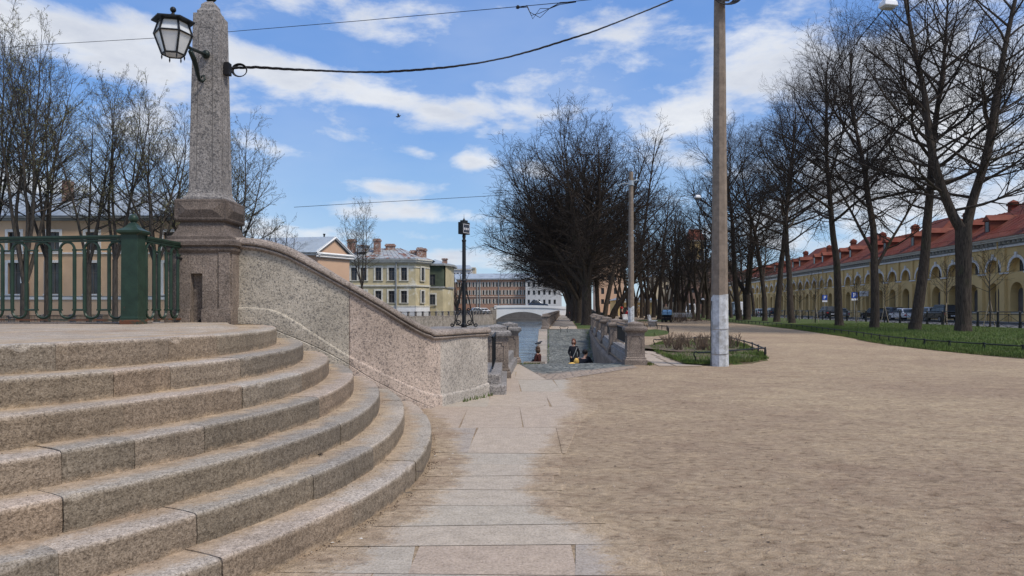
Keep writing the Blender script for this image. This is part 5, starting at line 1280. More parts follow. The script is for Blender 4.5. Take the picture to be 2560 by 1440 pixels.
# ================================================================ LAWNS, ROAD
rg = random.Random(3)
LB = [(40, 3), (22, 11), (16.2, 16.5), (14.4, 20.2), (14.1, 24), (14.7, 29.8), (16.3, 36), (17.7, 43), (19.0, 50), (20.3, 60), (22.0, 75), (23.4, 90), (26, 120), (31, 200)]
def lawn_in(x, y, o=0):     # distance inside the lawn from its path edge
    for (x0, y0), (x1, y1) in zip(LB, LB[1:]):
        if y0 <= y <= y1: return x-lerp(x0, x1, (y-y0)/(y1-y0))
    return -1
def sx_(Y): return 28.3+.075*Y           # street side edge of the lawn
m = MB(); ys = [3+i*1.2 for i in range(30)]+[39+i*4 for i in range(40)]
vs = []; ba = []; NX = 14
for y in ys:
    xl = interp(y, [(b, a) for a, b in LB]); xr = max(sx_(y), xl+.5)
    for j in range(NX+1):
        u = (j/NX)**1.8; x = lerp(xl, xr, u); vs.append((x+(rg.uniform(-.12, .12) if j == 0 else 0), y, .004+.10*min(1, (x-xl)/1.2)+.10*min(1, max(0, (x-xl)/7)))); ba.append(max(0, 1-(x-xl)/.5))
m.add(vs, [(i*(NX+1)+j, i*(NX+1)+j+1, (i+1)*(NX+1)+j+1, (i+1)*(NX+1)+j) for i in range(len(ys)-1) for j in range(NX)], bare=ba)
tag(m.build('lawn', MAT['lawn'], smooth=True), kind='structure')
m = MB(); m.poly([(sx_(-30), -30), (43.2+.075*-30, -30), (43.2+.075*260, 260), (sx_(260), 260)], .006); tag(m.build('road', MAT['asphalt']), kind='structure')
m = MB()
for Y in range(-30, 260, 10): m.prism([(sx_(Y)-.1, Y), (sx_(Y)+.05, Y), (sx_(Y+10)+.05, Y+10), (sx_(Y+10)-.1, Y+10)], -.1, .13)
tag(m.build('kerb', MAT['granite_quay']), kind='structure')
m = MB(); m.prism([(42.0+.075*-30, -30), (44.4+.075*-30, -30), (44.4+.075*260, 260), (42.0+.075*260, 260)], -.1, .12); tag(m.build('sidewalk', MAT['pavement']), kind='structure')
# canal-side flagged walk and grass strip beyond the ramp
m = MB()
for i in range(60):
    y0 = 51.1+2*i; m.poly([(quayx(y0)+.6, y0), (quayx(y0)+2.5, y0), (quayx(y0+1.95)+2.5, y0+1.95), (quayx(y0+1.95)+.6, y0+1.95)], .012, tint=rg.random(), cover=.95)
tag(m.build('sidewalk', MAT['slab']), kind='structure')
# canal-side flags right of the ramp balustrade
m = MB()
for i in range(20):
    y0 = 18.0+1.6*i; x0 = rwx(y0)+.75; w = 1.0 if i < 6 else .7; xm = x0+rg.uniform(.3, .7)*w
    for a, b_ in ((x0, xm-.02), (xm+.02, x0+w+rg.uniform(-.1, .25))): m.poly([(a, y0), (b_, y0+rg.uniform(-.1, .1)), (b_+.03, y0+1.56), (a+.03, y0+1.56)], .012, tint=rg.random(), cover=.8)
tag(m.build('sidewalk', MAT['slab']), kind='structure')
ISL = [gpos(*p) for p in ((1621, 870), (1650, 858), (1700, 855), (1760, 851), (1822, 853), (1865, 866), (1905, 885), (1922, 901), (1880, 909), (1820, 913), (1760, 915), (1710, 912), (1675, 900), (1640, 884))]
GRASS = [('grass', [(quayx(51.3)+2.6, 51.8), (5.9, 51.8), (quayx(60)+5, 60), (quayx(140)+9, 140), (quayx(140)+2.6, 140)]),
         ('grass', [gpos(*p) for p in ((1600, 841), (1600, 826), (1640, 824), (1672, 829), (1668, 836), (1635, 841))]),
         ('grass', [gpos(*p) for p in ((1590, 803), (1600, 800), (1690, 800.5), (1662, 804.5))])]
def mound(pts, hh, bare=.0, inset=.45):
    c = (sum(p[0] for p in pts)/len(pts), sum(p[1] for p in pts)/len(pts)); fine = []
    for (a, b_) in zip(pts, pts[1:]+pts[:1]):
        n = max(1, int(math.dist(a, b_)/.35)) if math.dist(a, b_) < 12 else 12
        for i in range(n): fine.append((lerp(a[0], b_[0], i/n)+rg.uniform(-.05, .05), lerp(a[1], b_[1], i/n)+rg.uniform(-.05, .05)))
    m = MB(); rs = []
    for t_, z in ((0, -.01), (.01, .018), (.04, .035), (.15, hh*.7), (.4, hh), (.75, hh*1.05), (.98, hh*1.1)): rs.append([(lerp(p[0], c[0], t_), lerp(p[1], c[1], t_), z) for p in fine])
    m.rings(rs, cap=True, bare=bare); return m
tag(mound(ISL, .07, .6).build('lawn', MAT['lawn'], smooth=True), kind='structure')
for nm, p in GRASS: tag(mound(p, .06).build('lawn', MAT['lawn'], smooth=True), kind='structure')
# grass blades
def blades(name, n, fn, h=(.04, .09)):
    vs = []; fs = []; k = 0
    for _ in range(n):
        q = fn()
        if q is None: continue
        x, y, z = q; a = rg.uniform(0, 6.28); w = rg.uniform(.006, .014); hh = rg.uniform(*h); lx_, ly_ = rg.gauss(0, .03), rg.gauss(0, .03)
        vs += [(x-math.cos(a)*w, y-math.sin(a)*w, z-.01), (x+math.cos(a)*w, y+math.sin(a)*w, z-.01), (x+lx_, y+ly_, z+hh)]; fs.append((k, k+1, k+2)); k += 3
    m = MB(); m.v = vs; m.f = fs; tag(m.build(name, MAT['blade']), kind='stuff')
def inpoly(x, y, P_):
    c = False; j = len(P_)-1
    for i in range(len(P_)):
        if (P_[i][1] > y) != (P_[j][1] > y) and x < (P_[j][0]-P_[i][0])*(y-P_[i][1])/(P_[j][1]-P_[i][1])+P_[i][0]: c = not c
        j = i
    return c
def fl():
    y = 15+45*rg.random()**1.6; xl = interp(y, [(b, a) for a, b in LB]); d = rg.random()**2*12
    if d < .5 and rg.random() < .5-d: return None
    return (xl+d+.05, y, .02+.09*min(1, d/1.2)+.09*min(1, d/7)) if xl+d < sx_(y) else None
blades('grass', 90000, fl, (.05, .11))
tuft = [(rg.uniform(3, 10), rg.uniform(16, 35), rg.uniform(.25, .7)) for _ in range(60)]; tuft = [t_ for t_ in tuft if inpoly(t_[0], t_[1], ISL)]
edgep = [(lerp(a[0], b_[0], i/6), lerp(a[1], b_[1], i/6)) for a, b_ in zip(ISL, ISL[1:]+ISL[:1]) for i in range(6)]
def fi():
    if rg.random() < .35: e = rg.choice(edgep); x, y = e[0]+rg.gauss(.0, .12), e[1]+abs(rg.gauss(0, .25))
    elif rg.random() < .85: t_ = rg.choice(tuft); x, y = rg.gauss(t_[0], t_[2]), rg.gauss(t_[1], t_[2])
    else: x, y = rg.uniform(3, 7), rg.uniform(17.5, 33)
    return (x, y, .055) if inpoly(x, y, ISL) else None
blades('grass', 22000, fi, (.03, .10))
def fw():   # weeds along the ramp wall, kerb and pier feet
    r = rg.random()
    if r < .45: y = rg.uniform(28, 50.5); return (rwx(y)-.05-abs(rg.gauss(0, .12)), y, rampz(y))
    if r < .6: y = rg.uniform(34, 50.5); return (kerbx(y)+.62+abs(rg.gauss(0, .04)), y, rampz(y))
    if r < .8: return (rg.uniform(.05, .7), 18.7+rg.gauss(0, .05), -.03)
    if r < .9: return (3.42+rg.gauss(0, .05), 18.5+rg.gauss(0, .12), 0)
    t_ = rg.random()
    return (lerp(-.80, -.38, t_)+.05+abs(rg.gauss(0, .03)), lerp(11.1, 11.95, t_)-.02, 0) if rg.random() < .25 else None
blades('weeds', 2400, fw, (.02, .09))

# ================================================================ LOW HOOP FENCES
def hoop_fence(pts, label, h=.27, posts=True, curl=(False, False), spacing=1.55, x_style=True):
    L = [0]
    for a, b_ in zip(pts, pts[1:]): L.append(L[-1]+math.dist(a, b_))
    def at(s_):
        for i in range(len(pts)-1):
            if s_ <= L[i+1]: t_ = (s_-L[i])/(L[i+1]-L[i]); return (lerp(pts[i][0], pts[i+1][0], t_), lerp(pts[i][1], pts[i+1][1], t_))
        return pts[-1]
    root = thing('hoop_fence', (pts[0][0], pts[0][1], 0), label, 'low fence', 'low black garden fences')
    n = max(1, round(L[-1]/spacing)); m = MB(); tp = []
    for i in range(n+1):
        s_ = L[-1]*i/n
        if 0 < i < n or not curl[0]:
            for ds, dz in ((-.10, 0), (-.04, .025), (0, .03), (.04, .025), (.10, 0)):
                q = at(min(max(s_+ds, 0), L[-1])); tp.append((q[0], q[1], h+dz))
        else: q = at(s_); tp.append((q[0], q[1], h))
    m.tube(tp, .021, 6)
    for e in (0, 1):
        if curl[e]:
            q = at(0 if e == 0 else L[-1]); q2 = at(.3 if e == 0 else L[-1]-.3); d = Vector((q[0]-q2[0], q[1]-q2[1])).normalized()
            m.tube([(q[0]+d.x*a, q[1]+d.y*a, z) for a, z in ((0, h), (.08, h+.03), (.15, h+.01), (.16, h-.05), (.10, h-.12), (.09, h*.4), (.12, -.05))], .017, 6)
    m.build('top_rail', MAT['black_iron'], root)
    for i in range(n+1):
        if (i == 0 and curl[0]) or (i == n and curl[1]): continue
        q = at(L[-1]*i/n); q2 = at(min(L[-1]*i/n+.1, L[-1])) if i < n else q; q0 = at(max(0, L[-1]*i/n-.1)); d = Vector((q2[0]-q0[0], q2[1]-q0[1])).normalized()
        m = MB()
        for sg_ in (-1, 1): m.tube([(q[0]+d.x*a*sg_, q[1]+d.y*a*sg_, z) for a, z in ((.005, h+.03), (.035, h-.06), (.042, h*.5), (.03, h*.25), (.01, -.05))], .017, 5)
        m.build('post', MAT['black_iron'], root)
    return root
hf = [(a+.75, b) for a, b in LB if 10 < b < 92]
hoop_fence([(22.8, 11), (17, 16.7), (15.6, 21), (14.95, 26), (15.3, 30), (16.8, 36), (18.2, 43), (19.6, 50), (20.9, 60), (22.6, 75), (24, 90)], 'long low black hoop fence along the edge of the right lawn')
q = lambda px, py: gpos(px, py)
hoop_fence([q(1745, 912), q(1800, 908), q(1913, 897)], 'low black curled rail in front of the concrete pole', .30, curl=(True, False), spacing=3.2)
hoop_fence([q(1913, 897), q(1880, 880), q(1850, 870), q(1828, 862)], 'low black fence closing the right side of the shrub bed', .28, spacing=1.5)
hoop_fence([q(1640, 868), q(1700, 864), q(1760, 861), q(1824, 857)], 'low black rail behind the bare rose shrubs', .27, curl=(True, False), spacing=2.2)
hoop_fence([q(1603, 822), q(1640, 822.5), q(1668, 826), q(1672, 833)], 'low black fence round the small grass patch by the white bench', .27, spacing=1.5)
hoop_fence([q(1406, 829), q(1414, 829)], 'tiny curled black rail end at the top of the ramp', .3, curl=(True, True), spacing=1)

# bare rose bushes
rb = random.Random(9)
for i in range(30):
    px = rb.uniform(1668, 1772); py = rb.uniform(868, 884)
    if i > 25: px, py = rb.uniform(1822, 1842), rb.uniform(866, 878)
    x, y = gpos(px, py); m = MB()
    for _ in range(9):
        a = rb.uniform(0, 6.28); e = rb.uniform(.1, .65); h = rb.uniform(.28, .60); d = Vector((math.cos(a)*math.sin(e), math.sin(a)*math.sin(e), math.cos(e))); p0 = Vector((x, y, .03)); p1 = p0+d*h*.5; p2 = p1+(d+Vector((rb.gauss(0, .25), rb.gauss(0, .25), .2))).normalized()*h*.5
        m.tube([p0, p1, p2], [.010, .008, .005], 4)
        for _ in range(2): b0 = p1.lerp(p2, rb.random()); m.tube([b0, b0+Vector((rb.gauss(0, .08), rb.gauss(0, .08), rb.uniform(.05, .15)))], [.005, .003], 3)
    o = m.build('rose_bush', MAT['bush_twig']); tag(o, 'pruned bare rose bush among others in the bed behind the concrete pole', 'shrub', 'pruned rose bushes in the bed')
m = MB(); cpt = Vector(gpos(1722, 876)).to_3d()
vs = [(cpt.x+1.7*math.cos(a)*(1+.15*math.sin(3*a)), cpt.y+2.4*math.sin(a)*(1+.1*math.sin(5*a)), .093) for a in [i*6.283/30 for i in range(30)]]; m.add(vs, [tuple(range(30))]); tag(m.build('soil', MAT['soil']), kind='structure')
for px, py, n in ((1690, 806, 18), (1712, 802, 18), (1672, 800, 14), (1600, 818, 12), (1735, 803, 14)):
    x, y = gpos(px, py); m = MB()
    for _ in range(n*4):
        a = rb.uniform(0, 6.28); e = rb.uniform(.05, .7); h = rb.uniform(.7, 1.5) if py < 815 else .5; p0 = Vector((x+rb.gauss(0, .5), y+rb.gauss(0, .5), 0)); d = Vector((math.cos(a)*math.sin(e), math.sin(a)*math.sin(e), math.cos(e))); m.tube([p0, p0+d*h*.6, p0+d*h+Vector((rb.gauss(0, .1), 0, .05))], [.015, .01, .006], 3)
    tag(m.build('bare_shrub', MAT['bush_twig']), 'bare brown bush standing in the park lawn', 'shrub', 'bare park bushes')

# ================================================================ STREET FENCE
sf = thing('street_fence', (sx_(60)-.4, 60, 0), 'black iron street fence with crossed bars between lawn and road', 'fence')
ys = [22+2.35*i for i in range(58)]
m = MB(); top = 1.12
for a, b_ in zip(ys, ys[1:]):
    A_ = Vector((sx_(a)-.45, a, .08)); B_ = Vector((sx_(b_)-.45, b_, .08)); C_ = (A_+B_)/2; U_ = lambda v, z: v+Vector((0, 0, z))
    for z, r in ((top, .028), (top-.16, .018), (.42, .022), (.10, .018)): m.tube([U_(A_, z), U_(B_, z)], r, 4, cap=False)
    for P0, P1 in ((A_, C_), (B_, C_)):
        m.tube([U_(P0, .44), U_(P1, top-.2)], .016, 4); m.tube([U_(P0, .40), U_(P1, .12)], .014, 4)
    m.tube([U_(C_, top-.2), U_(C_, .42)], .016, 4); m.sphere(U_(C_, top-.17), .05, 5)
    m.tube([U_(A_, .12), U_(A_.lerp(C_, .5), .40), U_(C_, .12), U_(C_.lerp(B_, .5), .40), U_(B_, .12)], .012, 3)
m.build('railing', MAT['black_iron'], sf)
for i, a in enumerate(ys): m = MB(); m.sq(sx_(a)-.45, a, [(.065, 0), (.065, .45), (.05, .47), (.05, top+.05), (.065, top+.07), (.01, top+.14)]); m.build('post', MAT['black_iron'], sf)

# ================================================================ CARS
def car(name, label, x, y, ang, paint, kind='suv', L=4.6, Wd=1.85, Hh=1.68, plate=True):
    root = thing(name, (0, 0, 0), label, 'car' if name != 'parked_van' else 'van', 'vehicles parked or driving on the streets')
    if kind == 'suv': low = [(-L/2, .35), (-L/2, .62), (-L/2+.06, .98), (-L/2+.10, 1.05), (L/2-1.25, 1.03), (L/2-.15, .86), (L/2, .62), (L/2, .32)]; cab = [(-L/2+.12, 1.03), (-L/2+.42, Hh-.06), (-L/2+.8, Hh), (.25, Hh-.02), (L/2-1.35, 1.0)]
    elif kind == 'van': low = [(-L/2, .35), (-L/2, 1.1), (L/2-.9, 1.1), (L/2-.05, .95), (L/2, .4)]; cab = [(-L/2+.01, 1.08), (-L/2+.08, Hh-.05), (-L/2+.3, Hh), (L/2-1.6, Hh), (L/2-.8, 1.08)]
    else: low = [(-L/2, .35), (-L/2, .70), (-L/2+.10, .92), (-L/2+.8, .96), (L/2-1.15, .92), (L/2-.12, .76), (L/2, .55), (L/2, .30)]; cab = [(-L/2+.35, .93), (-L/2+1.0, Hh-.03), (-.15, Hh), (L/2-1.35, .90)]
    w = Wd/2; b = MB()
    def section(pr, wb, wt, z0): return [[(px_, sgn*(lerp(wb, wt, min(1, max(0, (pz-z0)/.7)))), pz) for px_, pz in pr] for sgn in (-1, 1)]
    r_ = section(low, w, w-.03, .9); b.rings([[(p[0], -p[1]*-1, p[2]) for p in r_[0]], [(p[0], -w*.9-.0 if False else p[1], p[2]) for p in r_[1]]])
    bd = b.build('body', MAT[paint], root, bev=.06)
    b = MB(); r_ = section(cab, w-.06, w-.24, .95); b.rings(r_); cb_ = b.build('cabin', MAT[paint], root, bev=.05)
    g_ = MB(); z0, z1 = (1.07, Hh-.13) if kind != 'sedan' else (.95, Hh-.11)
    def xat(z, front): # cab outline x at height z
        pr = cab; best = None
        for (xa_, za), (xb_, zb) in zip(pr, pr[1:]):
            if (za-z)*(zb-z) <= 0 and za != zb:
                xx = lerp(xa_, xb_, (z-za)/(zb-za))
                if best is None or (xx > best if front else xx < best): best = xx
        return best if best is not None else (pr[-1][0] if front else pr[0][0])
    yw = lambda z: lerp(w-.06, w-.24, min(1, max(0, (z-.95)/.7)))+.012
    rb0, rb1, rf0, rf1 = xat(z0, 0), xat(z1, 0), xat(z0, 1), xat(z1, 1)
    for sg_ in (-1, 1):
        for a0, a1 in ((.06, .33), (.36, .62), (.65, .95)):
            q_ = [(lerp(rb0, rf0, a0), sg_*yw(z0), z0), (lerp(rb0, rf0, a1), sg_*yw(z0), z0), (lerp(rb1, rf1, a1), sg_*yw(z1), z1), (lerp(rb1, rf1, a0), sg_*yw(z1), z1)]
            if kind == 'van' and a0 < .6: continue
            g_.add(q_, [(0, 1, 2, 3)])
    for xx0, xx1, s1 in ((rb0, rb1, -1), (rf0, rf1, 1)): 
        if kind == 'van' and s1 < 0: continue
        g_.add([(xx0+s1*.015, -yw(z0)+.12, z0), (xx0+s1*.015, yw(z0)-.12, z0), (xx1+s1*.015, yw(z1)-.14, z1), (xx1+s1*.015, -yw(z1)+.14, z1)], [(0, 1, 2, 3)])
    g_.build('windows', MAT['glass'], root)
    for sx0 in (-L*.30, L*.31):
        for sg_ in (-1, 1):
            m = MB(); m.tube([(sx0, sg_*(w-.22), .33), (sx0, sg_*(w+.01), .33)], .34, 16); wh_ = m.build('wheel', MAT['tyre'], root)
            m = MB(); m.tube([(sx0, sg_*(w-.0), .33), (sx0, sg_*(w+.025), .33)], .20, 12); m.build('rim', MAT['rim'], wh_)
    zl = .95 if kind != 'sedan' else .74
    for sg_ in (-1, 1):
        m = MB(); m.box(-L/2-.015, -L/2+.08, min(sg_*(w-.32), sg_*(w-.04)), max(sg_*(w-.32), sg_*(w-.04)), zl-.16, zl); m.build('tail_light', MAT['tail_light'], root)
        m = MB(); m.box(L/2-.2, L/2+.012, min(sg_*(w-.40), sg_*(w-.06)), max(sg_*(w-.40), sg_*(w-.06)), .60, .74); m.build('headlight', MAT['sign_white'], root)
    m = MB(); m.box(-L/2-.02, -L/2+.02, -.26, .26, .60, .71); m.build('number_plate', MAT['sign_white'], root)
    root.location = (x, y, .006); root.rotation_euler = (0, 0, ang); return root
va = math.atan2(1, .075)
def lane(px, off): # point on the parking lane seen at px
    c = CB-off; Y = c*F/(px-CX-.075*F); return c+.075*Y, Y
for px, off, paint, kind, lb, Hh, name in ((2355, 3.6, 'car_dark', 'suv', 'black off-roader seen from behind with a light plate, parked left of the nearest trunk', 1.85, 'parked_car'),
     (2318, 3.3, 'car_silver', 'suv', 'silver car with red tail light just ahead of the black off-roader', 1.6, 'parked_car'),
     (2258, 4.2, 'car_white', 'sedan', 'white saloon between two lawn trunks', 1.46, 'parked_car'), (2228, 3.4, 'car_blue', 'suv', 'dark blue car ahead of the white saloon', 1.6, 'parked_car'), (2185, 3.4, 'car_dark', 'sedan', 'black car behind the third lawn trunk', 1.5, 'parked_car'),
     (2095, 3.6, 'car_silver', 'sedan', 'grey car mostly behind the fourth lawn trunk', 1.5, 'parked_car'),
     (2068, 6.4, 'car_dark', 'suv', 'large dark car with full-width tail light in the gap of the lawn trees', 1.75, 'parked_car'), (1930, 4, 'car_blue', 'suv', 'dark car far down the street near the sixth trunk', 1.6, 'parked_car'), (1898, 5, 'car_silver', 'sedan', 'pale grey car far down the street', 1.45, 'parked_car')):
    x, y = lane(px, off); car(name, lb, x, y, va, paint, kind, Hh=Hh)
x, y = gpos(1846, 792); car('parked_van', 'white van far down the street right of the pole', x, y, va+.2, 'car_white', 'van', 5.2, 2.0, 2.6)
x, y = gpos(1727, 788); car('parked_van', 'white van at the far end of the park path', x, y, -1.9, 'car_white', 'van', 5.2, 2.0, 2.5)
x, y = gpos(1627, 788); car('parked_car', 'white car at the far edge of the park', x, y, .4, 'car_white', 'sedan')
x, y = gpos(1480, 799); car('parked_car', 'black car with pale roof behind the ramp balustrade', x, y+6, .2, 'car_dark', 'suv', Hh=1.5)
car('parked_car', 'white car on the far bank left of the white bridge', PX(1212, 172), 172, .3, 'car_white', 'suv', Hh=1.6)
car('parked_car', 'dark car with white markings behind the far bank railing', PX(1197, 168), 168, .3, 'car_silver', 'sedan')
car('parked_car', 'dark car crossing the white bridge', PX(1345, 171), 171, 0.05, 'car_blue', 'sedan').location.z = PZ(768.5, 171)
car('parked_car', 'white car parked behind the railing beyond the bridge', PX(1392, 190), 190, .3, 'car_white', 'sedan')

# ================================================================ CONCRETE POLES, LAMP HEADS, CABLES
def pole(x, y, ht, r0, r1, zw, label, wires=True):
    root = thing('concrete_pole', (x, y, 0), label, 'pole')
    m = MB(); n = 8; zs = [zw+(ht-zw)*i/12 for i in range(13)]
    def rr(z): return lerp(r0, r1, z/ht)
    def ring(z, jit=0): return [(x+(rr(z)+jit*rg.uniform(-1, 1))*math.cos(2*math.pi*(i+.5)/n+.08), y+(rr(z)+jit*rg.uniform(-1, 1))*math.sin(2*math.pi*(i+.5)/n+.08), z) for i in range(n)]
    m.rings([ring(z, .002) for z in zs]); m.build('shaft', MAT['concrete'], root)
    m = MB(); R_ = [ring(z, .003) for z in (-.1, .12, .3, .6, .9, 1.2, 1.45, zw)]
    R_[-1] = [(p[0], p[1], zw+rg.uniform(-.02, .18)) for p in R_[-1]]
    R_ = [[(x+(p[0]-x)*1.012, y+(p[1]-y)*1.012, p[2]) for p in r_] for r_ in R_]
    m.rings(R_); m.build('whitewash', MAT['white_wash'], root); return root
x, y = 5.08, 18.1; pa = pole(x, y, 9.75, .215, .125, PZ(752, 18.1), 'tall tapering concrete pole with whitewashed foot in the shrub bed')
for z in (PZ(822, y), PZ(884, y)):
    m = MB(); n = 8; m.tube([(x+.222*math.cos(2*math.pi*(i+.5)/n+.08), y+.222*math.sin(2*math.pi*(i+.5)/n+.08), z+.01*math.sin(i)) for i in range(9)], .006, 4)
    m.build('wire_tie', MAT['granite_far'], pa)
m = MB(); m.tube([(x-.21, y-.05, PZ(752, y)), (x-.235, y-.06, PZ(780, y)), (x-.225, y-.05, PZ(815, y))], .010, 5); m.tube([(x-.22, y-.02, PZ(815, y)), (x-.215, y-.02, .0)], .008, 4); m.build('conduit', MAT['black_iron'], pa)
m = MB(); zc_ = PZ(8, y)
for k_ in range(7):
    r = .17+.015*k_; m.tube([(x+.12+r*math.cos(a)*(1+.05*k_%2), y-.16-.02*k_, zc_+.06+r*math.sin(a)*.8) for a in [R(195+15*i) for i in range(12)]], .011, 4)
m.tube([(x-.02, y-.14, 9.7), (x-.02, y-.14, zc_)], .02, 4); m.build('cable_coil', MAT['cable'], pa)
m = MB(); m.box(x-.16, x+.16, y-.2, y+.2, 9.55, 9.68); m.box(x+.05, x+.20, y-.2, y-.1, zc_, zc_+.25); m.build('bracket', MAT['cornice_grey'], pa)
x2, y2 = 6.44, 40.; pb = pole(x2, y2, PZ(430, 40), .175, .115, PZ(770, 40), 'second shorter concrete pole behind the ramp balustrade')
m = MB(); z = PZ(452, 40); m.tube([(x2, y2, z), (x2, y2, z-.25)], .16, 8); m.tube([(x2+.1, y2-.1, z), (x2+.4, y2-.1, z+.02)], .03, 5); m.tube([(x2-.1, y2-.1, PZ(460, 40)), (x2-.4, y2-.1, PZ(459, 40)), (x2-.75, y2-.1, PZ(464, 40))], .022, 4); m.build('bracket', MAT['zinc_roof'], pb)
def lamp_head(px, py, Y, s, label, ang=.2):
    x, z = PX(px, Y), PZ(py, Y); root = thing('street_lamp', (x, Y, z), label, 'street lamp', 'street lamps hung over the park')
    c, q_ = math.cos(ang), math.sin(ang); T = lambda a, b, zz: (x+(c*a-q_*b)*s, Y+(q_*a+c*b)*s, z+zz*s)
    m = MB(); m.rings([[T(a*w, b*l, zz) for a, b in ((-1, -1), (1, -1), (1, 1), (-1, 1))] for w, l, zz in ((.22, .16, -.10), (.24, .18, -.08), (.22, .16, .05), (.13, .10, .15))]); m.build('housing', MAT['sign_white'], root, bev=.01)
    m = MB(); m.rings([[T(a*w, b*l, zz) for a, b in ((-1, -1), (1, -1), (1, 1), (-1, 1))] for w, l, zz in ((.17, .12, -.16), (.21, .15, -.101))]); m.build('diffuser', MAT['cornice_grey'], root)
    m = MB(); m.tube([T(-.35, 0, .30), T(-.26, 0, .12), T(0, 0, .15)], .018*s, 5); m.tube([T(0, 0, .1), T(0, 0, .45), T(-.35, 0, .60)], .02*s, 5); m.build('arm', MAT['black_iron'], root)
lamp_head(2220, 10, 24, 1.0, 'pale street lamp head hanging at the top edge before the right trees'); lamp_head(1744, 492, 60, .95, 'small pale street lamp head just left of the tall concrete pole')
lamp_head(1757, 748, 75, .6, 'tiny pale lamp low behind the foot of the concrete pole')
def wire(name, pts, r, label, n=5, wob=0, strands=1):
    m = MB()
    for k_ in range(strands):
        ph = k_*2.1; q_ = []
        for i in range(len(pts)-1):
            for j in range(8):
                t_ = j/8; p = Vector(pts[i]).lerp(Vector(pts[i+1]), t_); u = i+t_
                q_.append(p+Vector((0, math.sin(u*5+ph)*wob, math.cos(u*6.3+ph)*wob)))
        q_.append(Vector(pts[-1])); m.tube(q_, r, 4)
    return tag(m.build(name, MAT['cable']), label, 'cable')
def along(px, py, A_, B_):  # point on the vertical plane through plan points A,B seen at this pixel
    k_ = (px-CX)/F; dx, dy = B_[0]-A_[0], B_[1]-A_[1]; t_ = (k_*A_[1]-A_[0])/(dx-k_*dy); Y = A_[1]+dy*t_; return (A_[0]+dx*t_, Y, H-(py-HY)*Y/F)
A_, B_ = (-3.80, 9.95), (5.0, 18.0)
wire('bundled_cable', [along(*p, A_, B_) for p in ((578, 170), (640, 168), (720, 173), (800, 176.5), (880, 180), (960, 180), (1040, 175), (1120, 168), (1200, 157), (1270, 143), (1340, 124), (1410, 102), (1480, 80), (1550, 53), (1620, 25), (1680, 0), (1786, -48))], .010, 'thick twisted black cable bundle sagging from the obelisk to the concrete pole', 5, .009, 4)
cc_ = along(600, 177, A_, B_); m = MB()
for k_ in range(4): m.tube([(cc_[0]+(.088+.006*k_)*math.cos(a), cc_[1]-.01*k_, cc_[2]+(.075+.005*k_)*math.sin(a)) for a in [i*6.283/18 for i in range(19)]], .006, 4)
m.box(-3.83, -3.76, 9.82, 9.92, PZ(190, 9.9), PZ(160, 9.9)); tag(m.build('cable_coil', MAT['cable']), 'small black cable coil and clamp on the right side of the obelisk', 'cable')
A2, B2 = (-22, 34), (6.5, 20)
wire('thin_cable', [along(*p, A2, B2) for p in ((-60, 124), (150, 109), (390, 95), (600, 77), (900, 52), (1200, 25), (1290, 17), (1400, 7), (1600, -14))], .011, 'thin straight wire crossing the upper sky behind the obelisk')
m = MB(); c0_ = Vector(along(1345, 12, A2, B2))
for k_ in range(3): m.tube([Vector(along(px, py, A2, B2))+Vector((0, .02*k_, 0)) for px, py in ((1290, 20), (1318, 18-3*k_), (1324+4*k_, 30+8*k_), (1350, 44-12*k_), (1375, 20), (1400, 6+2*k_), (1440, 4))], .010, 4)
m.sphere(c0_+Vector((-.62, 0, -.07)), .06, 6); tag(m.build('cable_coil', MAT['cable']), 'loose loops of wire hanging at the top centre of the sky', 'cable')
wire('thin_cable', [along(*p, (-26, 60), (2, 60)) for p in ((735, 518), (900, 508), (1100, 497), (1290, 486), (1560, 466))], .018, 'faint thin wire low in the sky left of the dark trees')
wire('bundled_cable', [(PX(2240, 22), 22, PZ(-60, 22)), (PX(2215, 26), 26, PZ(15, 26)), (PX(2150, 31), 31, PZ(95, 31)), (PX(2080, 40), 40, PZ(195, 40)), (PX(2000, 56), 56, PZ(325, 56)), (PX(1930, 80), 80, PZ(430, 80))], .02, 'dark cable running back from the lamp through the right trees', 5, .02, 2)

# ================================================================ SIGNS
def parking_sign(px, py, Y, label):
    x, z = PX(px, Y), PZ(py, Y); r = thing('parking_sign', (x, Y, 0), label, 'road sign', 'blue parking signs'); m = MB(); m.tube([(x, Y+.04, 0), (x, Y+.04, z+.35)], .03, 6); m.build('post', MAT['cornice_grey'], r)
    m = MB(); m.box(x-.36, x+.36, Y-.02, Y+.005, z-.36, z+.36); p = m.build('plate', MAT['sign_blue'], r, bev=.01)
    m = MB(); m.box(x-.36, x+.36, Y-.02, Y+.005, z-.62, z-.40); m.build('lower_plate', MAT['sign_white'], r)
    m = MB(); m.box(x-.15, x-.06, Y-.03, Y-.021, z-.24, z+.24); A = [(x+.02+.14*math.cos(a), z+.10+.14*math.sin(a)) for a in [R(-90+18*i) for i in range(11)]]; B = [(x+.02+.055*math.cos(a), z+.10+.055*math.sin(a)) for a in [R(-90+18*i) for i in range(11)]]
    m.add([(a, Y-.028, b_) for a, b_ in A]+[(a, Y-.028, b_) for a, b_ in B], [(i, i+1, 12+i, 11+i) for i in range(10)]); m.box(x-.06, x+.02, Y-.029, Y-.022, z+.155, z+.24); m.box(x-.06, x+.02, Y-.029, Y-.022, z-.04, z+.045); m.build('letter', MAT['sign_white'], p)
parking_sign(2136, 738, 88, 'blue parking sign right of the fourth lawn trunk'); parking_sign(2062, 744, 105, 'blue parking sign further left down the street')
q3 = TM(38.5, 1.2, 0); x, Y = lane(2160, 1.0); z = PZ(734, Y); r = thing('shop_sign', (x, Y, z), 'white illuminated projecting sign on the yellow arcade', 'sign')
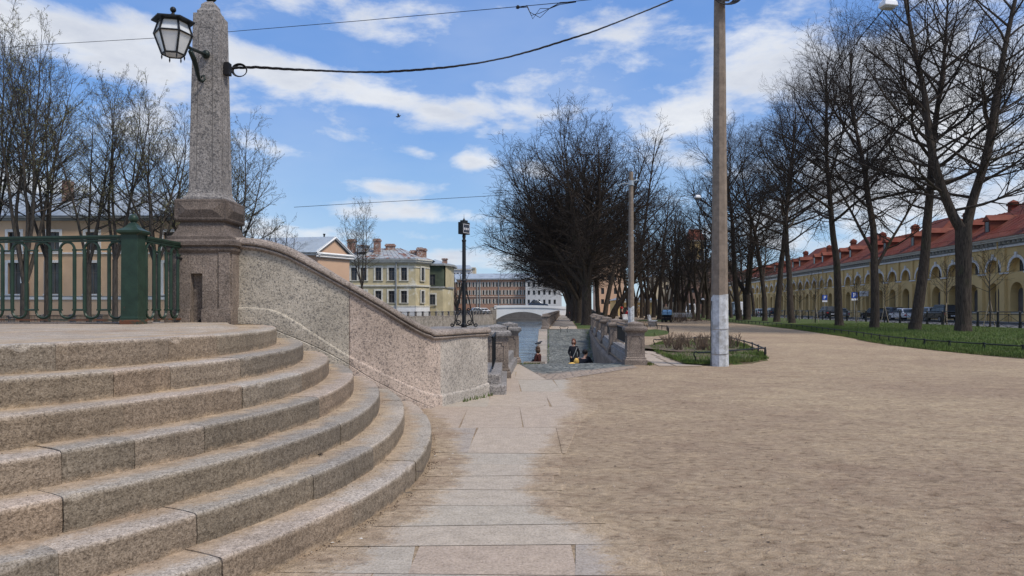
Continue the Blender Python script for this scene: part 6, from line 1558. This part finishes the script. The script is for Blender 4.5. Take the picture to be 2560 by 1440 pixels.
m = MB(); m.box(x-.62, x+.62, Y-.08, Y+.08, z-.38, z+.38); m.build('panel', MAT['sign_white'], r, bev=.01); m = MB()
for i in range(7): m.box(x-.34+i*.10, x-.28+i*.10, Y-.09, Y-.081, z-.09, z+.09)
m.build('lettering', MAT['cornice_grey'], r); m = MB(); m.tube([(x+.6, Y, z+.2), (x+1.3, Y, z+.2)], .03, 4); m.build('bracket', MAT['black_iron'], r)
x, Y = 44.+.075*100-.9, 100.; q4 = TM(48.5, .16, 4.55); m = MB(); m.box(48.2, 50.6, .30, .38, 4.45, 4.9, TM); tag(m.build('wall_plaque', MAT['old_trim']), 'pale plaque above one lower arch of the arcade', 'plaque')
x, Y = PX(1709, 110), 110; r = thing('traffic_light', (x, Y, 0), 'small traffic light showing green at the park end', 'traffic light'); m = MB(); m.tube([(x, Y, 0), (x, Y, PZ(760, Y))], .06, 6); m.box(x-.18, x+.18, Y-.12, Y+.12, PZ(774, Y), PZ(758, Y)); m.build('housing', MAT['black_iron'], r)
gm, t_, b_ = material('green_signal'); b_.inputs['Base Color'].default_value = (.05, .6, .3, 1); b_.inputs['Emission Color'].default_value = (.1, 1, .5, 1); b_.inputs['Emission Strength'].default_value = 1.2
m = MB(); m.tube([(x, Y-.125, PZ(764, Y)), (x, Y-.15, PZ(764, Y))], .12, 10); m.build('lens', gm, r)

# ================================================================ BENCHES
def bench(px, py, ang, label, s=1., L=1.8):
    x, y = gpos(px, py); r = thing('park_bench', (x, y, 0), label, 'bench', 'white park benches'); c, q_ = math.cos(ang), math.sin(ang); T = lambda a, b, z: (x+c*a-q_*b, y+q_*a+c*b, z)
    m = MB(); 
    for i in range(5): m.box(-L/2, L/2, -.22+.1*i, -.14+.1*i, .42, .46, T)
    m.build('seat', MAT['bench_white'], r); m = MB()
    for i in range(4): m.box(-L/2, L/2, .26+.03*i, .29+.03*i, .50+.11*i, .59+.11*i, T)
    m.build('backrest', MAT['bench_white'], r)
    for sg_ in (-1, 1): m = MB(); m.box(sg_*(L/2-.12)-.04, sg_*(L/2-.12)+.04, -.2, .30, 0, .42, T); m.box(sg_*(L/2-.12)-.04, sg_*(L/2-.12)+.04, .28, .38, .2, .92, T); m.build('leg', MAT['granite_quay'], r)
    return r
bench(1634, 816, R(75), 'white bench seen end-on by the small grass patch', L=2.6); bench(1706, 802, R(165), 'white slatted bench at the far right of the path', L=2.2); bench(1572, 812, R(70), 'white bench under the person in red', L=2.2)

# ================================================================ PEOPLE
def skin_body(name, joints, links, mat, parent, sub=2):
    """one continuous body surface grown over a posed skeleton"""
    me = bpy.data.meshes.new(name); ids = {k: i for i, k in enumerate(joints)}; o0 = Vector(parent['org'])
    me.from_pydata([Vector(joints[k][0])-o0 for k in joints], [(ids[a], ids[b_]) for a, b_ in links], []); me.update()
    o = bpy.data.objects.new(name, me); col.objects.link(o); o.parent = parent; me.materials.append(mat)
    sk = o.modifiers.new('skin', 'SKIN'); sk.use_smooth_shade = True
    if not me.skin_vertices: bpy.context.view_layer.update()
    for k, i in ids.items():
        v = me.skin_vertices[0].data[i] if me.skin_vertices else None
        if v is not None: rr_ = joints[k][1]; v.radius = rr_ if hasattr(rr_, '__len__') else (rr_, rr_); v.use_root = (i == 0)
    ss = o.modifiers.new('sub', 'SUBSURF'); ss.levels = sub; ss.render_levels = sub; return o
def person(x, y, z0, face, label, top='black_cloth', legs='black_cloth', hair='hair_dark', s=1., pose='stand', coat=.0, lean=0., arms=None, hairlen=.12, group='people in the park', stride=0.):
    """face: heading angle of the front; builds a figure of height 1.72*s"""
    root = thing('person', (x, y, z0), label, 'person', group); c, q_ = math.cos(face), math.sin(face)
    def W(f, l, u): return (x+(c*f-q_*l)*s, y+(q_*f+c*l)*s, z0+u*s)   # forward, left, up
    if pose == 'sit': hip, kn, an = .46, .50, .06; hf, kf, af = 0, .44, .48
    elif pose == 'ground': hip, kn, an = .14, .42, .06; hf, kf, af = 0, .27, .30
    elif pose == 'crouch': hip, kn, an = .30, .50, .06; hf, kf, af = -.12, .26, .02
    else: hip, kn, an = .90, .48, .07; hf, kf, af = 0, .03, 0
    tl = .52; tf = hf+math.sin(lean)*tl; tz = hip+math.cos(lean)*tl; hd = tf+math.sin(lean*1.1)*.28+.02
    hz = tz+math.cos(lean)*.27
    A = arms or {'L': [(tf+.03, .25, tz-.30), (tf+.12, .24, tz-.53)], 'R': [(tf+.03, -.25, tz-.30), (tf+.12, -.24, tz-.53)]}
    J = {'pel': (W(hf, 0, hip), (.15*s, .11*s)), 'wst': (W(lerp(hf, tf, .4), 0, lerp(hip, tz, .4)), (.135*s, .10*s)), 'che': (W(lerp(hf, tf, .8), 0, lerp(hip, tz, .8)), (.16*s, .115*s)), 'nck': (W(tf+.01, 0, tz+.05), .055*s), 'hd0': (W(hd-.01, 0, hz-.11), .06*s), 'hd1': (W(hd, 0, hz), (.085*s, .10*s)), 'hd2': (W(hd-.01, 0, hz+.09), .055*s)}
    K = [('pel', 'wst'), ('wst', 'che'), ('che', 'nck'), ('nck', 'hd0'), ('hd0', 'hd1'), ('hd1', 'hd2')]
    for S_, sg_ in (('L', 1), ('R', -1)):
        st_ = stride*sg_
        J['hp'+S_] = (W(hf, .09*sg_, hip-.04), .095*s); J['kn'+S_] = (W(kf+st_*.5, .10*sg_, kn), .062*s); J['an'+S_] = (W(af+st_, .10*sg_, an), .042*s); J['to'+S_] = (W(af+st_+.15, .11*sg_, an-.03), .035*s)
        J['sh'+S_] = (W(tf-.01, .17*sg_, tz-.02), .06*s); J['el'+S_] = (W(*A[S_][0]), .042*s); J['wr'+S_] = (W(*A[S_][1]), .03*s); e_ = Vector(A[S_][1])+(Vector(A[S_][1])-Vector(A[S_][0])).normalized()*.09; J['ha'+S_] = (W(*e_), .028*s)
        K += [('pel', 'hp'+S_), ('hp'+S_, 'kn'+S_), ('kn'+S_, 'an'+S_), ('an'+S_, 'to'+S_), ('che', 'sh'+S_), ('sh'+S_, 'el'+S_), ('el'+S_, 'wr'+S_), ('wr'+S_, 'ha'+S_)]
    skin_body('body', J, K, MAT['skin'], root)
    # clothes: slightly larger shells over torso + arms, and over legs
    g_ = 1.16; JT = {}; 
    for k_ in ('pel', 'wst', 'che', 'shL', 'elL', 'wrL', 'shR', 'elR', 'wrR'): rr_ = J[k_][1]; JT[k_] = (J[k_][0], tuple(v*g_+.012*s for v in rr_) if hasattr(rr_, '__len__') else rr_*g_+.012*s)
    JT['nk'] = (W(tf, 0, tz+.02), .075*s); KT = [('pel', 'wst'), ('wst', 'che'), ('che', 'nk'), ('che', 'shL'), ('shL', 'elL'), ('elL', 'wrL'), ('che', 'shR'), ('shR', 'elR'), ('elR', 'wrR')]
    if coat: JT['hem'] = (W(hf+.01, 0, hip-coat), (.20*s, .15*s)); KT.append(('pel', 'hem'))
    skin_body('jacket', JT, KT, MAT[top], root)
    JL = {k_: (J[k_][0], (tuple(v*1.05+.01*s for v in J[k_][1]) if hasattr(J[k_][1], '__len__') else J[k_][1]*1.18+.012*s)) for k_ in ('pel', 'hpL', 'knL', 'anL', 'hpR', 'knR', 'anR')}
    skin_body('trousers', JL, [('pel', 'hpL'), ('hpL', 'knL'), ('knL', 'anL'), ('pel', 'hpR'), ('hpR', 'knR'), ('knR', 'anR')], MAT[legs], root)
    for sg_ in (1, -1):
        S_ = 'L' if sg_ > 0 else 'R'; m = MB(); a_ = J['an'+S_][0]; t2_ = Vector(J['to'+S_][0])-Vector(a_); p0 = Vector(a_)-t2_*.4; m.tube([p0+Vector((0, 0, -.02*s)), Vector(a_)+Vector((0, 0, -.015*s)), Vector(a_)+t2_*1.3+Vector((0, 0, -.01*s))], [.042*s, .052*s, .036*s], 8); m.build('shoe', MAT['black_cloth'], root, smooth=True)
    m = MB(); hc = Vector(W(hd-.05, 0, hz+.045)); m.sphere(hc, .108*s, 10, (1.0, 1.0, 1.0))
    if hairlen > .15: m.sphere(Vector(W(hd-.06, 0, hz-.07)), .11*s, 9, (1.1, 1.15, 1.25))
    hr = m.build('hair', MAT[hair], root, smooth=True)
    m = MB()
    for sg_ in (1, -1): m.sphere(W(hd+.082, .033*sg_, hz+.0), .012*s, 5)
    m.build('eyes', MAT['hair_dark'], root); m = MB(); m.sphere(W(hd+.098, 0, hz-.028), .015*s, 5, (1, 1, 1.4)); m.build('nose', MAT['skin'], root)
    m = MB(); m.tube([W(hd+.083, -.022, hz-.065), W(hd+.09, 0, hz-.067), W(hd+.083, .022, hz-.065)], .006*s, 4); m.build('mouth', MAT['maroon_cloth'], root)
    return root
bpy.context.view_layer.update()
cf = -math.pi/2
Yw = 33.; zwm = PZ(851, Yw)-1.72
w1 = person(PX(1434, Yw), Yw, rampz(Yw), cf-.15, 'woman-sized figure standing on the ramp in a black jacket with reddish hair', 'black_cloth', 'black_cloth', 'hair_red', pose='stand', coat=.16, s=(PZ(851, Yw)-rampz(Yw))/1.72*.985, hairlen=.16,
     arms={'L': [(-.02, .27, 1.13), (.06, .25, .90)], 'R': [(.0, -.25, 1.13), (.14, -.12, .93)]})
tag(w1, 'person standing on the ramp in a long black jacket with reddish hair')
m = MB(); a0 = Vector((PX(1442, Yw), Yw-.16, PZ(868, Yw))); m.tube([a0, Vector((PX(1437, Yw), Yw-.22, PZ(880, Yw))), Vector((PX(1431, Yw), Yw-.22, PZ(893, Yw)))], .018, 4); tag(m.build('bag_strap', MAT['cornice_grey'], w1))
Yc = 32.; w2 = person(PX(1457, Yc), Yc, rampz(Yc)-.06, cf+2.4, 'person in black crouched beside the standing one on the ramp', 'black_cloth', 'black_cloth', 'hair_dark', pose='crouch', lean=.35, coat=.05, s=1.12)
x = PX(1467, 32.6); m = MB(); zb_ = rampz(32.6); m.rings([[(x+r_*math.cos(a)*1.0, 32.6+r_*.7*math.sin(a), zb_+h_) for a in [i*6.283/12 for i in range(12)]] for r_, h_ in ((.42, 0), (.40, .3), (.30, .6), (.15, .86), (.04, .92))]); tag(m.build('dark_bundle', MAT['black_cloth'], smooth=True), 'dark cloth bundle on the ramp right of the crouched person', 'bundle')
x = PX(1434, 31.5); zb_ = PZ(912, 31.5); m = MB(); m.sphere((x-.05, 31.5, zb_+.02), .16, 8, (1.2, .8, .55)); m.sphere((x+.12, 31.5, zb_+.14), .14, 8, (.8, .7, 1.1)); m.rings([[(x+r_*math.cos(a), 31.6+r_*math.sin(a), h_) for a in [i*6.283/10 for i in range(10)]] for r_, h_ in ((.1, rampz(31.6)), (.14, zb_-.1), (.16, zb_))]); tag(m.build('yellow_bag', MAT['yellow_cloth'], smooth=True), 'crumpled yellow bag held at the feet of the standing person', 'bag')
Ys = 34.6; person(PX(1347, Ys), Ys, rampz(Ys)+.06, math.pi*.82, 'person in brown with curly hair sitting on the ramp kerb facing the water', 'maroon_cloth', 'black_cloth', 'hair_brown', pose='ground', lean=.10, s=.98, hairlen=.16, coat=.08)
Ym = 77.; person(PX(1665, Ym), Ym, 0, cf, 'bald man in an olive jacket pushing a blue twin pram on the path', 'olive_cloth', 'jeans', 'hair_dark', s=1.1, arms={'L': [(.12, .26, 1.13), (.38, .22, 1.02)], 'R': [(.12, -.26, 1.13), (.38, -.22, 1.02)]})
person(PX(1597, 118), 118, 0, math.pi/2+.3, 'person in beige walking away under the park trees', 'beige_cloth', 'beige_cloth', 'white_cloth', s=1.08, stride=.16, coat=.1)
person(PX(1562, 68), 68, .0, .2, 'person in a red jacket leaning forward on the bench by the canal trees', 'red_cloth', 'black_cloth', 'red_cloth', pose='sit', lean=.45, s=1.2)
person(PX(1554, 69), 69, .0, .3, 'person in dark red sitting behind the one in the red jacket', 'maroon_cloth', 'black_cloth', 'red_cloth', pose='sit', lean=.05, s=1.15)
person(PX(1570, 73), 73, .0, 2.8, 'dark-haired person in a white top sitting by the lamp pole', 'white_cloth', 'black_cloth', 'hair_dark', pose='sit', lean=.1, s=1.05)
# twin pram
x, y = PX(1665.5, 76), 75.9; pr_ = thing('twin_pram', (x, y, 0), 'twin pram with two light blue hoods and black frame on the path', 'pram')
for sg_ in (-1, 1):
    m = MB(); cx0 = x+sg_*.235; rs = []
    for i in range(7): a = R(-5+30*i/1.0*.5); rs.append([(cx0+w_, y-.25-.32*math.cos(a)*1, .98+.34*math.sin(a)*.9) for w_ in (-.2, .2)])
    m.box(cx0-.21, cx0+.21, y-.5, y+.15, .78, 1.06); m.rings([[(cx0+w_*math.cos(b)*.21*1.0, y-.18-.34*math.cos(a), 1.04+.26*math.sin(a)) for w_, b in ((-1, 0), (1, 0))] for a in [R(22*i) for i in range(9)]], cap=False, close=False)
    m.sphere((cx0, y-.18, 1.04), .215, 10, (1, 1.4, 1.15)); m.build('hood', MAT['pram_blue'], pr_, smooth=False, bev=.02)
m = MB(); m.box(x-.45, x+.45, y-.35, y+.25, .50, .77); m.box(x-.40, x+.40, y-.30, y+.2, .22, .48); m.build('basket', MAT['black_cloth'], pr_, bev=.02)
m = MB()
for sg_ in (-1, 1): m.tube([(x+sg_*.42, y-.35, .15), (x+sg_*.44, y, .6), (x+sg_*.42, y+.5, 1.08)], .02, 5); m.tube([(x+sg_*.42, y+.25, .15), (x+sg_*.43, y-.1, .6)], .02, 5)
m.tube([(x-.42, y+.5, 1.08), (x+.42, y+.5, 1.08)], .02, 5); m.build('frame', MAT['black_iron'], pr_)
for sx0 in (-.42, -.06, .42):
    for dy in (-.35, .25): m = MB(); m.tube([(x+sx0-.03, y+dy, .15), (x+sx0+.03, y+dy, .15)], .15, 12); m.build('wheel', MAT['tyre'], pr_)
# birds
def bird(name, x, y, z, s, label, fly):
    r = thing(name, (x, y, z), label, 'bird'); m = MB(); m.tube([(x-.16*s, y, z+(.02 if fly else -.02)), (x-.06*s, y, z), (x+.05*s, y, z+.03*s), (x+.10*s, y, z+.08*s), (x+.15*s, y, z+.085*s)], [.015*s, .05*s, .055*s, .03*s, .012*s], 8); m.build('body', MAT['bird_grey'], r, smooth=True)
    if fly:
        for sg_ in (-1, 1): m = MB(); m.add([(x+.05*s, y, z+.03), (x-.05*s, y, z+.03), (x-.04*s, y+sg_*.2*s, z+.14*s), (x-.10*s, y+sg_*.42*s, z+.05*s), (x+.05*s, y+sg_*.2*s, z+.15*s)], [(0, 1, 2, 4), (4, 2, 3)]); m.build('wing', MAT['bird_grey'], r)
    else: m = MB(); m.tube([(x, y-.02, z-.02), (x, y-.02, z-.10*s)], .006, 4); m.tube([(x, y+.02, z-.02), (x, y+.02, z-.10*s)], .006, 4); m.build('legs', MAT['hair_red'], r)
bird('flying_bird', PX(996, 40), 40, PZ(292, 40), .9, 'small dark bird flying in the blue gap of the sky', True)
Yb = 42.5; bird('pigeon', PX(1347, Yb), Yb, rampz(Yb)+.06+.13, 1.4, 'grey pigeon standing on the pale ramp kerb', False)

# ================================================================ LOOSE DEBRIS
def pebbles(name, n, fn, mat, s0, s1):
    m = MB(); vs = []; fs = []; k_ = 0
    for _ in range(n):
        q_ = fn()
        if not q_: continue
        x, y, z = q_; s_ = rg.uniform(s0, s1)*rg.choice((.5, .7, 1)); v = [(rg.uniform(.5, 1)*s_*a, rg.uniform(.5, 1)*s_*b_, rg.uniform(.3, .8)*s_*c_) for a, b_, c_ in ((1, 0, 0), (0, 1, 0), (-1, 0, 0), (0, -1, 0), (0, 0, 1))]
        vs += [(x+a, y+b_, z+max(c_, 0)) for a, b_, c_ in v]; fs += [(k_, k_+1, k_+4), (k_+1, k_+2, k_+4), (k_+2, k_+3, k_+4), (k_+3, k_, k_+4)]; k_ += 5
    m.v = vs; m.f = fs; return tag(m.build(name, MAT[mat]), kind='stuff')
def nearstep(k, w, z):
    u = rg.uniform(-1.25, .0) if rg.random() < .7 else rg.uniform(0, 3.3); x, y = edge(k, u); L = math.hypot(x-CXs, y-CYs); o = abs(rg.gauss(0, w))+.01; return (x+(x-CXs)/L*o, y+(y-CYs)/L*o, z)
def clump(): 
    q_ = nearstep(7, .13, .0); return q_ if mn.noise(Vector((q_[0]*2.3, q_[1]*2.3, 0))) > -.05 else None
pebbles('gravel', 5000, clump, 'leaf_litter', .004, .013)
pebbles('gravel', 2600, lambda: nearstep(7, .2, 0), 'pebble', .004, .010)
for k in range(2, 8): pebbles('gravel', 350, lambda: nearstep(k-1, .05, (8-k)*HS), 'leaf_litter', .003, .007)
def field(): Y = 3+17*rg.random()**1.3; return (rg.uniform(-.1, Y*.72), Y, 0)
pebbles('gravel', 2600, field, 'pebble', .004, .011)
m = MB()
def chip(x, y, z, s_): a = rg.uniform(0, 3); m.add([(x+s_*math.cos(a), y+s_*math.sin(a), z+.004), (x-s_*.5*math.sin(a), y+s_*.5*math.cos(a), z+.006), (x-s_*math.cos(a), y-s_*math.sin(a), z+.004), (x+s_*.5*math.sin(a), y-s_*.5*math.cos(a), z+.007)], [(0, 1, 2, 3)])
for _ in range(26): q_ = nearstep(7, .15, .0); chip(*q_, rg.uniform(.008, .02))
for _ in range(14): q_ = field(); chip(*q_, rg.uniform(.006, .012))
tag(m.build('litter', MAT['litter_white']), kind='stuff')
m = MB()
for _ in range(60): q_ = field(); chip(q_[0], q_[1], q_[2], rg.uniform(.006, .024))
for px, py, k in ((797, 1136, 6), (1050, 1180, 7)): q_ = G(px, py, (8-k)*HS+.004); chip(*q_, .05)
tag(m.build('dead_leaves', MAT['leaf_litter']), kind='stuff')
